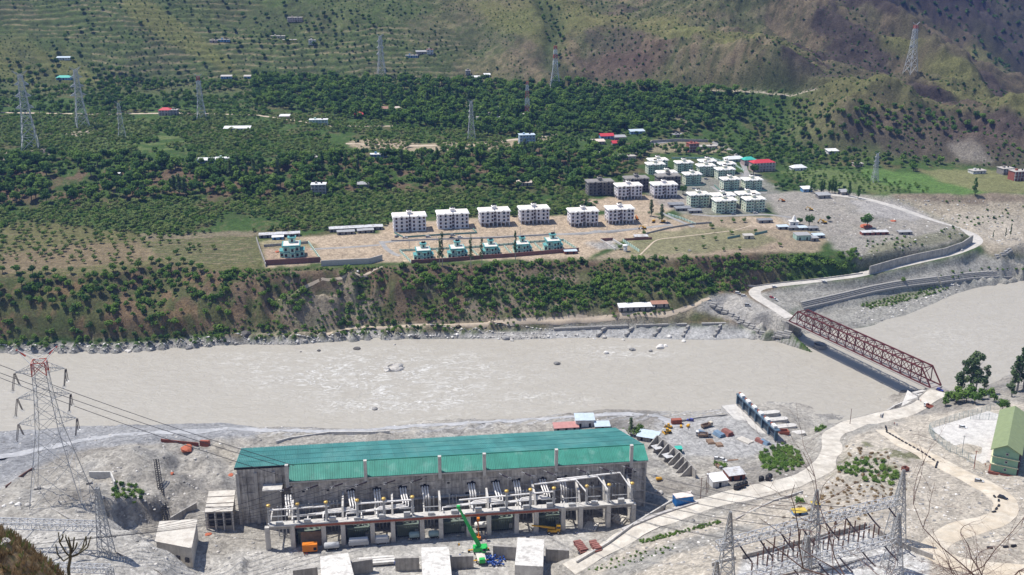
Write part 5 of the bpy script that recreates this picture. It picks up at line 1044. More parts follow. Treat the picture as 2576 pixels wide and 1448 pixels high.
scatter('shrub', [(2150, 770), (2250, 745), (2370, 720), (2390, 728), (2250, 768), (2190, 778)], 1.7, 'on the sandy shore beyond the bridge', 500, 640, (.4, .8), seed=29, variants=[1, 3], keep=.8)
scatter('shrub', [(1910, 1145), (1960, 1115), (2010, 1140), (2020, 1175), (1960, 1195), (1920, 1180)], 1.6, 'on the slope between yard and haul road', 280, 420, (.5, 1.0), seed=30, variants=[3, 0], keep=.9)
scatter('shrub', [(2160, 1150), (2220, 1160), (2260, 1200), (2240, 1225), (2170, 1215), (2110, 1185)], 1.8, 'on the dry slope inside the road bend', 260, 420, (.5, 1.0), seed=31, variants=[0, 3], keep=.7)
scatter('dry_bush', [(2100, 1120), (2230, 1140), (2300, 1230), (2200, 1270), (2050, 1270), (2110, 1190)], 2.2, 'on the dry slope inside the road bend', 240, 420, (.7, 1.5), seed=32, keep=.6)
scatter('shrub', [(1610, 1362), (1810, 1310), (1816, 1316), (1615, 1370)], .75, 'in the green hedge row beside the haul road', 240, 340, (.3, .45), seed=33, variants=[1, 4])
scatter('shrub', [(1440, 1440), (1600, 1390), (1700, 1370), (1690, 1385), (1560, 1430)], 1.4, 'along the grey verge near the bottom', 230, 330, (.2, .4), seed=34, variants=[1, 3], keep=.6)
scatter('shrub', [(290, 1215), (345, 1225), (370, 1260), (330, 1270), (280, 1255)], 1.6, 'on the lip of the pit by the pylon', 280, 340, (.5, .9), seed=35, variants=[2, 3])
scatter('dry_bush', [(1990, 1280), (2100, 1270), (2200, 1290), (2150, 1320), (1950, 1330)], 2.4, 'on the slope above the switchyard', 240, 340, (.6, 1.3), seed=36, keep=.5)
AL = [(-200, 200), (640, 195), (1450, 215), (1900, 235), (2400, 300), (2400, 330), (1980, 385), (1640, 372), (1600, 420), (1470, 540), (1000, 548), (960, 575), (640, 585), (380, 600), (150, 600), (-200, 690)]
scatter('shrub', AL, 2.7, 'under the orchard and woodland trees', 560, 1100, (.5, 1.7), seed=40, nlo=.5, nscale=22, variants=[0, 2, 3, 0])
scatter('shrub', [(-200, -30), (2080, -30), (2300, 110), (2576, 260), (2600, 300), (1900, 240), (1400, 220), (-200, 220)], 3.4, HL, 820, 1250, (.25, .7), seed=41, nlo=.44, nscale=25, variants=[2, 0, 2])
scatter('shrub', [(2080, 270), (2576, 310), (2600, 430), (2400, 415), (2240, 395), (2000, 385), (1900, 350)], 3.2, HL, 740, 960, (.4, 1.2), seed=42, nlo=.42, nscale=20, variants=[2, 0, 3])
scatter('shrub', [(560, 682), (1000, 672), (1500, 655), (2060, 640), (2150, 690), (1790, 740), (1400, 795), (850, 822), (480, 850)], 1.4, BK, 480, 600, (.25, .8), seed=43, nlo=.4, nscale=10)
# --- hedge trees near the bridge
for px, py, k in ((2385, 1010, .9), (2405, 1015, 1.0), (2430, 1012, 1.1), (2452, 1016, 1.0), (2470, 1005, .9), (2410, 1000, .9), (2440, 998, 1.0), (2490, 1000, .8), (2522, 1035, 1.0), (2500, 1012, .7), (2378, 1022, .7)): plant('broadleaf_tree', px, py, k * .85, 'by the near end of the bridge', 1)

for px, py, k in ((2418, 992, 1.05), (2438, 985, 1.25), (2452, 990, 1.2), (2476, 985, .8), (2558, 985, 1.35), (2574, 980, 1.2), (2545, 1000, .8)): plant('gum_tree', px, py, k, 'beside the near end of the bridge', random.choice((0, 1)))
def noun(k): return {'orchard_tree': 'small pale green orchard tree', 'broadleaf_tree': 'rounded dark green broadleaf tree', 'tall_tree': 'tall narrow dark tree', 'gum_tree': 'large loose crowned tree with pale trunk', 'slim_tree': 'tall slim sparse tree', 'shrub': 'low bushy green shrub', 'dry_bush': 'small dry brown bush'}[k]
PROTO = bpy.data.collections.new('prototypes')
def stuff_scatter(kd, items):
    """the many small ones: one object that sets prototypes on points"""
    pc = bpy.data.collections.new('proto_' + kd)
    for i, (c, t) in enumerate(KIND[kd]):
        mb = bmesh.new(); mb.from_mesh(c); n = len(mb.faces)
        if t: mb.from_mesh(t)
        mb.faces.ensure_lookup_table()
        for f in mb.faces[n:]: f.material_index = 1
        me = bpy.data.meshes.new('%s_%d' % (kd, i)); mb.to_mesh(me); mb.free(); me.materials.append(c.materials[0])
        if t: me.materials.append(t.materials[0])
        pc.objects.link(bpy.data.objects.new('proto_%s_%d' % (kd, i), me))
    me = bpy.data.meshes.new('more_' + kd); me.from_pydata([(float(q[0]), float(q[1]), float(q[2])) for q in items], [], [])
    for nm, ty, vals in (('sc', 'FLOAT', [q[3] for q in items]), ('rz', 'FLOAT', [q[4] for q in items]), ('vi', 'INT', [q[5] for q in items])):
        at = me.attributes.new(nm, ty, 'POINT'); at.data.foreach_set('value', vals)
    o = put('small_' + kd + 's', me); tag(o, 'mass of further %ss too many to count' % noun(kd).replace('bush', 'bush'), kind='stuff')
    ng = bpy.data.node_groups.new('scatter_' + kd, 'GeometryNodeTree'); ng.interface.new_socket('Geometry', in_out='INPUT', socket_type='NodeSocketGeometry'); ng.interface.new_socket('Geometry', in_out='OUTPUT', socket_type='NodeSocketGeometry')
    N = ng.nodes; L = ng.links; gi = N.new('NodeGroupInput'); go = N.new('NodeGroupOutput'); ip = N.new('GeometryNodeInstanceOnPoints'); ci = N.new('GeometryNodeCollectionInfo')
    ci.inputs['Collection'].default_value = pc; ci.inputs['Separate Children'].default_value = True; ci.inputs['Reset Children'].default_value = True; ip.inputs['Pick Instance'].default_value = True
    def att(n, ty):
        a = N.new('GeometryNodeInputNamedAttribute'); a.data_type = ty; a.inputs['Name'].default_value = n; return a.outputs[0]
    L.new(gi.outputs[0], ip.inputs['Points']); L.new(ci.outputs[0], ip.inputs['Instance']); L.new(att('vi', 'INT'), ip.inputs['Instance Index']); L.new(att('sc', 'FLOAT'), ip.inputs['Scale'])
    cx = N.new('ShaderNodeCombineXYZ'); L.new(att('rz', 'FLOAT'), cx.inputs[2]); L.new(cx.outputs[0], ip.inputs['Rotation']); L.new(ip.outputs[0], go.inputs[0])
    md = o.modifiers.new('scatter', 'NODES'); md.node_group = ng
def plant_all():
    size = {'orchard_tree': 4, 'broadleaf_tree': 7, 'tall_tree': 15, 'gum_tree': 15, 'slim_tree': 19, 'shrub': 1.6, 'dry_bush': .8}
    for kd, items in SCAT.items():
        if not items: continue
        A = np.array([(q[0], q[1], q[2], q[3]) for q in items]); px, py, sc = PX(A[:, 0], A[:, 1], A[:, 2])
        vis = (px > -20) & (px < 2596) & (py > -10) & (py < 1470); rank = sc * A[:, 3] * vis; order = np.argsort(-rank); lim = 300 if kd != 'dry_bush' else 60
        one = [items[i] for i in order[:lim] if vis[i]]; s1 = set(order[:lim].tolist()); rest = [items[i] for i in range(len(items)) if i not in s1 or not vis[i]]
        for x, y, z, k, rz, v, ar in one:
            qx_ = float(PX(x, y, z)[0]); lab = noun(kd) + ' ' + ar + (', ' + ('far left', 'centre left', 'centre right', 'far right')[int(min(3, max(0, qx_ // 644)))] if len(ar.split()) < 11 else '')
            t = thing(kd, lab, {'shrub': 'shrub', 'dry_bush': 'bush'}.get(kd, 'tree'), (x, y, z - .05), rz, lab.replace(noun(kd), noun(kd) + 's'), k)
            c, tr = KIND[kd][v]; put('crown', c, t)
            if tr: put('trunk' if kd not in ('shrub', 'dry_bush') else 'stem', tr, t)
        if rest: stuff_scatter(kd, rest)
    print({k: len(v) for k, v in SCAT.items()})
plant_all()
# ================================================================= POWERHOUSE
PA = np.array([-74.6, 312.0]); PYAW = R_(7.03); PZ = 9.3
def pl(x, y, z=PZ):
    c, s = math.cos(PYAW), math.sin(PYAW); return (PA[0] + x * c - y * s, PA[1] + x * s + y * c, z)
def plx(px, py, z=PZ):
    w = U(px, py, z); d = w[:2] - PA; c, s = math.cos(PYAW), math.sin(PYAW); return d[0] * c + d[1] * s, -d[0] * s + d[1] * c
col('rooftop', (.055, .205, .20), var=.16, scale=.15, rough=.6, col2=(.085, .24, .23), mix=.55, rnd=.08); col('roofside', (.05, .25, .195), var=.16, scale=.3, rough=.55, col2=(.11, .30, .25), mix=.6, rnd=.06)
col('wallpanel', (.52, .495, .465), var=.24, scale=.5, streak=.35, col2=(.37, .35, .33), mix=.5, rnd=.13, bump=.3, bscale=2); col('pilaster', (.46, .44, .415), var=.15, streak=.2)
col('pipewhite', (.78, .76, .74), var=.05, rough=.4); col('gold', (.62, .42, .12), rough=.35, metal=.3); col('transformer', (.22, .27, .235), var=.2, rough=.5); col('radiator', (.16, .20, .175), var=.2, rough=.5)
col('porcelain', (.42, .42, .42), var=.1, rough=.3); col('rustred', (.30, .095, .06), var=.25, scale=1.2); col('steel', (.42, .43, .45), var=.1, metal=.4, rough=.45); col('firewall', (.60, .575, .54), var=.14, streak=.2)
col('insul', (.035, .025, .03), rough=.3); col('dirtycream', (.60, .56, .50), var=.14, streak=.15)
ph = thing('powerhouse', 'long concrete powerhouse with a green metal roof beside the river', 'powerhouse', pl(0, 0), PYAW)
E0 = 28.0 - PZ; RZ = 31.0 - PZ; BZ = 27.0 - PZ; L = 122.7
MB().prism([(.35, .35), (L - .35, .35), (L - 1.5, 26.8), (-18.2, 26.8), (-18.2, 5.6), (.35, 5.6)], -2, BZ - .4).build('core', M_['concrete'], ph)
MB().profile([(5.3, BZ - .4), (26.6, BZ - .4), (26.6, BZ - .2), (5.3, RZ - .3)], -18.2, L - 2).build('gable_fill', M_['concrete'], ph)
# panels of the front wall, lift by lift
nb = 15; bw = L / nb; lifts = 6; lh = (E0 - .8) / lifts
pm = MB().bx(.34, bw - .34, 0, .3, .05, lh - .05).mesh('panel', M_['wallpanel'])
for b in range(nb):
    for k in range(lifts): put('panel', pm, ph, (b * bw, random.uniform(-.05, .05), k * lh))
pm2 = MB().bx(.1, 2.9, 0, .35, .05, lh - .05).mesh('panel', M_['wallpanel'])
for b in range(6):
    for k in range(7): put('panel', pm2, ph, (-18.1 + b * 3, 5.2 + random.uniform(-.05, .05), k * lh))
pc = MB().bx(-.34, .34, -.28, .34, -.5, E0 - .8).mesh('pilaster', M_['pilaster'])
for b in range(nb + 1): put('pilaster', pc, ph, (min(max(b * bw, .3), L - .3), 0, 0))
for x in (-18.1, -12, -6): MB().bx(-.5, .5, 4.7, 5.6, -.5, RZ - 2.2).build('pilaster', M_['pilaster'], ph, loc=(x, 0, 0))
dp = MB().tube([(0, -.45, -.3), (0, -.45, E0 - .9)], .1, 6).mesh('downpipe', M_['pilaster'])
for b in range(1, nb, 2): put('downpipe', dp, ph, (b * bw + .7, 0, 0))
MB().bx(-.3, L + .3, -1.0, .35, E0 - .8, E0 - .25).build('eave_slab', M_['concrete_light'], ph)
# roof: short steep front slope, long back slope, in sheets with raised seams
def roofsheets(x0, x1, x0b, x1b, ya, za, yb, zb, n, m, name):
    for i in range(n):
        mb = MB(); t0, t1 = i / n, (i + 1) / n
        a0, a1 = x0 + (x1 - x0) * t0, x0 + (x1 - x0) * t1; b0, b1 = x0b + (x1b - x0b) * t0, x0b + (x1b - x0b) * t1
        k = 7; g = .035
        for j in range(k):
            s0, s1 = j / k, (j + 1) / k; xa, xb_ = a0 + (a1 - a0) * s0, a0 + (a1 - a0) * s1; ya0, yb0 = b0 + (b1 - b0) * s0, b0 + (b1 - b0) * s1
            r = .16
            mb.v += [(xa, ya, za), (xa + (xb_ - xa) * .3, ya, za), (xa + (xb_ - xa) * .42, ya, za + r), (xa + (xb_ - xa) * .58, ya, za + r), (xa + (xb_ - xa) * .7, ya, za), (xb_ - g * (j == k - 1), ya, za),
                     (ya0, yb, zb), (ya0 + (yb0 - ya0) * .3, yb, zb), (ya0 + (yb0 - ya0) * .42, yb, zb + r), (ya0 + (yb0 - ya0) * .58, yb, zb + r), (ya0 + (yb0 - ya0) * .7, yb, zb), (yb0 - g * (j == k - 1), yb, zb)]
            o = len(mb.v) - 12
            for q in range(5): mb.f.append([o + q, o + q + 1, o + q + 7, o + q + 6])
        mb.build(name, m, ph)
roofsheets(-.4, L + .4, -.4, L + .2, -1.15, E0, 5.2, RZ, 30, M_['roofside'], 'roof_sheet')
roofsheets(-18.9, L + .2, -19.5, L - 5.0, 5.2, RZ, 27.5, BZ, 34, M_['rooftop'], 'roof_sheet')
MB().tube([(-.4, 5.2, RZ + .12), (L + .2, 5.2, RZ + .12)], .16, 6).build('ridge_cap', M_['roofside'], ph)
MB().bx(-18.9, -.4, 5.0, 5.25, RZ - .7, RZ - .02).build('fascia', M_['dark'], ph)
for f in (.27, .52, .77): y_ = 5.2 + 22.3 * f; z_ = RZ + (BZ - RZ) * f; MB().bx(-18.8, L - 5.0 * f, y_ - .12, y_ + .12, z_ + .02, z_ + .165).build('sheet_lap', M_['rooftop'], ph)
tc = MB().bx(-.55, .55, -.7, .5, E0 - 2.2, E0 + 6.2).mesh('mast_column', M_['concrete_light'])
for px, py in ((724, 1208), (920, 1197), (1106, 1185), (1218, 1179), (1398, 1168), (1586, 1157)):
    x, y = plx(px, py, 28.0); put('mast_column', tc, ph, (x, -.75, 0))
# annexes against the wall, openings
for px0, px1, h in ((734, 803, 6.4), (985, 1043, 6.8), (1105, 1164, 8.0), (1222, 1290, 8.0)):
    x0, _ = plx(px0, 1300); x1, _ = plx(px1, 1300); MB().bx(x0, x1, -3.4, -.06, -.5, h).build('annexe', M_['concrete'], ph)
MB().bx(-9.2, -3.5, 1.0, 5.1, -.5, 14.5).build('stair_turret', M_['concrete'], ph); MB().bx(-9.6, -3.1, .6, 5.1, 14.5, 15.0).build('turret_roof', M_['concrete_light'], ph)
wmh = MB().bx(-.45, .45, -.02, .2, 0, .5).mesh('vent', M_['dark'])
for b in range(nb): put('vent', wmh, ph, (b * bw + bw * .5, -.06, lh * 4.6))
for x, z in ((60.5, 9.2), (88, 11.6)): MB().bx(-1.6, 1.6, -.1, .2, 0, .7).build('vent', M_['dark'], ph, loc=(x, 0, z))
for x, z, w, h in ((115.8, 11.2, 3.4, 4.2), (115.8, 7.6, 2.0, .9), (115.8, 16, 1.6, .6), (106, 10.2, .9, .8), (106, 12.3, .9, .8), (103.5, 10.2, .9, .8)):
    wf = MB().bx(-w / 2, w / 2, -.1, .2, 0, h).build('window', M_['glass'], ph, loc=(x, 0, z)); MB().bx(-w / 2, w / 2, -.16, -.08, h * .48, h * .52).bx(-.06, .06, -.16, -.08, 0, h).build('window_frame', M_['pilaster'], wf)
# ---------------- transformer deck
DZ = 18.2 - PZ; DY = -12.6
gd = thing('transformer_gantry', 'concrete deck with red edge beam on columns along the powerhouse front', 'gantry', pl(0, 0), PYAW)
X0, _ = plx(676, 1330, 18.2); X1, _ = plx(1592, 1262, 18.2)
MB().bx(X0, X1, DY, DY + 3.0, DZ - .55, DZ).build('deck', M_['concrete_light'], gd)
MB().bx(X0 + 8.5, X1 - 26, DY - .14, DY - .005, DZ - 1.0, DZ - .28).build('edge_beam', M_['rustred'], gd)
MB().bx(X0, X1, DY + .3, DY + 1.0, DZ - 1.5, DZ - .56).build('beam', M_['concrete'], gd)
CPX = [675, 738, 816, 865, 939, 990, 1063, 1110, 1179, 1230, 1299, 1348, 1415, 1458, 1527, 1589]
CX = []
cm = MB().bx(-.75, .75, DY + .05, DY + 1.5, -.6, DZ - .56).mesh('column', M_['concrete_light'])
for p in CPX:
    py = 1390 + (p - 672) / (1530 - 672) * (1320 - 1390); x, _ = plx(p, py, PZ); CX.append(x); put('column', cm, gd, (x, 0, 0))
for i in (0, 1, 3, 5, 7, 9, 11, 13, 14, 15):
    h1 = 13.2 if i else 0
    if h1: MB().profile([(DY + 1.52, -.5), (-3.6 if i in (1, 5, 7, 9) else -.4, -.5), (-3.6 if i in (1, 5, 7, 9) else -.4, h1), (DY + 4.5, h1 - 1), (DY + 1.52, DZ - 1.52)], CX[i] - .32, CX[i] + .32).build('fire_wall', M_['firewall'], gd)
MB().bx(X0 + 4, X1 - 4, -1.6, -.45, DZ + .3, DZ + .55).build('rear_walkway', M_['concrete_light'], gd)
xb = MB().bx(-.22, .22, DY + 3.02, -.4, DZ - .5, DZ - .05).mesh('cross_beam', M_['concrete_light']); vp = MB().tube([(0, -4.2, 0), (0, -4.2, DZ + 2.5)], .2, 6).mesh('standpipe', M_['steel']); ht = MB().bx(-2.6, 2.6, DY + 3.4, DY + 3.7, DZ + 1.4, DZ + 1.6).mesh('cable_tray', M_['steel'])
for i, x in enumerate(CX):
    put('cross_beam', xb, gd, (x + (.0 if i % 2 else .9), 0, 0))
    if i < 15:
        xm = (CX[i] + CX[i + 1]) / 2
        for k in (-1.2, 0, 1.2): put('standpipe', vp, gd, (xm + k, (i % 3) * .6, 0))
        put('cable_tray', ht, gd, (xm, 0, 0)); MB().bx(xm - 1.1, xm + 1.1, DY + .4, DY + 1.6, DZ, DZ + .9 + .3 * (i % 3)).build('marshalling_box', M_['porcelain'], gd)
# ---------------- transformers
def transformer(x, label):
    t = thing('transformer', label, 'transformer', pl(x, DY + 2.2), PYAW, 'green grey power transformers')
    MB().bx(-3.6, 3.6, .8, 5.0, .3, 4.4).build('tank', M_['transformer'], t); MB().bx(-3.8, 3.8, .6, 5.2, 4.4, 4.65).build('lid', M_['radiator'], t); MB().bx(-3.3, 3.3, .7, 5.1, -.3, .29).build('skid', M_['dark'], t)
    fm = MATS.setdefault('_fin', MB().bx(-.06, .06, -.9, .0, .5, 3.9).mesh('radiator_fin', M_['radiator']))
    for k in range(12): put('radiator_fin', fm, t, (-3.4 + k * .62, .79, 0))
    MB().tube([(-3.9, 3.6, 5.9), (1.2, 3.6, 5.9)], .6, 10).build('conservator', M_['transformer'], t)
    bm = MATS.setdefault('_bush', MB().lathe([(.3, 0), (.42, .2), (.28, .35), (.42, .55), (.28, .7), (.4, .9), (.26, 1.1), (.38, 1.3), (.2, 1.6), (.08, 2.2)], 8).mesh('bushing', M_['porcelain'], True))
    for k in range(3): put('bushing', bm, t, (-1.4 + k * 1.9, 2.2, 4.6))
    MB().bx(2.4, 3.5, .1, .78, 1.0, 2.8).build('control_box', M_['porcelain'], t)
TR = [((CX[1] + CX[2]) / 2, 'transformer behind the rusty brown shutter at the left end of the deck'), ((CX[3] + CX[4]) / 2, 'transformer behind the grey covered trailer under the deck'), ((CX[5] + CX[6]) / 2, 'transformer in the third cell from the left under the deck'),
      ((CX[7] + CX[8]) / 2, 'transformer just left of the green crane boom'), ((CX[9] + CX[10]) / 2, 'transformer just right of the green crane boom'), ((CX[11] + CX[12]) / 2, 'rightmost transformer behind the yellow mobile crane')]
for x, lab in TR: transformer(x, lab)
# ---------------- standing terminals with gold caps, white duct pipes
tmm = [MB().lathe([(.75, 0), (.75, .25), (.3, .3), (.3, 1.0), (.55, 1.05), (.55, 3.6)], 10), MB().lathe([(.42, 3.6)] + [(.42 + .1 * (k % 2), 3.6 + k * .25) for k in range(14)] + [(.35, 7.2)], 10), MB().lathe([(.3, 7.2), (.75, 7.35), (.85, 7.6), (.7, 7.95), (.25, 8.1)], 12)]
tms = [tmm[0].mesh('base_frame', M_['steel']), tmm[1].mesh('insulator', M_['porcelain'], True), tmm[2].mesh('cap', M_['gold'], True)]
TPX = [(677, 1328), (750, 1324), (822, 1317), (900, 1312), (967, 1305), (1039, 1301), (1275, 1284), (1335, 1281), (1394, 1277), (1476, 1270), (1531, 1265), (1588, 1260)]
TX = []
for i, (p, q) in enumerate(TPX):
    x, _ = plx(p, q, 18.2); TX.append(x)
    tl = thing('duct_terminal', 'grey upright terminal with gold cap, %s of the twelve from the left' % ('first second third fourth fifth sixth seventh eighth ninth tenth eleventh twelfth'.split()[i]), 'electric terminal', pl(x, DY + 1.5, 18.2), PYAW, 'duct terminals on the deck')
    k = .9
    for n, me in zip(('base_frame', 'insulator', 'cap'), tms): put(n, me, tl, (0, 0, 0), (0, 0, 0), (k, k, k))
DR = [(722, 1262, 'l'), (882, 1252, 'm'), (948, 1249, 'd'), (1014, 1244, 'm'), (1070, 1240, 'd'), (1188, 1232, 'd'), (1250, 1228, 'm'), (1302, 1224, 'd'), (1368, 1219, 'm'), (1417, 1216, 'd')]
ordn = 'first second third fourth fifth sixth seventh eighth ninth tenth'.split()
for i, (p, q, kd) in enumerate(DR):
    z = 22.6; x, _ = plx(p, q, z)
    g = thing('duct_pipes', 'bundle of three white duct pipes leaving the wall, %s from the left' % ordn[i], 'pipes', pl(x, 0), PYAW, 'white duct pipe bundles')
    MB().bx(-1.5, 1.5, -.35, -.1, z - PZ - .3, z - PZ + .5).build('wall_opening', M_['dark'], g)
    for k in (-1, 0, 1):
        o = k * .85; zt = z - PZ
        if kd == 'd': pt = [(o, -.2, zt), (o, -1.6, zt - .4), (o + .3, -3.6, zt - 2.2), (o + .3, -3.8, zt - 2.6), (o + .3, -3.8, DZ - 2.5), (o + .1, -4.6, DZ - 3.2)]
        else:
            ln = 14 if kd == 'm' else 8; hz = 3.3 - k * .0
            pt = [(o, -.2, zt), (o + .2, -2.5, zt - 1.2), (o + .8, -5.5 + k * .5, zt - 2.7), (o + .8, -6.6 - k * .9, zt - 3.2)] + ([(o - ln * .5, -7.4 - k * .9, zt - 3.25), (-ln - k * 5, -8.4 - k * .9, zt - 3.3), (-ln - k * 5, DY + 1.6, zt - 3.4)] if kd == 'm' else [(o + .8, -7, DZ + .3)])
        MB().tube(pt, .27, 8).build('pipe', M_['pipewhite'], g)
# long ducts along the deck
for nm, pts_, lab in (('a', [(TX[0], DY + 1.4, DZ + 5.2), (TX[2] + 1, DY + 1.4, DZ + 5.4)], 'long white duct pipe joining the first three terminals'), ('b', [(TX[3], DY + 1.4, DZ + 5.6), (TX[5], DY + 1.4, DZ + 5.8)], 'long white duct pipe joining the fourth to sixth terminals'),
                      ('c', [(TX[6] - 16, DY + 1.4, DZ + 4.6), (TX[8], DY + 1.4, DZ + 5.6)], 'long white duct pipe left of the ninth terminal'), ('d', [(TX[7] + 2, DY + 6, DZ + 6.2), (TX[9] - 3, DY + 6, DZ + 7.0), (TX[9], DY + 1.5, DZ + 4.4)], 'white duct pipe bent down to the tenth terminal'),
                      ('e', [(TX[8] + 1, DY + 6.6, DZ + 6.5), (TX[10] - 3, DY + 6.6, DZ + 7.4), (TX[10], DY + 1.5, DZ + 4.4)], 'white duct pipe bent down to the eleventh terminal'), ('f', [(TX[8] + 2, DY + 7.2, DZ + 6.9), (TX[11] - 3, DY + 7.2, DZ + 8.0), (TX[11], DY + 1.5, DZ + 4.4)], 'white duct pipe bent down to the twelfth terminal')):
    o = MB().tube([pl(x, y, z + PZ) for x, y, z in pts_], .3, 8).build('duct_pipe', M_['pipewhite']); tag(o, lab, 'pipe', 'long ducts over the deck')
# ================================================================= BRIDGE
col('bridge', (.115, .03, .028), var=.2, scale=1.2, rough=.55); col('bridge_deck', (.33, .31, .29), var=.15)
Bf = U(1985, 808, 9.6); Bn = U(2341, 976, 10.2); bl = float(np.linalg.norm((Bn - Bf)[:2])); byaw = math.atan2(Bn[1] - Bf[1], Bn[0] - Bf[0])
br = thing('truss_bridge', 'dark red steel truss bridge crossing the river', 'bridge', Bf, byaw)      # local x along the bridge, +y to its upstream side
NP = 16; pw = bl / NP; TH = 7.2; BW = 6.4; dzb = (Bn[2] - Bf[2]) / bl
MB().bx(-1, bl + 1, .5, BW - .5, -.5, -.1).build('deck', M_['bridge_deck'], br); MB().bx(-1, bl + 1, -1.5, -.45, -.4, -.15).build('footway', M_['bridge_deck'], br)
MB().bx(-1, bl + 1, -1.55, -1.45, .5, .62).build('handrail', M_['bridge'], br)
vm = MB().bar((0, 0, 0), (0, 0, TH), .34, .3).mesh('vertical', M_['bridge']); d1 = MB().bar((0, 0, 0), (pw, 0, TH), .3, .24).mesh('diagonal', M_['bridge']); d2 = MB().bar((pw, 0, 0), (0, 0, TH), .26, .2).mesh('diagonal', M_['bridge'])
d3 = MB().bar((0, 0, TH * .02), (pw * .5, 0, TH * .5), .14).bar((pw, 0, TH * .02), (pw * .5, 0, TH * .5), .14).mesh('stiffener', M_['bridge'])
cb = MB().bx(-.22, .22, 0, BW, -.62, -.1).mesh('cross_beam', M_['bridge']); tb = MB().bx(-.18, .18, 0, BW, TH - .25, TH + .1).mesh('top_strut', M_['bridge'])
tx = MB().bar((0, 0, TH), (pw, BW, TH), .16).bar((0, BW, TH + .02), (pw, 0, TH + .02), .16).mesh('top_bracing', M_['bridge'])
for s in (0, 1):
    y = s * BW
    MB().bx(0, bl, y - .25, y + .25, -.35, .25).build('bottom_chord', M_['bridge'], br); MB().bx(pw, bl - pw, y - .27, y + .27, TH - .3, TH + .3).build('top_chord', M_['bridge'], br)
    MB().bar((0, y, 0), (pw, y, TH), .5).build('end_post', M_['bridge'], br); MB().bar((bl, y, 0), (bl - pw, y, TH), .5).build('end_post', M_['bridge'], br)
    for i in range(1, NP):
        put('vertical', vm, br, (i * pw, y, 0))
        if i < NP - 1:
            put('diagonal', d1 if i < NP / 2 else d2, br, (i * pw, y, 0)); put('diagonal', d2 if i < NP / 2 else d1, br, (i * pw, y + .05, 0)); put('stiffener', d3, br, (i * pw, y, 0))
for i in range(NP + 1):
    put('cross_beam', cb, br, (i * pw, 0, 0))
    if 1 <= i <= NP - 1: put('top_strut', tb, br, (i * pw, 0, 0))
    if 1 <= i < NP - 1: put('top_bracing', tx, br, (i * pw, 0, 0))
br.rotation_euler = (0, -math.atan(dzb), byaw)
MB().bx(-5, 1.6, -1.2, BW + 1.0, -12, -.75).build('far_abutment', M_['concrete'], br); MB().bx(bl - 2.2, bl + 5, -1.2, BW + 1.0, -11, -.75).build('near_abutment', M_['concrete'], br)
ct = U(2326, 992, 8.5); pr = thing('bridge_pier', 'squat concrete pier with ridged cap beside the near bridge end', 'pier', (ct[0], ct[1], -1), byaw)
MB().bx(-3, 3, -2.2, 2.2, -1, 8.2).build('shaft', M_['concrete'], pr); MB().bx(-4.2, 4.2, -3.2, 3.2, 8.2, 9.4).build('cap', M_['concrete_light'], pr)
for k in (-2, 0, 2): MB().bx(k - .3, k + .3, -3, 3, 9.4, 9.9).build('rib', M_['concrete_light'], pr)
# slab revetment by the near end
q = [U(*p) for p in ((2270, 1020, 1.0), (2283, 982, 6.5), (2310, 1000, 8.3), (2300, 1016, 8.3), (2265, 1028, 4.0))]
mb = MB(); n = len(q); mb.v = [tuple(v) for v in q] + [tuple(v - np.array([0, 0, 6])) for v in q]; mb.f = [list(range(n))] + [[i, i + n, (i + 1) % n + n, (i + 1) % n] for i in range(n)]
tag(mb.build('revetment', M_['concrete_light']), 'pale paved revetment slope beside the near bridge end', 'revetment')
# old boat shaped caisson in the water under the bridge
cs = U(2063, 874, 0); cz = thing('caisson', 'round open concrete caisson standing in the water under the bridge', 'caisson', (cs[0], cs[1], -2.5), byaw + .3)
MB().lathe([(3.4, 0), (3.4, 4.2), (2.9, 4.2), (2.9, 3.0)], 18).build('ring', M_['stone'], cz); MB().bx(-2.9, 2.9, -1.0, 1.2, 4.25, 4.55).build('cover_slab', M_['concrete'], cz)

# ================================================================= STONE BASKET WALLS, RETAINING WALLS, FENCES
def gabion(ptsw, layers, label, lh=.75, dep=1.6, step=.55, seg=3.2, group='stone basket walls'):
    """stacked wire baskets of stone along a world polyline; each basket a part"""
    w = np.array(dens([np.array(p) for p in ptsw], seg)); o = w[0]; t = thing('gabion_wall', label, 'stone wall', o, 0, group)
    bm = MATS.get('_bask')
    if bm is None: bm = bevel_mesh(MB().bx(-.5, .5, -.5, .5, 0, 1).mesh('basket', M_['stone']), .07); MATS['_bask'] = bm
    for a, b in zip(w[:-1], w[1:]):
        d = b - a; ln = math.hypot(d[0], d[1]); rz = math.atan2(d[1], d[0]); nx, ny = -math.sin(rz), math.cos(rz)
        for k in range(layers):
            m = (a + b) / 2 + np.array([nx, ny, 0]) * (step * k)
            put('basket', bm, t, (m[0] - o[0], m[1] - o[1], m[2] - o[2] - .6 + k * lh), (random.uniform(-.02, .02), 0, rz + random.uniform(-.03, .03)), (ln * .99, dep, lh * .93 + (.6 if k == 0 else 0)))
def gp(l, dz=0): return [G(px, py) + np.array([0, 0, dz]) for px, py in l]
gabion(gp([(2020, 777), (2060, 768), (2130, 752), (2200, 735), (2260, 724), (2360, 712)]), 5, 'long dark layered stone basket wall upstream of the bridge', lh=.8)
gabion(gp([(2366, 712), (2440, 702), (2490, 698), (2545, 698)]), 5, 'layered stone basket wall at the right end of the bank', lh=.8)
gabion(gp([(2505, 650), (2530, 640), (2545, 630)]), 3, 'short layered stone basket wall high above the right bank')
gabion(gp([(1908, 848), (1950, 849), (1988, 846)]), 4, 'stone basket wall stacked against the far bridge abutment', lh=.8)
gabion(gp([(1786, 766), (1830, 792), (1870, 815), (1908, 838)]), 3, 'sloping stone basket wall left of the far bridge end')
gabion(gp([(1393, 829), (1500, 824), (1580, 821)]), 2, 'low long stone basket wall left of the groynes')
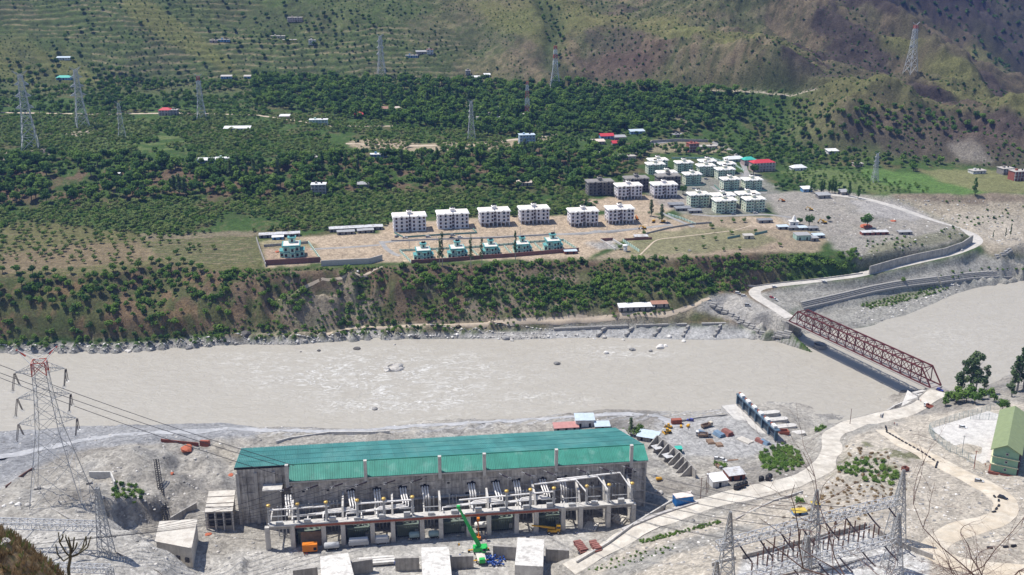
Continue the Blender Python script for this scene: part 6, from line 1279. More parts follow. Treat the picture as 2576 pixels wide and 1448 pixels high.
gabion(gp([(1600, 820), (1665, 818), (1728, 817)]), 1, 'low stone basket wall behind the third groyne'); gabion(gp([(1765, 816), (1862, 814)]), 1, 'low stone basket wall behind the rightmost groyne')
for i, (a, b) in enumerate((((1526, 822), (1501, 849)), ((1593, 822), (1573, 848)), ((1663, 823), (1644, 848)), ((1733, 819), (1717, 850)), ((1815, 816), (1796, 849)))):
    gabion(gp([b, a]), 2, '%s stone groyne from the left on the far gravel shore' % ordn[i], dep=1.3, step=.1, group='stone groynes')

def wall(name, label, ptspx, h, th, m, cap=None, seg=3.0, base=0.0, world=False, cat='wall', group=None, foot=.8, post=None, post_h=None):
    w = [np.array(p) for p in ptspx] if world else [G(*p) for p in ptspx]
    w = dens(w, seg); o = w[0]; t = thing(name, label, cat, o, 0, group)
    for a, b in zip(w[:-1], w[1:]):
        d = b - a; ln = math.hypot(d[0], d[1]); rz = math.atan2(d[1], d[0]); c = (a + b) / 2 - o; lo = min(a[2], b[2]) - o[2] - foot
        mb = MB(); e = .012
        hz0, hz1 = a[2] - o[2] + base, b[2] - o[2] + base
        mb.v = [(-ln / 2 + e, -th / 2, lo), (ln / 2 - e, -th / 2, lo), (ln / 2 - e, th / 2, lo), (-ln / 2 + e, th / 2, lo), (-ln / 2 + e, -th / 2, hz0 + h), (ln / 2 - e, -th / 2, hz1 + h), (ln / 2 - e, th / 2, hz1 + h), (-ln / 2 + e, th / 2, hz0 + h)]
        mb.f = [[3, 2, 1, 0], [4, 5, 6, 7], [0, 1, 5, 4], [1, 2, 6, 5], [2, 3, 7, 6], [3, 0, 4, 7]]
        mb.build('panel', m, t, loc=(c[0], c[1], 0), rz=rz)
        if cap: MB().bx(-ln / 2, ln / 2, -th / 2 - .08, th / 2 + .08, 0, .16).build('coping', cap, t, loc=(c[0], c[1], (hz0 + hz1) / 2 + h + .003), rz=rz)
        if post: MB().bx(-.16, .16, -th / 2 - .1, th / 2 + .1, lo, hz0 + (post_h or h + .12)).build('post', post, t, loc=(a[0] - o[0], a[1] - o[1], 0), rz=rz)
    return t
col('brickwall', (.20, .10, .085), var=.2, scale=1.5); col('paverwall', (.42, .40, .385), var=.25, scale=2.5, bump=.5, bscale=3); col('greenfence', (.50, .64, .55), var=.1); col('tealfence', (.15, .27, .24), var=.12)
RWB = [U(*p) for p in ((2187, 690, 14.6), (2252, 671, 15.2), (2304, 658, 15.8), (2377, 643, 16.8), (2420, 628, 17.4), (2446, 610, 18.6))]
wall('retaining_wall', 'tall grey concrete retaining wall above the curving bank road', [(p[0], p[1] + .5, p[2]) for p in RWB], 4.6, .7, M_['concrete'], seg=4, world=True, foot=2)
wall('parapet', 'low grey parapet along the bank road before the bridge', [(1805, 716), (1900, 722), (1960, 714), (2080, 702), (2170, 690)], .8, .35, M_['concrete'], seg=4)
wall('compound_wall', 'brown front wall on a stone base below the lone villa', [(667, 668), (740, 664), (806, 660)], 3.0, .5, M_['brickwall'], seg=3.5)
wall('compound_wall', 'grey side wall left of the lone villa', [(645, 604), (655, 635), (669, 672)], 2.0, .35, M_['concrete'], seg=3); wall('compound_wall', 'grey back wall of the lone villa yard', [(664, 622), (720, 618), (776, 613)], 1.5, .35, M_['concrete'], seg=3)
wall('compound_wall', 'pale green side wall right of the lone villa', [(776, 613), (790, 632), (806, 655)], 1.5, .3, M_['greenfence'], seg=2.6, post=M_['tealfence'])
wall('terrace_wall', 'pale grey paved terrace wall between the villa yards', [(808, 670), (870, 667), (930, 664), (962, 655)], 3.2, .5, M_['paverwall'], seg=3.5)
wall('compound_wall', 'brown front wall along the row of five villas', [(1035, 664), (1126, 659), (1210, 652), (1288, 647), (1370, 640), (1456, 633)], 2.2, .5, M_['brickwall'], seg=3.5)
wall('garden_fence', 'pale green fence at the left end of the row of villas', [(1006, 634), (1034, 662)], 1.4, .2, M_['greenfence'], seg=2.4, post=M_['tealfence'])
for i, (a, b) in enumerate((((1098, 633), (1126, 657)), ((1184, 628), (1207, 651)), ((1268, 622), (1290, 645)), ((1345, 615), (1368, 638)))): wall('garden_fence', 'pale green fence after the %s villa of the row' % ordn[i], [a, b], 1.3, .2, M_['greenfence'], seg=2.4, post=M_['tealfence'], group='garden fences between villas')
wall('garden_fence', 'pale green fence at the right end of the row of villas', [(1418, 608), (1455, 632)], 1.4, .2, M_['greenfence'], seg=2.4, post=M_['tealfence'])
wall('garden_fence', 'pale green fence along the back of the villa row', [(1008, 633), (1098, 629), (1184, 625), (1268, 618), (1345, 611), (1418, 606)], 1.2, .2, M_['greenfence'], seg=2.6, post=M_['tealfence'])
wall('block_fence', 'teal fence in front of the two leftmost white blocks', [(992, 588), (1015, 599), (1120, 592), (1200, 588), (1190, 578)], 1.0, .2, M_['tealfence'], seg=3)
wall('street_fence', 'thin pale fence along the estate street', [(985, 608), (1100, 604), (1250, 600), (1385, 592)], .8, .1, M_['paverwall'], seg=3, post=M_['steel'])
wall('estate_fence', 'teal fence beside the middle pale green block', [(1722, 469), (1770, 468), (1775, 464)], 1.0, .2, M_['tealfence'], seg=3); wall('estate_fence', 'teal fence in front of the pale green pair', [(1797, 468), (1812, 482), (1870, 483), (1930, 482)], 1.0, .2, M_['tealfence'], seg=3)
wall('estate_fence', 'pale fence along the upper estate road', [(1690, 400), (1790, 400), (1850, 418), (1872, 432)], 1.2, .2, M_['greenfence'], seg=3, post=M_['tealfence']); wall('site_fence', 'pale green fence along the sloping estate lane', [(1680, 541), (1715, 552), (1750, 566)], 1.2, .2, M_['greenfence'], seg=2.4, post=M_['tealfence'])
wall('site_fence', 'pale green fence beside the white water tower', [(1567, 608), (1588, 622), (1608, 635)], 1.6, .2, M_['greenfence'], seg=2.2, post=M_['tealfence']); wall('site_fence', 'teal fence left of the small white pump house', [(1830, 602), (1862, 596)], 1.3, .2, M_['tealfence'], seg=2.2); wall('site_fence', 'teal fence right of the small white pump house', [(1898, 592), (1930, 585)], 1.3, .2, M_['tealfence'], seg=2.2)
wall('field_wall', 'dark stone wall curving round the dry meadow', [(1625, 590), (1680, 576), (1740, 566), (1790, 562)], 1.0, .4, M_['stone'], seg=3); wall('field_wall', 'dark wall below the tin shed in the meadow', [(1570, 606), (1640, 603)], 1.4, .3, M_['brickwall'], seg=3)
wall('tank_wall', 'grey wall of the sunken basin beside the gravel heap', [(1511, 607), (1548, 630)], 1.2, .5, M_['concrete_light'], seg=3); wall('tank_wall', 'grey inner wall of the sunken basin', [(1542, 606), (1572, 624)], 1.2, .5, M_['concrete_light'], seg=3); wall('tank_wall', 'dark end wall of the sunken basin', [(1511, 607), (1542, 605)], 1.6, .4, M_['brickwall'], seg=3)
wall('road_wall', 'long grey wall of the curved upper road', [(1607, 383), (1640, 360), (1700, 356), (1790, 358)], 2.0, .5, M_['concrete'], seg=4); wall('yard_wall', 'long thin grey kerb wall behind the powerhouse', [(695, 1117), (730, 1107), (830, 1093), (930, 1093), (980, 1091)], 1.2, .5, M_['concrete_light'], seg=3)
# white water tower by the meadow
tw = G(1573, 633); t = thing('water_tower', 'white round water tower beside the sunken basin', 'water tower', tw); MB().lathe([(1.05, -.3), (1.05, 3.2)], 14).build('shaft', M_['tank_white'], t, True); MB().lathe([(1.5, 3.2), (1.6, 3.6), (1.5, 3.9), (.2, 4.1)], 14).build('cap', M_['tank_white'], t, True)
# ---------------------------------------------------------------- sheds
col('tinpatch', (.52, .52, .53), var=.2, scale=.8, col2=(.36, .33, .31), mix=.55, rough=.55); col('tinred', (.42, .13, .10), var=.2, scale=1.0); col('tindark', (.20, .21, .23), var=.25, scale=.9, col2=(.33, .33, .34), mix=.6)
def shed(row, s):
    px0, px1, py, D, h, rm, wm, label, yaw, slope, open_ = row; fc, w = s; t = thing('shed', label, 'shed', fc, R_(yaw), 'work sheds'); hw = w / 2
    MB().bx(-hw, hw, .2, D, -.8, h).build('wall', M_[wm], t); n = max(1, int(w / 3.2))
    for k in range(n):
        x0, x1 = -hw - .2 + (w + .4) * k / n, -hw - .2 + (w + .4) * (k + 1) / n; dz = random.uniform(0, .1)
        MB().profile([(-.3, h + dz), (D + .3, h + slope + dz), (D + .3, h + slope + .1 + dz), (-.3, h + .1 + dz)], x0 + .02, x1 - .02).build('roof_sheet', M_[rm], t)
    dm = MB().bx(-.45, .45, .14, .25, -.1, min(1.7, h - .3)).mesh('door', M_['dark'])
    for k in range(n): put('door', dm, t, (-hw + w * (k + .5) / n, 0, 0))
for r, s in SHS: shed(r, s)
# ================================================================= LATTICE TOWERS, GANTRIES, WIRES
col('galv', (.42, .43, .44), var=.15, rough=.5, metal=.35); col('galvlight', (.50, .51, .53), var=.12, rough=.5, metal=.3); col('redwhite_r', (.45, .09, .06), var=.1); col('redwhite_w', (.72, .72, .70), var=.08); col('wire', (.06, .06, .065), rough=.5, metal=.5); col('ring', (.70, .72, .75), metal=.3, rough=.3)
def latt(prof, th, panels, name='bracing'):
    """four-legged lattice body: prof = [(z, half width)], returns (leg meshes, bracing)"""
    zs = [p[0] for p in prof]; ws = [p[1] for p in prof]; hw = lambda z: float(np.interp(z, zs, ws))
    return hw
def lattice_tower(t, prof, th, m, arms=(), peak=0.0, bands=None, kf=1.0):
    zs = [p[0] for p in prof]; ws = [p[1] for p in prof]; hw = lambda z: float(np.interp(z, zs, ws)); H = zs[-1]
    for sx in (-1, 1):
        for sy in (-1, 1):
            mb = MB()
            for a, b in zip(prof[:-1], prof[1:]): mb.bar((sx * a[1], sy * a[1], a[0] - (1.0 if a[0] == 0 else 0)), (sx * b[1], sy * b[1], b[0]), th * 1.25)
            mb.build('leg', m, t)
    z = 0.0; lev = []
    while z < H - .5:
        lev.append(z); z += max(hw(z) * 1.7 * kf, .8)
    lev.append(H)
    faces = [MB() for _ in range(4)]; f2 = [MB() for _ in range(4)]
    for a, b in zip(lev[:-1], lev[1:]):
        wa, wb = hw(a), hw(b)
        for k, (c0, c1) in enumerate((((-1, -1), (1, -1)), ((1, -1), (1, 1)), ((1, 1), (-1, 1)), ((-1, 1), (-1, -1)))):
            mb = faces[k]
            mb.bar((c0[0] * wa, c0[1] * wa, a), (c1[0] * wb, c1[1] * wb, b), th * .7); mb.bar((c1[0] * wa, c1[1] * wa, a), (c0[0] * wb, c0[1] * wb, b), th * .7); mb.bar((c0[0] * wb, c0[1] * wb, b), (c1[0] * wb, c1[1] * wb, b), th * .7)
    for mb in faces: mb.build('bracing', m, t)
    if bands:
        for z0, z1, bm in bands:
            mb = MB()
            for sx in (-1, 1):
                for sy in (-1, 1): mb.bar((sx * (hw(z0) + .02), sy * (hw(z0) + .02), z0), (sx * (hw(z1) + .02), sy * (hw(z1) + .02), z1), th * 1.7)
            for c0, c1 in (((-1, -1), (1, -1)), ((1, -1), (1, 1)), ((-1, 1), (1, 1)), ((-1, -1), (-1, 1))): 
                mb.bar((c0[0] * hw(z0), c0[1] * hw(z0), z0), (c1[0] * hw(z1), c1[1] * hw(z1), z1), th * 1.1); mb.bar((c0[0] * hw(z1), c0[1] * hw(z1), z1), (c1[0] * hw(z1), c1[1] * hw(z1), z1), th * 1.1); mb.bar((c1[0] * hw(z0), c1[1] * hw(z0), z0), (c0[0] * hw(z1), c0[1] * hw(z1), z1), th * 1.1)
            mb.build('painted_band', bm, t)
    for z, l, dz in arms:
        w = hw(z); w2 = hw(z + dz)
        for s in (-1, 1):
            mb = MB(); tip = (s * l, 0, z + .2)
            for sy in (-1, 1):
                mb.bar((s * w, sy * w, z), tip, th * .9); mb.bar((s * w2, sy * w2, z + dz), tip, th * .8)
                for q in (.25, .5, .75):
                    p0 = np.array((s * w, sy * w, z)) * (1 - q) + np.array(tip) * q; p1 = np.array((s * w2, sy * w2, z + dz)) * (1 - q) + np.array(tip) * q; p2 = np.array((s * w, sy * w, z)) * (1 - q - .22) + np.array(tip) * (q + .22)
                    mb.bar(tuple(p0), tuple(p1), th * .55); mb.bar(tuple(p1), tuple(p2), th * .5)
                    if sy > 0: mb.bar(tuple(p0), (p0[0], -p0[1], p0[2]), th * .5)
            mb.build('cross_arm', m, t)
def far_pylon(px, py, h, label, m='galvlight', th=.2, base=.17, arms=3, bands=None, yaw=15, wid=.25, horns=True):
    g = G(px, py); t = thing('pylon', label, 'pylon', g, R_(yaw), 'lattice pylons')
    prof = [(0, h * base / 2 * 1.25), (h * .45, h * .055), (h * .97, h * .026)]
    a = [(h * (.55 + .15 * k), h * wid / 2 * (1 - .1 * k), h * .045) for k in range(arms)]
    lattice_tower(t, prof, th, M_[m], a, bands=[(h * z0, h * z1, M_['redwhite_' + c]) for z0, z1, c in bands] if bands else None)
    if horns:
        for s in (-1, 1): MB().bar((s * h * .026, 0, h * .97), (s * h * .09, 0, h * 1.03), th).bar((-s * h * .026, 0, h * .97), (s * h * .09, 0, h * 1.03), th * .8).build('horn', M_[m], t)
    return t
far_pylon(78, 378, 56, 'large grey pylon at the left edge of the upper orchard', th=.34, yaw=18, wid=.22)
far_pylon(208, 322, 47, 'tall grey pylon right of the large one at the left', th=.32, yaw=32, wid=.26)
far_pylon(508, 303, 37, 'grey pylon with an orange red top near the red roofed house', th=.28, yaw=10, wid=.16, bands=[(.88, .97, 'r'), (.78, .88, 'w')])
far_pylon(960, 196, 40, 'grey pylon standing on the terraced slope', th=.28, yaw=20, wid=.2)
far_pylon(1396, 226, 41, 'red and white banded pylon at the foot of the gully', th=.3, yaw=5, arms=0, horns=False, base=.2, bands=[(.9, .97, 'r'), (.8, .88, 'w'), (.7, .78, 'r'), (.55, .64, 'w')])
far_pylon(1326, 300, 32, 'slim red and white radio mast above the pale blue house', th=.22, yaw=0, arms=0, base=.08, horns=False, bands=[(.9, .97, 'r'), (.75, .88, 'w'), (.55, .73, 'r'), (.38, .52, 'w'), (.2, .34, 'r')])
far_pylon(1186, 350, 30, 'thin pale pylon beside the dirt road in the trees', th=.2, yaw=8, wid=.14)
far_pylon(308, 350, 28, 'faint thin pylon in the middle of the upper orchard', th=.13, yaw=15, wid=.16)
far_pylon(2200, 458, 21, 'small grey pylon standing in the green fields', th=.18, yaw=10, wid=.24)
far_pylon(2290, 185, 42, 'hazy grey pylon with an orange top high on the right hill', th=.26, yaw=25, wid=.2, bands=[(.9, .97, 'r')])
# ---------------------------------------------------------------- the near pylon
NPZ = 20.5; npb = U(150, 1252, NPZ); t = thing('near_pylon', 'large near pylon with red tipped horns and hanging insulator strings', 'pylon', npb, R_(14))
prof = [(0, 8.4), (12, 6.1), (26, 3.6), (40, 2.4), (50, 2.05)]
lattice_tower(t, prof, .16, M_['galv'], [(28.5, 8.9, 2.6), (37.5, 8.0, 2.4), (46.5, 7.6, 2.2)], bands=[(45.6, 50, M_['redwhite_r'])])
for s in (-1, 1):
    mb = MB(); tip = (s * 6.2, 0, 54.6)
    for sy in (-1, 1):
        mb.bar((s * 2.05, sy * 2.05, 50), tip, .16); mb.bar((-s * .6, sy * 1.6, 50.8), tip, .13)
    mb.build('horn', M_['redwhite_w'], t); mb = MB(); a, b = Vector((s * 3.6, 0, 52.1)), Vector(tip)
    mb.bar(a, b, .5, .4); mb.bar(a + Vector((0, .5, 0)), b, .16); mb.bar(a + Vector((0, -.5, 0)), b, .16); mb.build('horn_tip', M_['redwhite_r'], t)
ins = MB().lathe([(.1, 0)] + [(.15 if k % 2 else .07, -k * .17) for k in range(1, 33)] + [(.08, -5.6)], 7).mesh('insulator_string', M_['insul'], True); rg = MB().tube([(.45 * math.cos(a), .1 * math.sin(2 * a), .45 * math.sin(a)) for a in np.linspace(0, 6.28, 13)], .05, 5).mesh('grading_ring', M_['ring'])
for z, l in ((28.5, 8.9), (37.5, 8.0), (46.5, 7.6)):
    for s in (-1, 1):
        for k, (ax, ay) in enumerate(((.12 * s, .38), (.1 * s, .46), (-.5 * s * .0 + .16, -.42), (.2, -.34))):
            o = put('insulator_string', ins, t, (s * l + (k % 2) * .35 * s, (.25 if k < 2 else -.25), z - .1), (ay, ax * .8, 0)); put('grading_ring', rg, o, (0, 0, -5.7))
mb = [MB().bx(-.9, .9, -.9, .9, -1.2, .5) for _ in range(1)][0].mesh('footing', M_['concrete'])
for sx in (-1, 1):
    for sy in (-1, 1): put('footing', mb, t, (sx * 8.4, sy * 8.4, 0))
# ---------------------------------------------------------------- switchyard gantries
def lbeam(t, a, b, w, h, th, m, name='lattice_beam', n=None):
    a = Vector(a); b = Vector(b); d = (b - a); ln = d.length; d.normalize(); sd = d.cross(Vector((0, 0, 1))).normalized() * (w / 2); up = Vector((0, 0, h / 2)); mb = MB(); n = n or max(3, int(ln / (h * 1.1)))
    C = [lambda q, i=i, j=j: a + d * (ln * q) + sd * i + up * j for i, j in ((-1, -1), (1, -1), (1, 1), (-1, 1))]
    for c in C: mb.bar(c(0), c(1), th)
    for k in range(n):
        q0, q1 = k / n, (k + 1) / n
        for i in range(4): mb.bar(C[i](q0), C[(i + 1) % 4](q1), th * .65); mb.bar(C[i](q1), C[(i + 1) % 4](q1), th * .65)
    return mb.build(name, m, t)
def gantry_column(t, loc, h, b0, b1, th, m, hp=0):
    c = thing.__call__ if False else None
    o = bpy.data.objects.new('lattice_column', None); link(o); o.parent = t; o.location = [float(v) for v in loc]
    zs = [(0, b0), (h, b1)]
    hw = lambda z: b0 + (b1 - b0) * z / h
    for sx in (-1, 1):
        for sy in (-1, 1): MB().bar((sx * b0, sy * b0, -.8), (sx * b1, sy * b1, h), th).build('leg', m, o)
    z = 0; mb = MB()
    while z < h - .4:
        z1 = min(h, z + max(1.1, hw(z) * 1.8)); wa, wb = hw(z), hw(z1)
        for c0, c1 in (((-1, -1), (1, -1)), ((1, -1), (1, 1)), ((1, 1), (-1, 1)), ((-1, 1), (-1, -1))):
            mb.bar((c0[0] * wa, c0[1] * wa, z), (c1[0] * wb, c1[1] * wb, z1), th * .6); mb.bar((c1[0] * wa, c1[1] * wa, z), (c0[0] * wb, c0[1] * wb, z1), th * .6); mb.bar((c0[0] * wb, c0[1] * wb, z1), (c1[0] * wb, c1[1] * wb, z1), th * .6)
        z = z1
    mb.build('bracing', m, o); return o
# left gantry
lt = U(244, 1228, 46.0); lz = float(gz(np.array(lt[0]), np.array(lt[1]))); lg = thing('gantry', 'grey lattice gantry reaching in from the left edge', 'gantry', (lt[0], lt[1], lz), 0)
gantry_column(lg, (0, 0, 0), 46 - lz, 2.0, .45, .22, M_['galv'])
bz = 33.0; e = U(-160, 1312, bz); e2 = U(236, 1331, bz); gantry_column(lg, (e[0] - lt[0], e[1] - lt[1], float(gz(np.array(e[0]), np.array(e[1]))) - lz), bz - float(gz(np.array(e[0]), np.array(e[1]))), 1.6, .8, .2, M_['galv'])
lbeam(lg, (e[0] - lt[0], e[1] - lt[1], bz - lz), (-1.0, 0, bz - lz), 2.6, 2.2, .2, M_['galvlight'])
ist = MB().tube([(0, 0, 0), (-2.2, -3.5, -2.2), (-4.2, -6.5, -4.8)], .22, 7).mesh('tension_string', M_['porcelain'])
for px in (85, 165, 232): w = U(px, 1325, bz); put('tension_string', ist, lg, (w[0] - lt[0], w[1] - lt[1], bz - lz - 1))
bz2 = 29.0; e = U(90, 1425, bz2); e1 = U(275, 1432, bz2); gl2 = thing('lower_gantry', 'second lattice gantry beam low at the bottom left', 'gantry', (e[0], e[1], float(gz(np.array(e[0]), np.array(e[1])))), 0)
z0 = gl2.location[2]; lbeam(gl2, (0, 0, bz2 - z0), (e1[0] - e[0], e1[1] - e[1], bz2 - z0), 2.0, 1.8, .18, M_['galvlight'])
for q in (e, e1): 
    zz_ = float(gz(np.array(q[0]), np.array(q[1]))); gantry_column(gl2, (q[0] - e[0], q[1] - e[1], zz_ - z0), bz2 - zz_, 1.0, .8, .16, M_['galv'])
# right gantry
SZ = 33.3; tops = [U(1838, 1288, SZ + 24), U(2056, 1233, SZ + 24), U(2274, 1183, SZ + 24)]
rg_ = thing('switchyard_gantry', 'long grey lattice gantry over the switchyard at the bottom right', 'gantry', (tops[0][0], tops[0][1], SZ), 0); o0 = tops[0]
for q in tops:
    zz_ = float(gz(np.array(q[0]), np.array(q[1]))); gantry_column(rg_, (q[0] - o0[0], q[1] - o0[1], zz_ - SZ), 24 + SZ - zz_, 2.6, .25, .2, M_['galv'])
bzr = 14.5
for a, b in zip(tops[:-1], tops[1:]): lbeam(rg_, (a[0] - o0[0], a[1] - o0[1], bzr), (b[0] - o0[0], b[1] - o0[1], bzr), 2.0, 2.0, .19, M_['galvlight'])
d = tops[0] - tops[1]; lbeam(rg_, (0, 0, bzr), (d[0] * .12, d[1] * .12, bzr), 2.0, 2.0, .19, M_['galvlight'])
ts = MB().tube([(0, 0, 0), (1.4, -2.6, -1.6), (2.8, -4.6, -2.8)], .24, 7).mesh('tension_string', M_['insul'])
for f in (.12, .35, .6, .85, 1.12, 1.35, 1.6, 1.85):
    k = int(f); a, b = tops[k], tops[k + 1]; q = a + (b - a) * (f - k); put('tension_string', ts, rg_, (q[0] - o0[0], q[1] - o0[1], bzr - 1))
g2 = copy_tree(rg_, loc=(tops[0][0] - 6, tops[0][1] - 15, SZ - .4), label='second grey lattice gantry nearer the bottom edge at right'); g2.scale = (1, 1, .8)
# equipment posts of the switchyard
col('rustpost', (.13, .06, .045), var=.3, scale=2, rough=.5)
pc_ = [MB().bx(-.22, .22, -.22, .22, -.4, 1.6).mesh('pedestal', M_['galvlight']), MB().lathe([(.2, 1.6)] + [(.24 if k % 2 else .16, 1.6 + k * .28) for k in range(1, 18)] + [(.12, 6.6)], 8).mesh('insulator', M_['rustpost'], True)]
ri = 0; rn = ['front', 'second', 'third', 'fourth', 'fifth', 'rear']
for r in range(6):
    for c in range(11):
        q = U(1890 + c * 38 + r * 14, 1446 - c * 9.2 - r * 14, SZ)
        if not inpoly(np.array([1890 + c * 38 + r * 14]), np.array([1446 - c * 9.2 - r * 14]), [(1840, 1460), (1875, 1400), (2165, 1334), (2335, 1415), (2300, 1470)])[0]: continue
        tp = thing('insulator_post', 'brown post insulator in the %s row of the switchyard, number %s from the left' % (rn[r], 'one two three four five six seven eight nine ten eleven'.split()[c]), 'insulator', (q[0], q[1], float(gz(np.array(q[0]), np.array(q[1])))), .3, 'switchyard post insulators')
        put('pedestal', pc_[0], tp); put('insulator', pc_[1], tp, (0, 0, 0), (0, 0, 0), (1, 1, .6 + .45 * ((r + c) % 3) / 2))
        if c % 3 == 1: MB().bar((0, 0, 5.2), (5.0, 1.3, 5.2), .14).build('busbar', M_['galvlight'], tp)
for i, (a, b) in enumerate((((2060, 1440), (2175, 1405)), ((1960, 1448), (2060, 1425)))):
    qa, qb = U(*a, SZ + .3), U(*b, SZ + .3); tag(MB().bar(qa, qb, .6, .5).build('cable_trench', M_['concrete']), ('longer' if i == 0 else 'shorter') + ' dark cable trench cover on the switchyard floor', 'trench')
wall('switchyard_wall', 'low concrete wall behind the switchyard', [(1868, 1407), (1980, 1378), (2080, 1352), (2180, 1327)], 1.4, .35, M_['concrete'], seg=4); wall('switchyard_wall', 'grey wall at the right side of the switchyard', [(2185, 1328), (2250, 1370), (2345, 1408)], 1.6, .35, M_['concrete'], seg=4)
wall('switchyard_wall', 'long pale wall below the grey verge', [(1790, 1425), (1850, 1408)], 1.2, .35, M_['concrete_light'], seg=4)
# ---------------------------------------------------------------- wall insulator strings and conductors
def sag(a, b, s, n=18): 
    a = np.array(a); b = np.array(b); return [tuple(a + (b - a) * k / n - np.array([0, 0, s * 4 * (k / n) * (1 - k / n)])) for k in range(n + 1)]
for i, (px, py, side) in enumerate(((757, 1217, -1), (822, 1214, -1), (884, 1211, -1), (945, 1208, -1), (1016, 1202, -1), (1084, 1198, -1), (1248, 1182, 1), (1305, 1180, 1), (1360, 1177, 1), (1442, 1171, 1), (1498, 1166, 1), (1554, 1162, 1))):
    x, y = plx(px, py, 27.0); a = np.array(pl(x, -.3, 26.6)); 
    b = (np.array(U(40 + i * 38, 1375 - i * 4, 33)) if side < 0 else np.array(tops[0] + (tops[2] - tops[0]) * (.1 + .15 * (i - 6))) - np.array([0, 0, 10.5]))
    dr = (b - a) / np.linalg.norm(b - a); p1 = a + dr * 3.2 - np.array([0, 0, .5]); p2 = p1 + dr * 3.8 - np.array([0, 0, .5])
    t = thing('line_insulator', 'dark insulator string on the powerhouse wall, number %s from the left' % ('one two three four five six seven eight nine ten eleven twelve'.split()[i]), 'insulator', a, 0, 'wall insulator strings')
    v = lambda q: tuple(np.array(q) - a)
    MB().tube([v(a), v(p1)], .07, 5).build('link', M_['galvlight'], t); MB().tube([v(p1), v(p2)], .26, 7).build('insulator_string', M_['insul'], t)
    for o in (-.3, .3): put('grading_ring', rg, t, v(p2 + np.array([o, 0, 0])), (.3, 0, .4))
    MB().tube([v(q) for q in sag(p2, b, 3.0)], .055, 4).build('conductor', M_['wire'], t); MB().tube([v(np.array(q) + np.array([.5, 0, .1])) for q in sag(p2, b, 3.0)], .055, 4).build('conductor', M_['wire'], t)
    x2, _ = plx(px, py + 100, 18.2); MB().tube([v(q) for q in sag(p2, pl(x + (6 if side < 0 else 3), DY + 1.5, 25.6), 1.0, 8)], .045, 4).build('jumper', M_['wire'], t)
for i, ((ax, ay), (bx, by)) in enumerate((((-120, 872), (740, 1172)), ((-120, 893), (718, 1176)), ((-120, 903), (700, 1195)))):
    a = UY(ax, ay, 330); b = U(bx, by, 33.5)
    tag(MB().tube(sag(a, b, 1.6, 24), .10, 5).build('power_line', M_['wire']), '%s of the three dark wires crossing the river to the roof' % ('highest', 'middle', 'lowest')[i], 'wire', 'wires crossing the river')
# ================================================================= NEAR SIDE STRUCTURES
def prism_px(name, label, cat, top, zt, zb, m, roofm=None, over=.0, parts=None):
    """flat-roofed building whose roof corners are surveyed at height zt"""
    q = [U(x, y, zt if not isinstance(zt, (list, tuple)) else zt[i]) for i, (x, y) in enumerate(top)]; c = sum(q) / len(q); o = np.array([c[0], c[1], zb]); t = thing(name, label, cat, o)
    ins_ = [(c + (p - c) * (1 - over / max(np.linalg.norm((p - c)[:2]), .1))) for p in q]; n = len(q)
    mb = MB(); mb.v = [(p[0] - o[0], p[1] - o[1], -1.0) for p in ins_] + [(p[0] - o[0], p[1] - o[1], p[2] - zb - (.4 if roofm else 0)) for p in ins_]
    a = sum((q[i][0] * q[(i + 1) % n][1] - q[(i + 1) % n][0] * q[i][1]) for i in range(n)); f = list(range(n)); f = f if a > 0 else f[::-1]
    mb.f = [[n + i for i in f]] + [[f[i], f[(i + 1) % n], n + f[(i + 1) % n], n + f[i]] for i in range(n)]; mb.build('wall' if roofm else 'body', m, t)
    if roofm:
        r = MB(); r.v = [(p[0] - o[0], p[1] - o[1], p[2] - zb - .39) for p in q] + [(p[0] - o[0], p[1] - o[1], p[2] - zb) for p in q]; r.f = [[n + i for i in f], [f[::-1][i] for i in range(n)]] + [[f[i], f[(i + 1) % n], n + f[(i + 1) % n], n + f[i]] for i in range(n)]
        r.build('roof', roofm, t)
    return t, q, o
col('blockwhite', (.62, .60, .565), var=.14, scale=.6, col2=(.42, .40, .375), mix=.56, streak=.1); col('roofcream', (.56, .525, .47), var=.14, col2=(.46, .42, .37), mix=.54)
t, q, o = prism_px('control_building', 'plain building with a large cream flat roof in the pit', 'building', [(401, 1312), (497, 1306), (482, 1380), (389, 1362)], 17.5, 9.7, M_['dirtycream'], M_['roofcream'], .5)
a, b = q[3], q[2]
for f in (.4, .6, .85): p = a + (b - a) * f - o; MB().bx(-.7, .7, -.62, .2, 2.2, 3.8).build('window', M_['glass'], t, loc=(p[0], p[1] + .5, 0), rz=math.atan2(b[1] - a[1], b[0] - a[0]))
t, q, o = prism_px('service_building', 'half finished building with a pale slab roof left of the powerhouse', 'building', [(525, 1236), (592, 1233), (585, 1286), (515, 1289)], 17.0, 9.6, M_['concrete'], M_['roofcream'], .8)
a, b = q[3], q[2]; rz = math.atan2(b[1] - a[1], b[0] - a[0]); L2 = np.linalg.norm((b - a)[:2])
for f in (.2, .5, .8): p = a + (b - a) * f - o; MB().bx(-.9, .9, -.3, .2, 1.6, 3.6).build('window', M_['dark'], t, loc=(p[0], p[1] + .75, 0), rz=rz); MB().bx(-.9, .9, -.3, .2, 4.4, 6.2).build('window', M_['dark'], t, loc=(p[0], p[1] + .75, 0), rz=rz)
for f in (.02, .35, .65, .98): p = a + (b - a) * f - o; MB().bx(-.2, .2, -.2, .2, -.5, 7.0).build('post', M_['concrete_light'], t, loc=(p[0], p[1] + .1, 0))
for f in (.3, .62, .8): MB().bar(tuple(q[0] + (q[3] - q[0]) * f - o + np.array([0, 0, .1])), tuple(q[1] + (q[2] - q[1]) * f - o + np.array([0, 0, .1])), .16).build('roof_batten', M_['scaffold'], t)
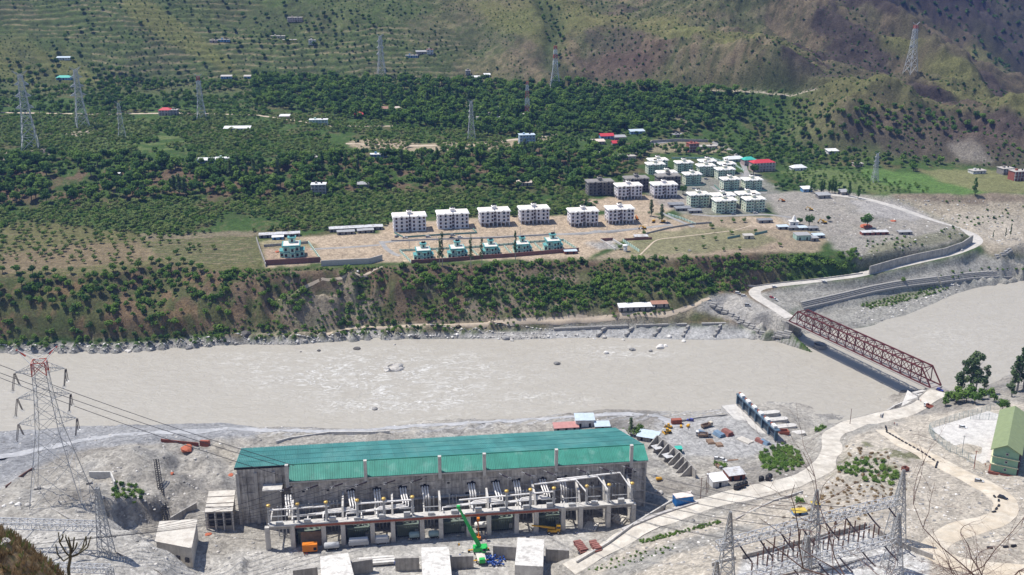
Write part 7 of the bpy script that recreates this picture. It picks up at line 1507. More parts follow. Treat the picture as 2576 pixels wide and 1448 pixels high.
# penstock anchor blocks with wing walls
for i, (top, zt, lab) in enumerate((([(805, 1401), (876, 1391), (896, 1470), (810, 1476)], [15.5, 15.5, 18.5, 18.5], 'left white concrete penstock block at the bottom edge'), ([(1059, 1378), (1129, 1376), (1138, 1465), (1064, 1468)], [15.5, 15.5, 18.5, 18.5], 'middle white concrete penstock block at the bottom edge'), ([(1302, 1353), (1369, 1357), (1366, 1426), (1295, 1422)], [15.5, 15.5, 17.5, 17.5], 'right white concrete penstock block with its grey end visible'))):
    t, q, o = prism_px('penstock_block', lab, 'concrete block', top, zt, 9.8, M_['blockwhite']); t['group'] = 'white penstock blocks'
    d = (q[1] - q[0]); d /= np.linalg.norm(d)
    for s, p in ((-1, q[0]), (1, q[1])): c = p - o + d * s * 4.2; MB().bx(-3.8, 3.8, -.5, .5, -1, 4.2).build('wing_wall', M_['concrete'], t, loc=(c[0], c[1] - 3.0, 0), rz=math.atan2(d[1], d[0]))
    if i == 2: c = (q[2] + q[3]) / 2 - o; MB().tube([(c[0], c[1] - 8, -1.0), (c[0], c[1] + .1, 2.5)], 2.0, 18).build('penstock_pipe', M_['tank_white'], t, True)
p = U(945, 1415, 11); t = thing('slab_stack', 'long pale concrete beams lying between the left and middle blocks', 'beams', (p[0], p[1], 9.9), R_(8))
for k in range(3): MB().bx(-6, 6, k * 1.4, k * 1.4 + 1.1, 0, .8).build('beam', M_['blockwhite'], t)
# counterfort wall
cf = [U(*p) for p in ((1653, 1122, 9.5), (1708, 1165, 9.5), (1748, 1210, 9.8))]; o = cf[0]; t = thing('counterfort_wall', 'concrete retaining wall with triangular ribs right of the powerhouse', 'retaining wall', o)
w = dens(cf, 3.6)
for i, (a, b) in enumerate(zip(w[:-1], w[1:])):
    d = b - a; rz = math.atan2(d[1], d[0]); ln = np.linalg.norm(d[:2]); MB().bx(0, ln, 0, .4, -.5, 4.6).build('panel', M_['concrete'], t, loc=a - o, rz=rz)
    MB().profile([(-4.4, -.5), (-.02, -.5), (-.02, 4.55), (-.5, 4.5), (-4.4, .5)], -.25, .25).build('rib', M_['concrete'], t, loc=a - o, rz=rz)
for i, k in enumerate((1, 2)):
    a = w[k + i] + np.array([-2.5, -1.5, 2.0]); MB().bx(-1.9, 1.9, -1.6, 1.6, 0, .12).build('tin_cover', M_['tinpatch'], t, loc=a - o, rz=math.atan2((cf[1] - cf[0])[1], (cf[1] - cf[0])[0]))
# tailrace gate structure
g0 = U(1851, 1019, 9.0); g1 = U(1946, 1112, 9.0); gl = float(np.linalg.norm((g1 - g0)[:2])); gy = math.atan2(g1[1] - g0[1], g1[0] - g0[0]); col('gateblue', (.075, .125, .175), var=.2, rough=.5); col('gatedark', (.04, .045, .055), rough=.6)
t = thing('tailrace_gates', 'tailrace gate structure with a blue steel frame and white hoists', 'gate structure', (g0[0], g0[1], 8.6), gy)
MB().bx(-1, gl + 1, .8, 5.0, -9, .9).build('sill', M_['concrete'], t); MB().bx(-1.5, gl + 1, -6.0, .75, -3, -.05).build('apron', M_['concrete_light'], t); ng = 6; gw = gl / ng
for i in range(ng + 1): MB().bx(i * gw - .35, i * gw + .35, .2, 1.5, .9, 5.0).build('frame_post', M_['gateblue'], t)
MB().bx(-.6, gl + .6, .1, 2.4, 5.0, 5.5).build('top_beam', M_['gateblue'], t)
for i in range(ng):
    gt = MB().bx(i * gw + .38, i * gw + gw - .38, 1.0, 1.3, .9, 4.4).build('gate', M_['gatedark'], t)
    for k in range(3): MB().bx(i * gw + .38, i * gw + gw - .38, .85, 1.0, 1.4 + k * 1.1, 1.6 + k * 1.1).build('gate_rib', M_['gateblue'], gt)
    MB().bx(i * gw + gw * .3, i * gw + gw * .75, .5, 1.9, 5.5, 6.5).build('hoist', M_['tank_white'], t)
    MB().lathe([(.35, -.5), (.55, -.3), (.55, .3), (.35, .5)], 8, (i * gw + gw * .12, 1.2, 5.95)).build('motor', M_['rustred'], t)
for i in range(1, 6):                              # rounded piers downstream
    x = gl * i / 5.5; ln = 15 + i * .6
    MB().prism([(x - 1.6, 5.02), (x + 1.6, 5.02), (x + 1.6, ln)] + [(x + 1.6 * math.cos(a), ln + 1.9 * math.sin(a)) for a in np.linspace(.3, 2.84, 7)] + [(x - 1.6, ln)], -10, -1.2 - .15 * i).build('pier', M_['concrete_light'], t)
# right hand green building
gb0 = U(2491, 1185, 27.0); gb1 = U(2556, 1196, 27.4); yw = math.atan2(gb1[1] - gb0[1], gb1[0] - gb0[0]); w = float(np.linalg.norm((gb1 - gb0)[:2])); z0 = padz(0, -999, 1, 1, 0, 0) if False else 26.9
t = thing('green_building', 'three storey pale green building with a pitched green roof at the right edge', 'building', (gb0[0], gb0[1], z0), yw); col('mintgreen', (.24, .40, .28), var=.08); col('olivegreen', (.21, .255, .135), var=.1); col('creamband', (.62, .60, .40), var=.06)
D = 34; h = 8.6
MB().bx(0, w, 0, D, -3, h).build('wall', M_['mintgreen'], t); MB().bx(-.6, w + .6, -.8, D, -3, .25).build('plinth', M_['brick'], t)
for k in (1, 2): MB().bx(-.35, w + .35, -.55, -.003, k * 2.9, k * 2.9 + .3).build('band', M_['creamband'], t); MB().bx(-.5, -.003, 0, D, k * 2.9, k * 2.9 + .3).build('band', M_['creamband'], t)
MB().yprofile([(-.9, h - .2), (w / 2, h + 2.4), (w + .9, h - .2), (w + .9, h + .05), (w / 2, h + 2.75), (-.9, h + .05)], -1.2, D + .8).build('roof', M_['olivegreen'], t); MB().yprofile([(0, h), (w, h), (w / 2, h + 2.2)], .02, .3).build('gable', M_['mintgreen'], t)
for k in range(3):
    for y in np.arange(2, D - 2, 3.6): window(t, 0, y, k * 2.9 + 1.0, 'house', -math.pi / 2)
    window(t, w * .55, 0, k * 2.9 + 1.2, 'house')
# ball court: floor slab, wire fence, posts
cq = [U(*p) for p in ((2340, 1080, 22.3), (2462, 1173, 25.0), (2572, 1128, 25.4), (2568, 1062, 24.6), (2486, 1036, 23))]
mb = MB(); mb.v = [tuple(p + np.array([0, 0, .25])) for p in cq]; mb.f = [[0, 1, 2, 3, 4]]; tag(mb.build('ball_court', M_['concrete_light']), kind='structure'); col('mesh', (.32, .40, .40), rough=.5)
def wirefence(label, l, h, step=2.6):
    w = dens([G(*p) for p in l], step); o = w[0]; t = thing('wire_fence', label, 'fence', o, 0, 'court fences')
    pm_ = MATS.setdefault('_fp' + str(h), MB().bx(-.06, .06, -.06, .06, -.8, h).mesh('post', M_['mesh']))
    for p in w: put('post', pm_, t, p - o)
    for a, b in zip(w[:-1], w[1:]):
        mb = MB(); A = a - o; B = b - o
        for z in np.linspace(.2, h, 6): mb.bar((A[0], A[1], A[2] + z), (B[0], B[1], B[2] + z), .05)
        for k in (.33, .66): c = A + (B - A) * k; mb.bar((c[0], c[1], c[2] + .2), (c[0], c[1], c[2] + h), .035)
        mb.build('wire_panel', M_['mesh'], t)
wirefence('curved wire fence along the front of the ball court', [(2336, 1086), (2350, 1108), (2390, 1138), (2450, 1168)], 3.2); wirefence('wire fence at the left end of the ball court', [(2338, 1082), (2400, 1060), (2490, 1036)], 3.0); wirefence('wire fence across the back of the ball court', [(2440, 1058), (2510, 1058), (2555, 1068)], 3.0)
# blue site container, crates, tanks, pipes, poles
def container(px, py, l, w, h, yaw, m, roofm, label, name='container'):
    g = G(px, py); t = thing(name, label, 'container', g, R_(yaw)); MB().bx(-l / 2, l / 2, 0, w, -.1, h).build('body', m, t); MB().bx(-l / 2 - .05, l / 2 + .05, -.05, w + .05, h, h + .1).build('roof', roofm, t)
    rb = MB().bx(-.05, .05, -.08, -.002, .1, h - .1).mesh('rib', m)
    for x in np.arange(-l / 2 + .3, l / 2, .55): put('rib', rb, t, (x, 0, 0))
    for y in np.arange(.3, w, .6): put('rib', rb, t, (-l / 2, y, 0), (0, 0, -math.pi / 2))
    return t
col('sitebox', (.03, .19, .50), var=.12, rough=.5); col('roofrust', (.68, .60, .55), var=.15, col2=(.45, .25, .15), mix=.66)
container(1722, 1272, 6.2, 3.2, 3.0, 14, M_['sitebox'], M_['roofrust'], 'bright blue site container with rusty white roof beside the haul road'); container(1703, 1069, 4.2, 2.0, 2.0, 8, M_['rustred'], M_['rustred'], 'rust red shipping container at the back of the yard', 'shipping_container')
tkm = MB().lathe([(.95, 0), (1.0, .1), (1.0, 1.5), (.8, 1.85), (.3, 2.0), (.3, 2.15)], 14).mesh('tank_body', M_['tankblack'], True)
for i, (px, py) in enumerate(((1858, 1229), (1852, 1232), (1866, 1227), (1874, 1223), (1915, 1211), (1932, 1209), (1936, 1205))):
    o = put('water_tank', tkm, None, G(px, py)); tag(o, 'black plastic water tank, %s from the left of those by the haul road' % ordn[i], 'water tank', 'black water tanks')
def pole(px, py, h, label, m='rustpost', arm=True):
    t = thing('utility_pole', label, 'pole', G(px, py), random.uniform(-.3, .3), 'poles'); MB().tube([(0, 0, -.5), (0, 0, h)], [.13, .09], 6).build('shaft', M_[m], t)
    if arm: MB().bx(-.6, .6, -.05, .05, h - .5, h - .38).build('crossarm', M_[m], t)
for i, (px, py, h) in enumerate(((1762, 1255, 8), (1776, 1245, 8), (1780, 1240, 8.5))): pole(px, py, h, '%s of the three poles right of the blue container' % ordn[i])
for i, (px, py) in enumerate(((1098, 612), (1309, 592), (1395, 588), (1527, 580), (1632, 570), (1030, 628))): pole(px, py, 5.0, 'street pole on the estate street, %s from the left' % ['second', 'third', 'fourth', 'fifth', 'last', 'first'][i], 'steel')
pole(2138, 1068, 7, 'leaning pole at the water edge right of the gates', 'rustpost', False); pole(2450, 1180, 7, 'red lamp post at the front of the ball court', 'rustred'); pole(2420, 1140, 7, 'lamp post inside the ball court', 'steel')
# twin drill string standing by the pit
a = U(393, 1160, 24); t = thing('drill_mast', 'pair of tall dark lattice masts standing in the pit', 'mast', (a[0], a[1] - 8, 9.6))
for k in (0, 1):
    b0 = U(412 + k * 8, 1312, 10) - np.array([a[0], a[1] - 8, 9.6]); b1 = U(389 + k * 7, 1156, 23) - np.array([a[0], a[1] - 8, 9.6]); mb = MB(); b0 = Vector(b0); b1 = Vector(b1)
    for s in (-.35, .35): mb.bar(b0 + Vector((s, 0, 0)), b1 + Vector((s, 0, 0)), .26)
    for f in np.arange(0, 1, .035): c = b0 + (b1 - b0) * f; mb.bar(c + Vector((-.35, 0, 0)), c + Vector((.35, 0, .35)), .16)
    mb.build('mast', M_['dark'], t)
wall('retaining_kerb', 'pale concrete kerb wall on the slope by the near pylon', [(226, 1201), (280, 1201), (290, 1226)], 2.2, .5, M_['concrete_light'], seg=3); wall('site_kerb', 'curved grey wall right of the pit', [(430, 1318), (460, 1300), (495, 1280)], 2.4, .5, M_['concrete'], seg=3)
wall('rust_sheeting', 'rusty steel sheeting along the gravel road', [(405, 1112), (450, 1117), (500, 1122)], 1.3, .3, M_['rustred'], seg=3, cat='sheeting'); wall('rust_sheeting', 'rusty brown box wall at the end of the steel sheeting', [(505, 1121), (527, 1122)], 2.2, 1.2, M_['rustred'], seg=3, cat='sheeting'); wall('gravel_kerb', 'dark kerb line on the slope left of the near pylon', [(15, 1228), (60, 1196), (85, 1180)], .8, .4, M_['rustpost'], seg=3)
wall('road_kerb', 'pale kerb wall along the lower edge of the haul road', [(1450, 1418), (1530, 1370), (1590, 1325), (1690, 1264), (1740, 1242)], 1.0, .5, M_['concrete_light'], seg=3.4); wall('road_bund', 'pale rubble bund along the middle of the haul road', [(1565, 1335), (1660, 1296), (1755, 1266)], .7, 1.0, M_['paverwall'], seg=2.4); wall('pipe_trench', 'long thin pipe along the upper edge of the haul road', [(1850, 1308), (1950, 1260), (2020, 1238)], .5, .3, M_['concrete_light'], seg=4)
wall('drain', 'long pale drain wall down the bottom left slope', [(130, 1282), (180, 1310), (300, 1395), (400, 1440), (420, 1460)], .6, .5, M_['concrete'], seg=4); wall('shore_kerb', 'dark kerb along the near shore road', [(1700, 1062), (1760, 1052), (1830, 1045)], .5, .4, M_['stone'], seg=3); wall('quay_wall', 'curved stone quay wall below the near bridge end', [(2215, 1052), (2250, 1028), (2275, 1018), (2310, 1008)], 1.6, .7, M_['concrete_light'], seg=3)
kb = bevel_mesh(MB().bx(-.8, .8, -.3, .3, -.3, .55).mesh('kerb_block', M_['tankblack']), .08)
for l, n in ((((2228, 1076), (2232, 1090), (2270, 1112), (2320, 1140), (2358, 1166), (2352, 1182)), 0), (((2502, 1252), (2512, 1262), (2512, 1275), (2500, 1290), (2480, 1294)), 1), (((2490, 1380), (2530, 1378), (2570, 1372)), 2)):
    w = np.array(dens([G(*p) for p in l], 2.3))
    for i, (a, b) in enumerate(zip(w[:-1], w[1:])): tag(put('kerb_block', kb, None, a, (0, 0, math.atan2((b - a)[1], (b - a)[0]))), 'black and white kerb block %s' % ('lining the upper bend of the sandy road', 'lining the hairpin of the sandy road', 'at the right end of the lower sandy road')[n], 'kerb block', 'kerb blocks ' + ('upper', 'hairpin', 'lower')[n])
bb = G(2277, 1184); t = thing('brick_box', 'small open red brick box beside the road bend', 'brick box', bb, .4)
for x0, x1, y0, y1 in ((-1, 1, -.9, -.7), (-1, 1, .7, .9), (-1, -.8, -.69, .69), (.8, 1, -.69, .69)): MB().bx(x0, x1, y0, y1, -.3, 1.3).build('side', M_['brick'], t)
bb = G(1970, 1090); t = thing('brick_pit', 'open red brick pit at the corner of the yard', 'brick box', bb, .1)
for x0, x1, y0, y1 in ((-2.2, 2.2, -1.5, -1.2), (-2.2, 2.2, 1.2, 1.5), (-2.2, -1.9, -1.19, 1.19), (1.9, 2.2, -1.19, 1.19)): MB().bx(x0, x1, y0, y1, -.3, 1.2).build('side', M_['rustred'], t)
# pipe stacks, timber, steel, drums in the yard
def stack(px, py, label, m, rows, n, l, r, yaw, box=False):
    t = thing('material_stack', label, 'stack', G(px, py), R_(yaw), 'material stacks'); me = (MB().bx(-l / 2, l / 2, -r * .8, r * .8, -r * .6, r * .6) if box else MB().tube([(-l / 2, 0, 0), (l / 2, 0, 0)], r, 8)).mesh('piece', m)
    for k in range(rows):
        for i in range(n - (0 if box else k)): put('piece', me, t, (random.uniform(-.15, .15), (i + k * .5) * r * 2.05, r * .7 + k * r * (1.3 if box else 1.75)), (0, 0, random.uniform(-.03, .03)))
col('pipeblue', (.16, .24, .34), var=.2); col('piperust', (.26, .11, .09), var=.25); col('drumblue', (.03, .08, .30), var=.2, rough=.4); col('timber', (.28, .19, .13), var=.3)
stack(1802, 1098, 'stack of blue grey steel pipes in the yard', M_['pipeblue'], 3, 6, 4.5, .28, -60); stack(1822, 1095, 'stack of rust red steel pipes in the yard', M_['piperust'], 4, 7, 4.5, .26, -60); stack(1765, 1090, 'stack of dark steel sections near the truck', M_['pipeblue'], 2, 4, 4, .2, -50); stack(1790, 1118, 'stack of dark timber sleepers in the yard', M_['timber'], 2, 6, 2.6, .28, 10, True)
stack(1812, 1125, 'second stack of dark sleepers in the yard', M_['timber'], 2, 5, 2.6, .28, 10, True); stack(1868, 1112, 'pale planks beside the gate structure', M_['dirtycream'], 1, 5, 6, .35, -50, True); stack(1920, 1118, 'blue steel bundle below the gates', M_['pipeblue'], 3, 5, 4, .25, -55); stack(1908, 1114, 'red steel bundle below the gates', M_['piperust'], 3, 5, 4, .25, -55)
stack(1470, 1392, 'pile of rusty shutter panels near the haul road', M_['piperust'], 2, 6, 2.6, .5, 20, True); stack(1505, 1388, 'second pile of rusty shutter panels', M_['piperust'], 2, 5, 2.4, .5, 20, True); stack(1500, 1328, 'pale planks lying in the empty transformer cell', M_['dirtycream'], 1, 6, 5, .35, 70, True); stack(1570, 1315, 'tilted pale slabs at the right end of the deck', M_['dirtycream'], 2, 4, 4, .5, 60, True); stack(1840, 1160, 'dark curved scrap rods beside the yard road', M_['timber'], 1, 5, 6, .1, 10)
dm_ = MB().lathe([(.28, 0), (.3, .05), (.3, .8), (.28, .85)], 8).mesh('drum', M_['drumblue'], True)
for n, (cx, cy, cnt, lab) in enumerate(((1245, 1415, 46, 'blue drum in the heap right of the crane'), (1152, 1412, 24, 'blue drum in the heap left of the crane'), (1008, 1422, 20, 'blue drum in the heap beside the middle block'))):
    g = G(cx, cy)
    for i in range(cnt):
        a = random.uniform(0, 6.28); r = math.sqrt(random.random()) * (2.9 if n == 0 else 1.6); lay = 0 if r > 1.6 or n else random.choice((0, .55))
        tag(put('drum', dm_, None, (g[0] + r * 1.2 * math.cos(a), g[1] + r * math.sin(a), 9.75 + lay + .25), (random.choice((0, 1.57)), random.uniform(-.2, .2), random.uniform(0, 3)), (1, 1, 1)), lab, 'drum', 'blue drums %d' % n)
# ================================================================= VEHICLES, PLANT AND PEOPLE
col('tyre', (.02, .02, .02), rough=.8); col('carglass', (.02, .025, .03), rough=.08, spec=.6); col('yellowplant', (.62, .34, .03), var=.12, rough=.45); col('orangeplant', (.66, .20, .02), var=.1, rough=.45); col('cranegreen', (.03, .42, .09), var=.12, rough=.4); col('trailergrey', (.42, .43, .45), var=.15); col('tankgreen', (.30, .40, .40), var=.15)
CARC = {'white': (.72, .72, .72), 'silver': (.45, .46, .48), 'black': (.02, .02, .025), 'red': (.35, .03, .035), 'blue': (.05, .06, .30), 'greyblue': (.18, .22, .28), 'greytruck': (.30, .30, .31)}
for n, c in CARC.items(): col('paint_' + n, c, var=.04, rough=.25, spec=.5)
wh = MB().tube([(0, -.13, 0), (0, .13, 0)], .32, 12).mesh('tyre', M_['tyre']); rim = MB().tube([(0, -.14, 0), (0, .14, 0)], .17, 8).mesh('rim', M_['galvlight'])
def wheel(t, x, y, k=1.0):
    o = put('wheel', wh, t, (x, y, .32 * k), (0, 0, 0), (k, k, k)); put('rim', rim, o)
def car(px, py, yaw, c, label, van=False, k=.72):
    t = thing('van' if van else 'parked_car', label, 'van' if van else 'car', G(px, py), R_(yaw), 'cars', k); m = M_['paint_' + c]
    pr = [(-2.1, .32), (2.1, .32), (2.15, .75), (1.95, .95), (1.1, 1.02), (-2.0, 1.02), (-2.15, .8)]
    b = MB().yprofile(pr, -.82, .82).build('body', m, t); bevel_mesh(b.data, .07)
    top = [(-2.0, 1.02), (-1.75, 1.55), (-.9, 1.62), (.2, 1.6), (1.1, 1.02)] if not van else [(-2.1, 1.02), (-2.05, 1.85), (.9, 1.85), (1.5, 1.02)]
    n = len(top); mb = MB()
    for y, s in ((-.8, 1), (.8, 1)):
        for x, z in top: mb.v.append((x, y * (1 - .17 * (z - 1.02) / .6), z))
    mb.f = [list(reversed(range(n))), list(range(n, 2 * n))] + [[i, i + 1, n + i + 1, n + i] for i in range(n - 1)] + [[n - 1, 0, n, 2 * n - 1]]
    mb.build('cabin', M_['carglass'], t); zt = top[1][1] if van else 1.56
    MB().bx(-1.7 if not van else -2.05, .25 if not van else .95, -.66, .66, zt - .02 if van else 1.57, (zt if van else 1.6) + .05).build('roof', m, t)
    for x in (-1.3, 1.3):
        for y in (-.76, .76): wheel(t, x, y)
    for y in (-.6, .6): MB().bx(2.08, 2.17, y - .18, y + .18, .62, .8).build('headlight', M_['tank_white'], t); MB().bx(-2.17, -2.08, y - .16, y + .16, .7, .9).build('tail_light', M_['redwhite_r'], t)
for a in ((1019, 600, 5, 'white', 'white car left of the estate street near the teal fence'), (1077, 598, 10, 'white', 'larger white car on the estate street near the teal fence', True), (1137, 601, 12, 'black', 'black car parked on the estate street'), (1157, 599, 12, 'white', 'white car right of the black car on the estate street'), (1139, 594, 8, 'silver', 'silver car behind the black car on the estate street'),
          (998, 597, 60, 'greyblue', 'grey car at the corner of the teal fence'), (2420, 632, 35, 'white', 'white car on the bend of the bank road'), (1948, 724, 15, 'white', 'white car at the left of the bank road'), (2073, 711, 12, 'white', 'white car halfway along the bank road'), (1856, 740, -25, 'white', 'white van parked where the bank road turns', True), (1871, 747, -25, 'white', 'second white van parked where the bank road turns', True),
          (1880, 770, -10, 'silver', 'silver jeep below the bank road turn', True), (1941, 751, -35, 'red', 'red car parked above the bridge'), (1949, 755, -35, 'white', 'white car beside the red car above the bridge'), (2422, 1078, -28, 'white', 'white car parked on the ball court'), (2463, 1214, -22, 'silver', 'silver car driving on the sandy road'), (2522, 1256, -42, 'black', 'black car driving on the sandy road bend'),
          (1805, 1157, -8, 'white', 'white car in the yard below the gates'), (1819, 1160, -35, 'white', 'second white car touching the first in the yard'), (1736, 1060, 160, 'blue', 'dark blue car at the back of the yard'), (2364, 984, -40, 'blue', 'blue car at the near bridge entrance'), (1851, 508, 10, 'white', 'white car parked beside the pale green front group'), (1845, 541, 8, 'greyblue', 'grey car in front of the pale green front group'), (1900, 538, 8, 'white', 'white car in front of the rightmost pale green block'),
          (1745, 476, 5, 'white', 'white car below the middle pale green block'), (1872, 485, 5, 'silver', 'silver car below the pale green pair'), (1680, 563, 30, 'greyblue', 'grey car near the yellow mixers'), (1776, 452, 0, 'silver', 'silver car in the inner estate yard'), (1865, 440, -60, 'white', 'white car on the estate entrance road')): car(*a[:5], van=(len(a) > 5 and a[5]))
def truck(px, py, yaw, cab, bodym, label, k=.74, load=None):
    t = thing('tipper_truck', label, 'truck', G(px, py), R_(yaw), 'trucks', k); MB().bx(-3.4, 3.2, -.45, .45, .55, .85).build('chassis', M_['dark'], t)
    c = MB().bx(1.9, 3.5, -1.1, 1.1, .7, 2.7).build('cab', M_[cab], t); bevel_mesh(c.data, .1); MB().bx(3.48, 3.54, -.95, .95, 1.6, 2.4).build('windscreen', M_['carglass'], t)
    for s in (-1, 1): MB().bx(2.3, 3.2, s * 1.1 - .03, s * 1.1 + .03, 1.6, 2.35).build('side_window', M_['carglass'], t); MB().bx(-3.5, 1.7, s * 1.15 - .06, s * 1.15 + .06, .9, 2.1).build('side_board', M_[bodym], t)
    MB().bx(-3.5, 1.7, -1.09, 1.09, .86, 1.0).build('tipper_floor', M_[bodym], t); MB().bx(1.6, 1.78, -1.08, 1.08, 1.0, 2.5).build('headboard', M_[bodym], t); MB().bx(-3.5, -3.38, -1.08, 1.08, 1.0, 2.0).build('tailgate', M_[bodym], t)
    if load: MB().box((-.9, 0, 1.4), (4.6, 2.0, .8), 0, .6).build('load', M_[load], t)
    for x in (-2.7, -1.5, 2.6):
        for y in (-.95, .95): wheel(t, x, y, 1.45)
truck(1778, 1075, 30, 'creamwall', 'timber', 'cream cabbed tipper truck at the back of the yard'); truck(1772, 1100, 0, 'paint_greytruck', 'timber', 'brown tipper truck parked beside the pipe stacks', load='timber'); truck(2338, 1028, 120, 'paint_white', 'rustred', 'white cabbed tipper truck near the bridge')
truck(1766, 1097, 170, 'paint_white', 'paint_greytruck', 'grey tipper truck half hidden by the brown one'); truck(1808, 1178, -70, 'paint_greytruck', 'timber', 'small grey truck beside the parked white cars', k=.55)
def loader(px, py, yaw, label, m='yellowplant', k=.72, arm='dozer'):
    nm = {'dozer': 'bulldozer', 'exc': 'excavator', 'mix': 'mixer_truck', 'comp': 'compressor'}[arm]; t = thing(nm, label, nm.replace('_', ' '), G(px, py), R_(yaw), 'site machines', k); M = M_[m]
    if arm == 'mix':
        MB().bx(-2.8, 2.6, -.9, .9, .5, .9).build('chassis', M_['dark'], t); MB().bx(1.3, 2.7, -.95, .95, .9, 2.5).build('cab', M, t); MB().tube([(-2.6, 0, 2.6), (-1.9, 0, 2.3), (0, 0, 1.9), (1.0, 0, 1.7)], [.6, 1.0, 1.1, .6], 12).build('drum', M, t, True)
        for x in (-2, -1, 2): [wheel(t, x, y, 1.4) for y in (-.85, .85)]
        return
    if arm == 'comp':
        b = MB().bx(-1.5, 1.3, -.8, .8, .55, 1.7).build('housing', M, t); bevel_mesh(b.data, .2, 2); MB().bar((1.3, 0, .6), (2.6, 0, .4), .12).build('drawbar', M_['dark'], t); [wheel(t, .0, y, .9) for y in (-.8, .8)]; return
    for s in (-1, 1): tr = MB().yprofile([(-1.7, .0), (1.7, .0), (2.0, .35), (1.7, .75), (-1.7, .75), (-2.0, .35)], s * .95 - .28, s * .95 + .28).build('track', M_['tyre'], t)
    h = MB().bx(-1.7, .9, -.66, .66, .55, 1.6).build('engine_house', M, t); bevel_mesh(h.data, .1); c = MB().bx(-.2 if arm == 'dozer' else .3, 1.0 if arm == 'dozer' else 1.4, -.62, .62, 1.6, 2.7).build('cab', M, t); MB().bx(-.15 if arm == 'dozer' else .35, 1.05 if arm == 'dozer' else 1.45, -.55, .55, 1.85, 2.5).build('cab_glass', M_['carglass'], t)
    if arm == 'dozer': MB().bx(2.3, 2.5, -1.6, 1.6, .05, 1.1).build('blade', M, t); [MB().bar((.2, s * 1.3, .4), (2.3, s * 1.3, .4), .16).build('push_arm', M, t) for s in (-1, 1)]
    else: MB().bar((1.0, .2, 1.4), (3.2, .2, 3.6), .4, .45).build('boom', M, t); MB().bar((3.2, .2, 3.6), (4.6, .2, 1.6), .32, .36).build('stick', M, t); MB().bx(4.2, 5.0, -.35, .75, .6, 1.5).build('bucket', M_['dark'], t)
for a in ((1680, 1090, 200, 'yellow bulldozer at the left of the yard', 'yellowplant', .8, 'dozer'), (1683, 1077, 150, 'second yellow bulldozer behind the first in the yard', 'yellowplant', .7, 'dozer'), (1713, 1076, 80, 'small yellow roller box right of the bulldozers', 'yellowplant', .6, 'comp'), (1731, 1075, 60, 'yellow compressor right of the red container', 'yellowplant', .7, 'comp'), (1620, 577, 200, 'yellow excavator on the estate street', 'yellowplant', .75, 'exc'), (1603, 553, 100, 'orange excavator beside the rightmost white block', 'orangeplant', .7, 'exc'),
          (1644, 560, 60, 'yellow mixer truck under the trees', 'yellowplant', .6, 'mix'), (1668, 561, 40, 'second yellow mixer truck right of the first', 'yellowplant', .6, 'mix'), (1970, 508, 190, 'orange excavator on the upper gravel yard', 'orangeplant', .7, 'exc'), (2040, 530, 180, 'yellow excavator on the gravel yard', 'yellowplant', .75, 'exc'), (2073, 563, 190, 'long armed yellow excavator by the yard trees', 'yellowplant', .9, 'exc'), (1658, 1210, 10, 'yellow compressor beside the counterfort wall', 'yellowplant', .8, 'comp')): loader(*a)
# powerhouse forecourt
def ploc(px, py): g = U(px, py, PZ + .05); return g
t = thing('generator_box', 'orange generator container at the left of the forecourt', 'generator', ploc(780, 1392), R_(8)); MB().bx(-2.4, 2.4, 0, 2.2, .5, 3.0).build('housing', M_['orangeplant'], t); MB().bx(-2.2, 2.2, .2, 2, -.1, .5).build('skid', M_['dark'], t); MB().bx(1.2, 2.2, -.05, .0, .9, 2.0).build('grille', M_['dark'], t)
sh_ = U(780, 1384, PZ); t = thing('rusty_shutter', 'large rusty brown sheet leaning before the left transformer', 'sheet', (sh_[0], sh_[1] + 2.2, PZ), R_(7)); MB().profile([(0, 0), (.15, 0), (1.6, 4.6), (1.4, 4.6)], -3.3, 3.3).build('sheet', M_['timber'], t)
def tanker(px, py, label, m, box, l=5.0):
    t = thing('trailer', label, 'trailer', ploc(px, py), R_(8), 'forecourt trailers')
    if box: MB().bx(-l / 2, l / 2, 0, 2.0, .7, 2.0).build('body', M_[m], t); MB().bx(-l / 2 + .2, l / 2 - .3, .2, 1.8, 2.0, 2.7).build('cover', M_['tinwhite'], t)
    else: MB().tube([(-l / 2, 1.0, 1.6), (-l / 2 + .3, 1.0, 1.6), (l / 2 - .3, 1.0, 1.6), (l / 2, 1.0, 1.6)], [.7, 1.05, 1.05, .7], 12).build('tank', M_[m], t, True); MB().bx(-l / 2 + .3, l / 2 - .3, .4, 1.6, .45, .7).build('frame', M_['dark'], t)
    for x in (-l * .3, l * .3): [wheel(t, x, y, 1.2) for y in (.3, 1.7)]
for a in ((835, 1387, 'white cylindrical tank trailer right of the orange generator', 'trailergrey', False), (903, 1377, 'long grey covered trailer before the second transformer', 'trailergrey', True, 6.6), (962, 1371, 'grey flat trailer with white load under the deck', 'trailergrey', True, 4.6), (1043, 1360, 'pale green tank trailer before the third transformer', 'tankgreen', False, 3.6), (1092, 1357, 'second pale green tank trailer under the deck', 'tankgreen', False, 3.6), (1211, 1335, 'large white tank lying right of the green boom', 'tank_white', False, 4.4)): tanker(*a)
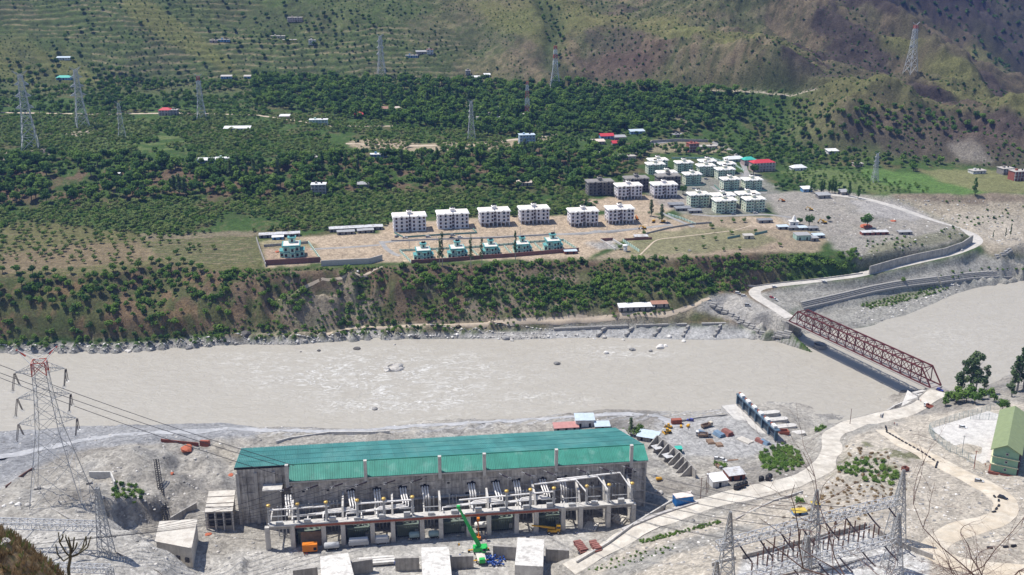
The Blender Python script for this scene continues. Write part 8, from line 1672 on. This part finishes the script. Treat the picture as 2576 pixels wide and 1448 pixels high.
# green crane
cb_ = ploc(1206, 1395); t = thing('mobile_crane', 'bright green mobile crane with its long boom raised', 'crane', cb_, R_(10)); G_ = M_['cranegreen']
b = MB().bx(-2.0, 2.6, -1.2, 1.2, 1.6, 3.2).build('superstructure', G_, t); bevel_mesh(b.data, .15); MB().bx(.6, 1.9, -2.0, -1.22, 1.7, 3.3).build('cab', G_, t); MB().bx(.7, 1.8, -2.04, -1.5, 2.2, 3.1).build('cab_glass', M_['carglass'], t)
MB().bx(-1.4, 1.4, -6.2, 2.2, .6, 1.55).build('carrier', M_['dirtycream'], t); MB().bx(-.9, .9, -6.9, -5.6, 1.0, 2.4).build('driver_cab', G_, t)
for y in (-5.2, -3.6, .2, 1.6): [wheel(t, x, y, 1.6) for x in (-1.35, 1.35)]
for y in (-4.4, 1.9): MB().bx(-3.4, 3.4, y - .2, y + .2, .5, .8).build('outrigger', M_['yellowplant'], t); [MB().bx(x - .35, x + .35, y - .35, y + .35, 0, .5).build('outrigger_foot', M_['dark'], t) for x in (-3.2, 3.2)]
tip = np.array(U(1153, 1276, 26.0)); d = tip - cb_; c, s = math.cos(-R_(10)), math.sin(-R_(10)); tl = Vector((d[0] * c - d[1] * s, d[0] * s + d[1] * c, d[2])); r0 = Vector((.3, -.2, 2.6)); dv = tl - r0
MB().bar(r0, r0 + dv * .5, 1.0, 1.1).build('boom', G_, t); MB().bar(r0 + dv * .5, r0 + dv * .8, .75, .8).build('boom', G_, t); MB().bar(r0 + dv * .8, tl, .55, .6).build('boom', G_, t); MB().bx(-.5, .5, -.5, .5, -.5, .5).build('boom_head', G_, t, loc=tl)
MB().tube([tuple(tl), (tl.x, tl.y, 3.0)], .05, 5).build('hoist_rope', M_['wire'], t); MB().bx(-.25, .25, -.2, .2, 2.3, 3.0).build('hook_block', M_['yellowplant'], t, loc=(tl.x, tl.y, 0)); MB().bar((.8, -.2, 2.4), tuple(r0 + dv * .33), .3).build('boom_ram', M_['steel'], t)
# yellow crane on wheels and orange lift
t = thing('pick_crane', 'yellow wheeled pick and carry crane at the right of the forecourt', 'crane', ploc(1392, 1341), R_(182)); Y = M_['yellowplant']
MB().bx(-2.2, 2.0, -.9, .9, .7, 1.4).build('chassis', Y, t); MB().bx(-2.4, -1.0, -.7, .7, 1.4, 3.0).build('cab', Y, t); MB().bx(-2.3, -1.1, -.74, .74, 1.9, 2.7).build('cab_glass', M_['carglass'], t); MB().bar((-.6, 0, 1.8), (4.2, 0, 2.6), .55).build('boom', Y, t); MB().bar((4.2, 0, 2.6), (7.4, 0, 3.0), .4).build('boom_extension', Y, t)
for x in (-1.6, 1.5): [wheel(t, x, y, 1.7) for y in (-.95, .95)]
t = thing('boom_lift', 'orange boom lift between deck columns right of the crane boom', 'lift', ploc(1204, 1356), R_(95)); MB().bx(-1.3, 1.3, -.7, .7, .4, 1.2).build('base', M_['orangeplant'], t); [wheel(t, x, y, .9) for x in (-.9, .9) for y in (-.7, .7)]
MB().bar((-.8, 0, 1.1), (1.4, .1, 4.2), .28).build('lower_arm', M_['orangeplant'], t); MB().bar((1.4, .1, 4.2), (.2, .1, 7.2), .24).build('upper_arm', M_['orangeplant'], t); MB().bx(-.5, .6, -.4, .5, 7.1, 8.0).build('basket', M_['orangeplant'], t)
# people: continuous skinned figures, small in the picture
def person_mesh(shirt, trousers, pose):
    me = bpy.data.meshes.new('person'); st = .16 if pose else .08
    V = [(0, 0, .92), (0, 0, 1.15), (0, 0, 1.40), (0, 0, 1.52), (0, .01, 1.66), (.18, 0, 1.38), (.24, .02 + st * .5, 1.12), (.22, .1 + st, .9), (-.18, 0, 1.38), (-.25, .0 - st * .3, 1.12), (-.24, .06 - st * .5, .9), (.09, 0, .88), (.1, st, .48), (.1, st * .8, .06), (.1, st + .12, .03), (-.09, 0, .88), (-.1, -st * .6, .48), (-.1, -st, .06), (-.1, -st + .12, .03)]
    E_ = [(0, 1), (1, 2), (2, 3), (3, 4), (2, 5), (5, 6), (6, 7), (2, 8), (8, 9), (9, 10), (0, 11), (11, 12), (12, 13), (13, 14), (0, 15), (15, 16), (16, 17), (17, 18)]
    rd = [.14, .14, .16, .06, .115, .075, .05, .04, .075, .05, .04, .09, .065, .05, .04, .09, .065, .05, .04]
    me.from_pydata(V, E_, []); o = bpy.data.objects.new('tmp', me); link(o); sk_ = o.modifiers.new('s', 'SKIN')
    for i, v in enumerate(me.skin_vertices[0].data): v.radius = (rd[i], rd[i]); v.use_root = (i == 0)
    o.modifiers.new('b', 'SUBSURF').levels = 1; dg = bpy.context.evaluated_depsgraph_get(); r = bpy.data.meshes.new_from_object(o.evaluated_get(dg)); bpy.data.objects.remove(o)
    r.materials.clear(); r.materials.append(col(shirt, SH[shirt], var=.1)); r.materials.append(col(trousers, SH[trousers], var=.1)); r.materials.append(col('skin', (.22, .12, .07))); r.materials.append(col('hair', (.015, .012, .01)))
    for p in r.polygons: z = p.center.z; p.material_index = 1 if z < .93 else (0 if z < 1.47 or abs(p.center.x) > .12 else (3 if z > 1.70 or p.center.y < -.03 else 2)); p.use_smooth = True
    return r
SH = {'shirt_orange': (.55, .14, .03), 'shirt_white': (.6, .6, .58), 'shirt_blue': (.10, .16, .35), 'shirt_red': (.35, .04, .04), 'trouser_dark': (.04, .04, .06), 'trouser_tan': (.2, .15, .1)}
PM = [person_mesh('shirt_orange', 'trouser_dark', 1), person_mesh('shirt_white', 'trouser_dark', 0), person_mesh('shirt_blue', 'trouser_tan', 1), person_mesh('shirt_red', 'trouser_dark', 0)]
for px, py, m, lab in ((767, 1400, 0, 'person in an orange shirt standing before the orange generator'), (773, 1399, 3, 'person in a red shirt beside the orange generator'), (1448, 1346, 1, 'person in a white shirt walking on the forecourt'), (1453, 1347, 2, 'person in a blue shirt walking beside the one in white on the forecourt'), (1152, 1376, 2, 'person in blue near the green crane'), (1222, 1363, 3, 'person in a red shirt right of the green crane boom'), (1802, 1195, 2, 'person in blue near the white cabin'), (1731, 1083, 2, 'person in blue standing in the yard'), (1738, 1084, 1, 'person in white standing in the yard'), (2478, 1174, 0, 'person in orange beside the ball court'),
                       (2316, 1012, 0, 'person in orange near the bridge pier'), (2250, 1070, 3, 'person in red on the rubble near the sandy road'), (2256, 1073, 2, 'person in blue on the rubble near the sandy road'), (1484, 583, 1, 'person in white on the estate street'), (1252, 594, 2, 'person in blue on the estate street'), (1100, 607, 2, 'person in blue beside the estate street fence')):
    o = put('person', PM[m], None, G(px, py), (0, 0, random.uniform(0, 6)), (.76, .76, .76)); tag(o, lab, 'person', 'people on the site')
# ================================================================= BOULDERS AND RUBBLE
col('rockpale', (.50, .475, .44), var=.2, scale=.8, col2=(.38, .36, .34), mix=.55, bump=.5, bscale=2, rnd=.2); col('rockgrey', (.235, .23, .225), var=.25, scale=.8, bump=.5, bscale=2, rnd=.25); col('rockwhite', (.68, .655, .62), var=.15, scale=.8, rnd=.1); col('brickred', (.42, .12, .06), var=.3, scale=2.5, bump=.8, bscale=5); col('rockdark', (.10, .095, .09), var=.3, scale=.8)
def rock(name, m, seed, flat=.6, sub=2, hollow=False):
    bm = bmesh.new(); bmesh.ops.create_icosphere(bm, subdivisions=sub, radius=1.0)
    for v in bm.verts:
        d = v.co.normalized(); n = float(vnoise(np.array(d.x * 1.6 + seed * 3.1), np.array(d.y * 1.6 + d.z * 1.9 + seed), seed)) + .5 * float(vnoise(np.array(d.x * 3.7 + d.z * 3.1), np.array(d.y * 3.9 + seed), seed + 7))
        v.co = d * (.6 + .5 * n); v.co.z *= flat
        if hollow and d.z > .45 and abs(d.x + .1) < .45: v.co.z -= .38
    me = bpy.data.meshes.new(name); bm.to_mesh(me); bm.free(); me.materials.append(m)
    return me
RK = {'pale': [rock('boulder', M_['rockpale'], i) for i in range(4)], 'grey': [rock('boulder', M_['rockgrey'], i + 10) for i in range(4)], 'white': [rock('boulder', M_['rockwhite'], i + 20, .7) for i in range(2)], 'dark': [rock('boulder', M_['rockdark'], i + 30, .5) for i in range(2)]}
def boulder(px, py, wpx, kd, label, group, z=None):
    g = G(px, py) if z is None else U(px, py, z); s = wpx / (FPX / (g[1] * _F[1] + (g[2] - CAMZ) * _F[2])) / 2
    o = put('boulder', random.choice(RK[kd]), None, (g[0], g[1], g[2] + s * .12), (0, 0, random.uniform(0, 6)), (s, s * random.uniform(.7, 1), s)); tag(o, label, 'boulder', group)
bh = U(990, 930, 0); o = put('boulder', rock('hollow_boulder', M_['rockpale'], 3, .55, 3, True), None, (bh[0], bh[1] + 1, .2), (0, 0, .4), (5.2, 4.0, 4.2)); tag(o, 'large pale boulder with a hollow top in the middle of the river', 'boulder')
for px, py, w, kd, lab in ((1660, 876, 24, 'white', 'largest white boulder in the water below the groynes'), (1674, 872, 14, 'white', 'smaller white boulder touching the largest white one'), (1525, 889, 16, 'white', 'white boulder in the rapids below the second groyne'), (1590, 881, 18, 'grey', 'grey boulder in the water left of the white boulders'), (1637, 884, 12, 'grey', 'small grey rock left of the largest white boulder'), (1401, 916, 17, 'grey', 'lone dark grey boulder in the middle right of the river'), (898, 879, 20, 'dark', 'flat dark rock near the far shore left of centre'), (802, 883, 11, 'dark', 'small dark rock left of the flat dark one'), (757, 886, 6, 'dark', 'tiny dark rock furthest left near the far shore'), (942, 1031, 16, 'grey', 'low grey rock in the near rapids'), (992, 868, 9, 'pale', 'small pale rock near the far shore at centre'), (1272, 853, 22, 'grey', 'big rounded grey boulder on the far shore'), (1047, 848, 14, 'dark', 'dark boulder on the far gravel shore'), (617, 842, 32, 'dark', 'big dark boulder among the left bank shrubs'), (475, 878, 22, 'grey', 'flat grey boulder at the left waterline'), (322, 886, 18, 'pale', 'blocky pale boulder at the left waterline'), (1288, 858, 12, 'pale', 'pale boulder right of the rounded grey one'), (1496, 855, 14, 'white', 'white boulder at the foot of the first groyne'), (1520, 850, 16, 'pale', 'pale boulder between the first two groynes'), (1568, 856, 10, 'pale', 'yellowish rock at the foot of the second groyne'), (1684, 848, 12, 'white', 'white boulder between the third and fourth groynes'), (1720, 860, 12, 'white', 'white boulder at the foot of the fourth groyne'), (900, 684, 9, 'white', 'white boulder on the path below the terrace wall'), (921, 698, 14, 'dark', 'dark boulder below the terrace wall'), (1735, 632, 10, 'grey', 'round grey boulder in the dry meadow')):
    boulder(px, py, w, kd, lab, None, 0.0 if py > 850 and px > 500 and px not in (1272, 1496, 1520, 1684) else None)
rr_ = np.random.RandomState(4)
for k in range(120):
    f = rr_.uniform(0, 1); px = 20 + 1480 * f; wl_ = np.interp(px, [p[0] for p in FARWL], [p[1] for p in FARWL]); boulder(px, wl_ - rr_.uniform(0, 12), rr_.choice([4, 5, 6, 8, 10], p=[.3, .3, .2, .12, .08]), 'grey' if px < 600 else rr_.choice(['pale', 'white', 'grey']), 'small boulder on the stony far shore ' + ('at the left' if px < 600 else 'at the centre' if px < 1100 else 'left of the groynes'), 'far shore boulders ' + str(int(px > 600) + int(px > 1100)))
for px, py, w in ((1443, 1182, 0),): pass
for px, py, w, kd, lab in ((1650, 1237, 14, 'pale', 'left of the two pale boulders below the counterfort wall'), (1662, 1242, 18, 'pale', 'right of the two pale boulders below the counterfort wall'), (1646, 1198, 15, 'grey', 'grey boulder beside the yellow compressor'), (10, 1275, 14, 'white', 'white boulder at the left edge'), (45, 1272, 20, 'white', 'big white boulder left of the near pylon'), (70, 1272, 16, 'pale', 'pale boulder at the foot of the near pylon'), (28, 1268, 12, 'white', 'small white boulder between the two at the left edge')): boulder(px, py, w, kd, lab, None)
# red brick heaps and a small shrine
bhm = [rock('brick_heap', M_['brickred'], 40 + i, .28, 3) for i in range(2)]
for px, py, w, lab in ((470, 1128, 34, 'orange brick rubble in front of the steel sheeting'), (432, 1192, 12, 'small red brick heap on the slope by the masts'), (580, 1196, 16, 'red brick heap beside the left end of the powerhouse'), (525, 1345, 16, 'red brick heap below the half finished building'), (2178, 570, 34, 'red brick stack under the round yard tree'), (2247, 557, 16, 'flat orange brick heap on the gravel yard'), (698, 634, 14, 'red brick heap in the lone villa yard')):
    g = G(px, py); s = w / PX(g[0], g[1], g[2])[2] / 1.7; tag(put('brick_heap', random.choice(bhm), None, g, (0, 0, px), (s, s * .7, s)), lab, 'brick heap', 'brick heaps')
g = G(1996, 567); t = thing('shrine', 'small white shrine with a pointed spire beside the round yard tree', 'shrine', g); MB().bx(-2.6, 2.6, -1.8, 1.8, -.5, 2.6).build('hall', M_['tank_white'], t); MB().bx(-3, 3, -2.2, 2.2, 2.6, 2.85).build('roof_slab', M_['whiteroof'], t); MB().lathe([(1.3, 2.85), (1.35, 3.4), (1.0, 4.6), (.5, 5.8), (.12, 6.6)], 10).build('spire', M_['whiteroof'], t, True); MB().bx(-.5, .5, -1.86, -1.78, 0, 1.7).build('door', M_['dark'], t)
# loose stones: uncountable
def stones(name, label, polys, n, smin, smax, ymin, ymax, seed, kinds=('pale', 'grey', 'white')):
    rng = np.random.RandomState(seed); meshes = [m for k in kinds for m in RK[k]]; its = []
    for poly in polys:
        P = np.array(poly, float); px = rng.uniform(P[:, 0].min(), P[:, 0].max(), n); py = rng.uniform(P[:, 1].min(), P[:, 1].max(), n); ok = inpoly(px, py, poly)
        for a, b in zip(px[ok], py[ok]):
            d = _F - (b - 724) / FPX * _U; d = d + np.array([(a - 1288) / FPX, 0, 0]); y = np.arange(ymin, ymax, 3.0); t = y / d[1]; Z = CAMZ + d[2] * t; g = gz(d[0] * t, y); h = np.nonzero(Z < g)[0]
            if not len(h): continue
            i = h[0]; x_, y_ = float(d[0] * t[i]), float(y[i]); z_ = float(gz(np.array(x_), np.array(y_)))
            if z_ < -.3 or blocked(x_, y_): continue
            its.append((x_, y_, z_, smin + (smax - smin) * rng.uniform() ** 3, rng.uniform(0, 6), rng.randint(len(meshes)), ''))
    KIND[name] = [(m, None) for m in meshes]; NOUN2[name] = label; stuff_scatter(name, its)
NOUN2 = {}
_n0 = noun
def noun(k): return NOUN2[k] if k in NOUN2 else _n0(k)
stones('shore_stone', 'loose stone on the far shore', [[(600, 870), (860, 848), (1150, 838), (1390, 828), (1390, 853), (1150, 852), (960, 852), (740, 868)], [(0, 876), (330, 874), (620, 858), (620, 868), (330, 886), (0, 890)]], 2600, .15, .7, 480, 540, 1)
stones('ground_stone', 'loose stone on the near bank', [[(0, 1075), (640, 1070), (1450, 1040), (1850, 1030), (1640, 1075), (1500, 1070), (700, 1115), (590, 1200), (590, 1330), (700, 1390), (1450, 1440), (0, 1448)], [(1480, 1440), (1900, 1240), (2080, 1080), (2250, 1060), (2576, 1190), (2576, 1448)]], 3800, .1, .62, 216, 430, 2)
stones('terrace_stone', 'loose stone on the gravel land', [[(2020, 500), (2330, 500), (2576, 520), (2576, 640), (2440, 590), (2170, 660), (2060, 600)], [(2150, 780), (2420, 715), (2440, 728), (2280, 795), (2140, 826)]], 900, .15, .9, 480, 760, 3)
# ================================================================= FOREGROUND: GRASSY MOUND, CANDELABRA PLANT, BARE BUSH
col('drysoil', (.30, .20, .11), var=.3, scale=1.5, col2=(.20, .16, .07), mix=.52, bump=.6, bscale=3); mx, my, zt = -51.2, 82.0, 149.9
def mz(x, y): return zt - .106 * ((x - mx) ** 2 + (y - my) ** 2) ** 1.0 + .7 * (float(fbm(np.array(x / 2.2), np.array(y / 2.2), 7, 3)) - .5)
n = 46; mb = MB(); g = np.linspace(-15, 15, n)
mb.v = [(mx + a, my + b, mz(mx + a, my + b)) for b in g for a in g]; mb.f = [[j * n + i, j * n + i + 1, (j + 1) * n + i + 1, (j + 1) * n + i] for j in range(n - 1) for i in range(n - 1)]
tag(mb.build('grassy_mound', M_['drysoil'], smooth=True), kind='structure')
def tuft(m, s):
    mb = MB(); rng = np.random.RandomState(s)
    for k in range(16):
        a = rng.uniform(0, 6.28); r = rng.uniform(0, .16); l = rng.uniform(.3, .75); e = rng.uniform(.1, .4); x, y = r * math.cos(a), r * math.sin(a); w = .02; px_, py_ = -math.sin(a) * w, math.cos(a) * w
        b = len(mb.v); mb.v += [(x - px_, y - py_, -.1), (x + px_, y + py_, -.1), (x + math.cos(a) * e * .5 + px_ * .7, y + math.sin(a) * e * .5 + py_ * .7, l * .7), (x + math.cos(a) * e, y + math.sin(a) * e, l)]; mb.f.append([b, b + 1, b + 2, b + 3])
    return mb.mesh('tuft', m)
KIND['grass_tuft'] = [(tuft(LF['dry'], 1), None), (tuft(LF['dry'], 2), None), (tuft(LF['pale'], 3), None)]; NOUN2['grass_tuft'] = 'dry grass tuft on the foreground mound'
its = []
for k in range(2600):
    a, b = random.uniform(-9, 11), random.uniform(-9, 12); its.append((mx + a, my + b, mz(mx + a, my + b), random.uniform(.5, 1.3), random.uniform(0, 6), random.choice((0, 0, 1, 1, 2)), ''))
stuff_scatter('grass_tuft', its)
for i, (a, b, s) in enumerate(((4.5, 1.5, .5), (2.0, -2.0, .35))): tag(put('boulder', RK['pale'][i], None, (mx + a, my + b, mz(mx + a, my + b) + .1), (0, 0, i), (s, s, s)), ('larger' if i == 0 else 'smaller') + ' pale stone on the grassy mound', 'boulder')
col('cactus', (.16, .15, .10), var=.3, scale=3); Y0 = 88.0; cbp = UY(172, 1452, Y0); gzm = mz(cbp[0], cbp[1]); t = thing('candelabra_plant', 'bare candelabra shaped plant rising at the bottom left', 'plant', (cbp[0], cbp[1], gzm))
def cw(px, py, dy=0): q = UY(px, py, Y0 + dy); return (q[0] - cbp[0], q[1] - cbp[1], q[2] - gzm)
MB().tube([(0, 0, -.5), cw(172, 1430), cw(177, 1405), cw(178, 1375)], [.2, .16, .14, .11], 8).build('trunk', M_['cactus'], t)
for l, dy in (([(177, 1400), (160, 1412), (145, 1395), (140, 1370)], .6), ([(177, 1402), (165, 1390), (150, 1365), (147, 1340)], -.4), ([(178, 1385), (172, 1370), (165, 1352), (166, 1346)], .5), ([(178, 1378), (174, 1360), (172, 1352)], -.5), ([(178, 1392), (184, 1378), (187, 1352)], .3), ([(180, 1392), (190, 1380), (194, 1366)], -.3), ([(178, 1402), (196, 1396), (208, 1378), (215, 1352)], .5), ([(178, 1402), (200, 1392), (220, 1378), (229, 1350)], -.6), ([(207, 1382), (217, 1370), (216, 1350)], .2), ([(150, 1365), (158, 1352), (158, 1345)], -.2)):
    p = [cw(x, y, dy * k / len(l)) for k, (x, y) in enumerate(l)]; MB().tube(p, [.085, .08, .075, .05][:len(p)] if len(p) > 2 else [.08, .06], 7).build('branch', M_['cactus'], t)
col('twig', (.17, .115, .105), var=.25, scale=4); YB = 30.0; rb = UY(2540, 1640, YB); bz0 = float(gz(np.array(rb[0]), np.array(rb[1]))); t = thing('bare_bush', 'leafless bush with thin tangled branches at the bottom right', 'bush', (rb[0], rb[1], bz0)); rng = np.random.RandomState(9)
def limb(mb, p, d, l, r, lev):
    pts_ = [p.copy()]; n_ = 5
    for k in range(n_):
        d = d + Vector(rng.normal(0, .2, 3)); d.normalize(); p = p + d * (l / n_); pts_.append(p.copy())
    mb.tube([tuple(q) for q in pts_], [r * (1 - .65 * k / n_) for k in range(n_ + 1)], 5 if lev > 1 else 4, False)
    if lev > 0:
        for k in range(rng.randint(4, 7)):
            q = pts_[rng.randint(1, n_ + 1)]; dd = d + Vector(rng.normal(0, .75, 3)); dd.normalize(); limb(mb, q, dd, l * rng.uniform(.35, .62), r * .45, lev - 1)
tr0 = UY(2500, 1500, YB); root = Vector((0, 0, 0)); fork = Vector((tr0[0] - rb[0], tr0[1] - rb[1], tr0[2] - bz0)); MB().tube([(0, 0, -.5), tuple(fork * .5 + Vector((.2, .1, 0))), tuple(fork)], [.13, .1, .07], 7).build('trunk', M_['twig'], t)
for tx, ty, dy, r in ((1935, 1255, 2, .055), (2330, 1240, 1, .03), (2080, 1400, 3, .03), (2250, 1330, -1, .03), (2420, 1330, 1, .03), (2560, 1330, -2, .03), (2200, 1440, 2, .03), (2400, 1420, -1, .03), (2560, 1410, 1, .03), (2330, 1390, 3, .03), (2160, 1300, 3, .025)):
    tg = UY(tx, ty, YB + dy); dv = Vector((tg[0] - rb[0], tg[1] - rb[1], tg[2] - bz0)) - fork; mb = MB(); limb(mb, fork.copy(), dv.normalized(), dv.length, r, 3); mb.build('branch', M_['twig'], t)
# ================================================================= HAZE
hz = MB().bx(-1400, 1400, -60, 1800, -12, 580).mesh('haze', None); hm = bpy.data.materials.new('haze'); hm.use_nodes = True; hn = hm.node_tree; hn.nodes.clear(); ho = hn.nodes.new('ShaderNodeOutputMaterial'); pv = hn.nodes.new('ShaderNodeVolumePrincipled')
pv.inputs['Color'].default_value = (.22, .40, 1.0, 1); pv.inputs['Density'].default_value = .00008; pv.inputs['Anisotropy'].default_value = .0; hn.links.new(pv.outputs[0], ho.inputs['Volume']); hz.materials.append(hm); tag(put('haze', hz), 'thin blue haze filling the valley', kind='stuff')
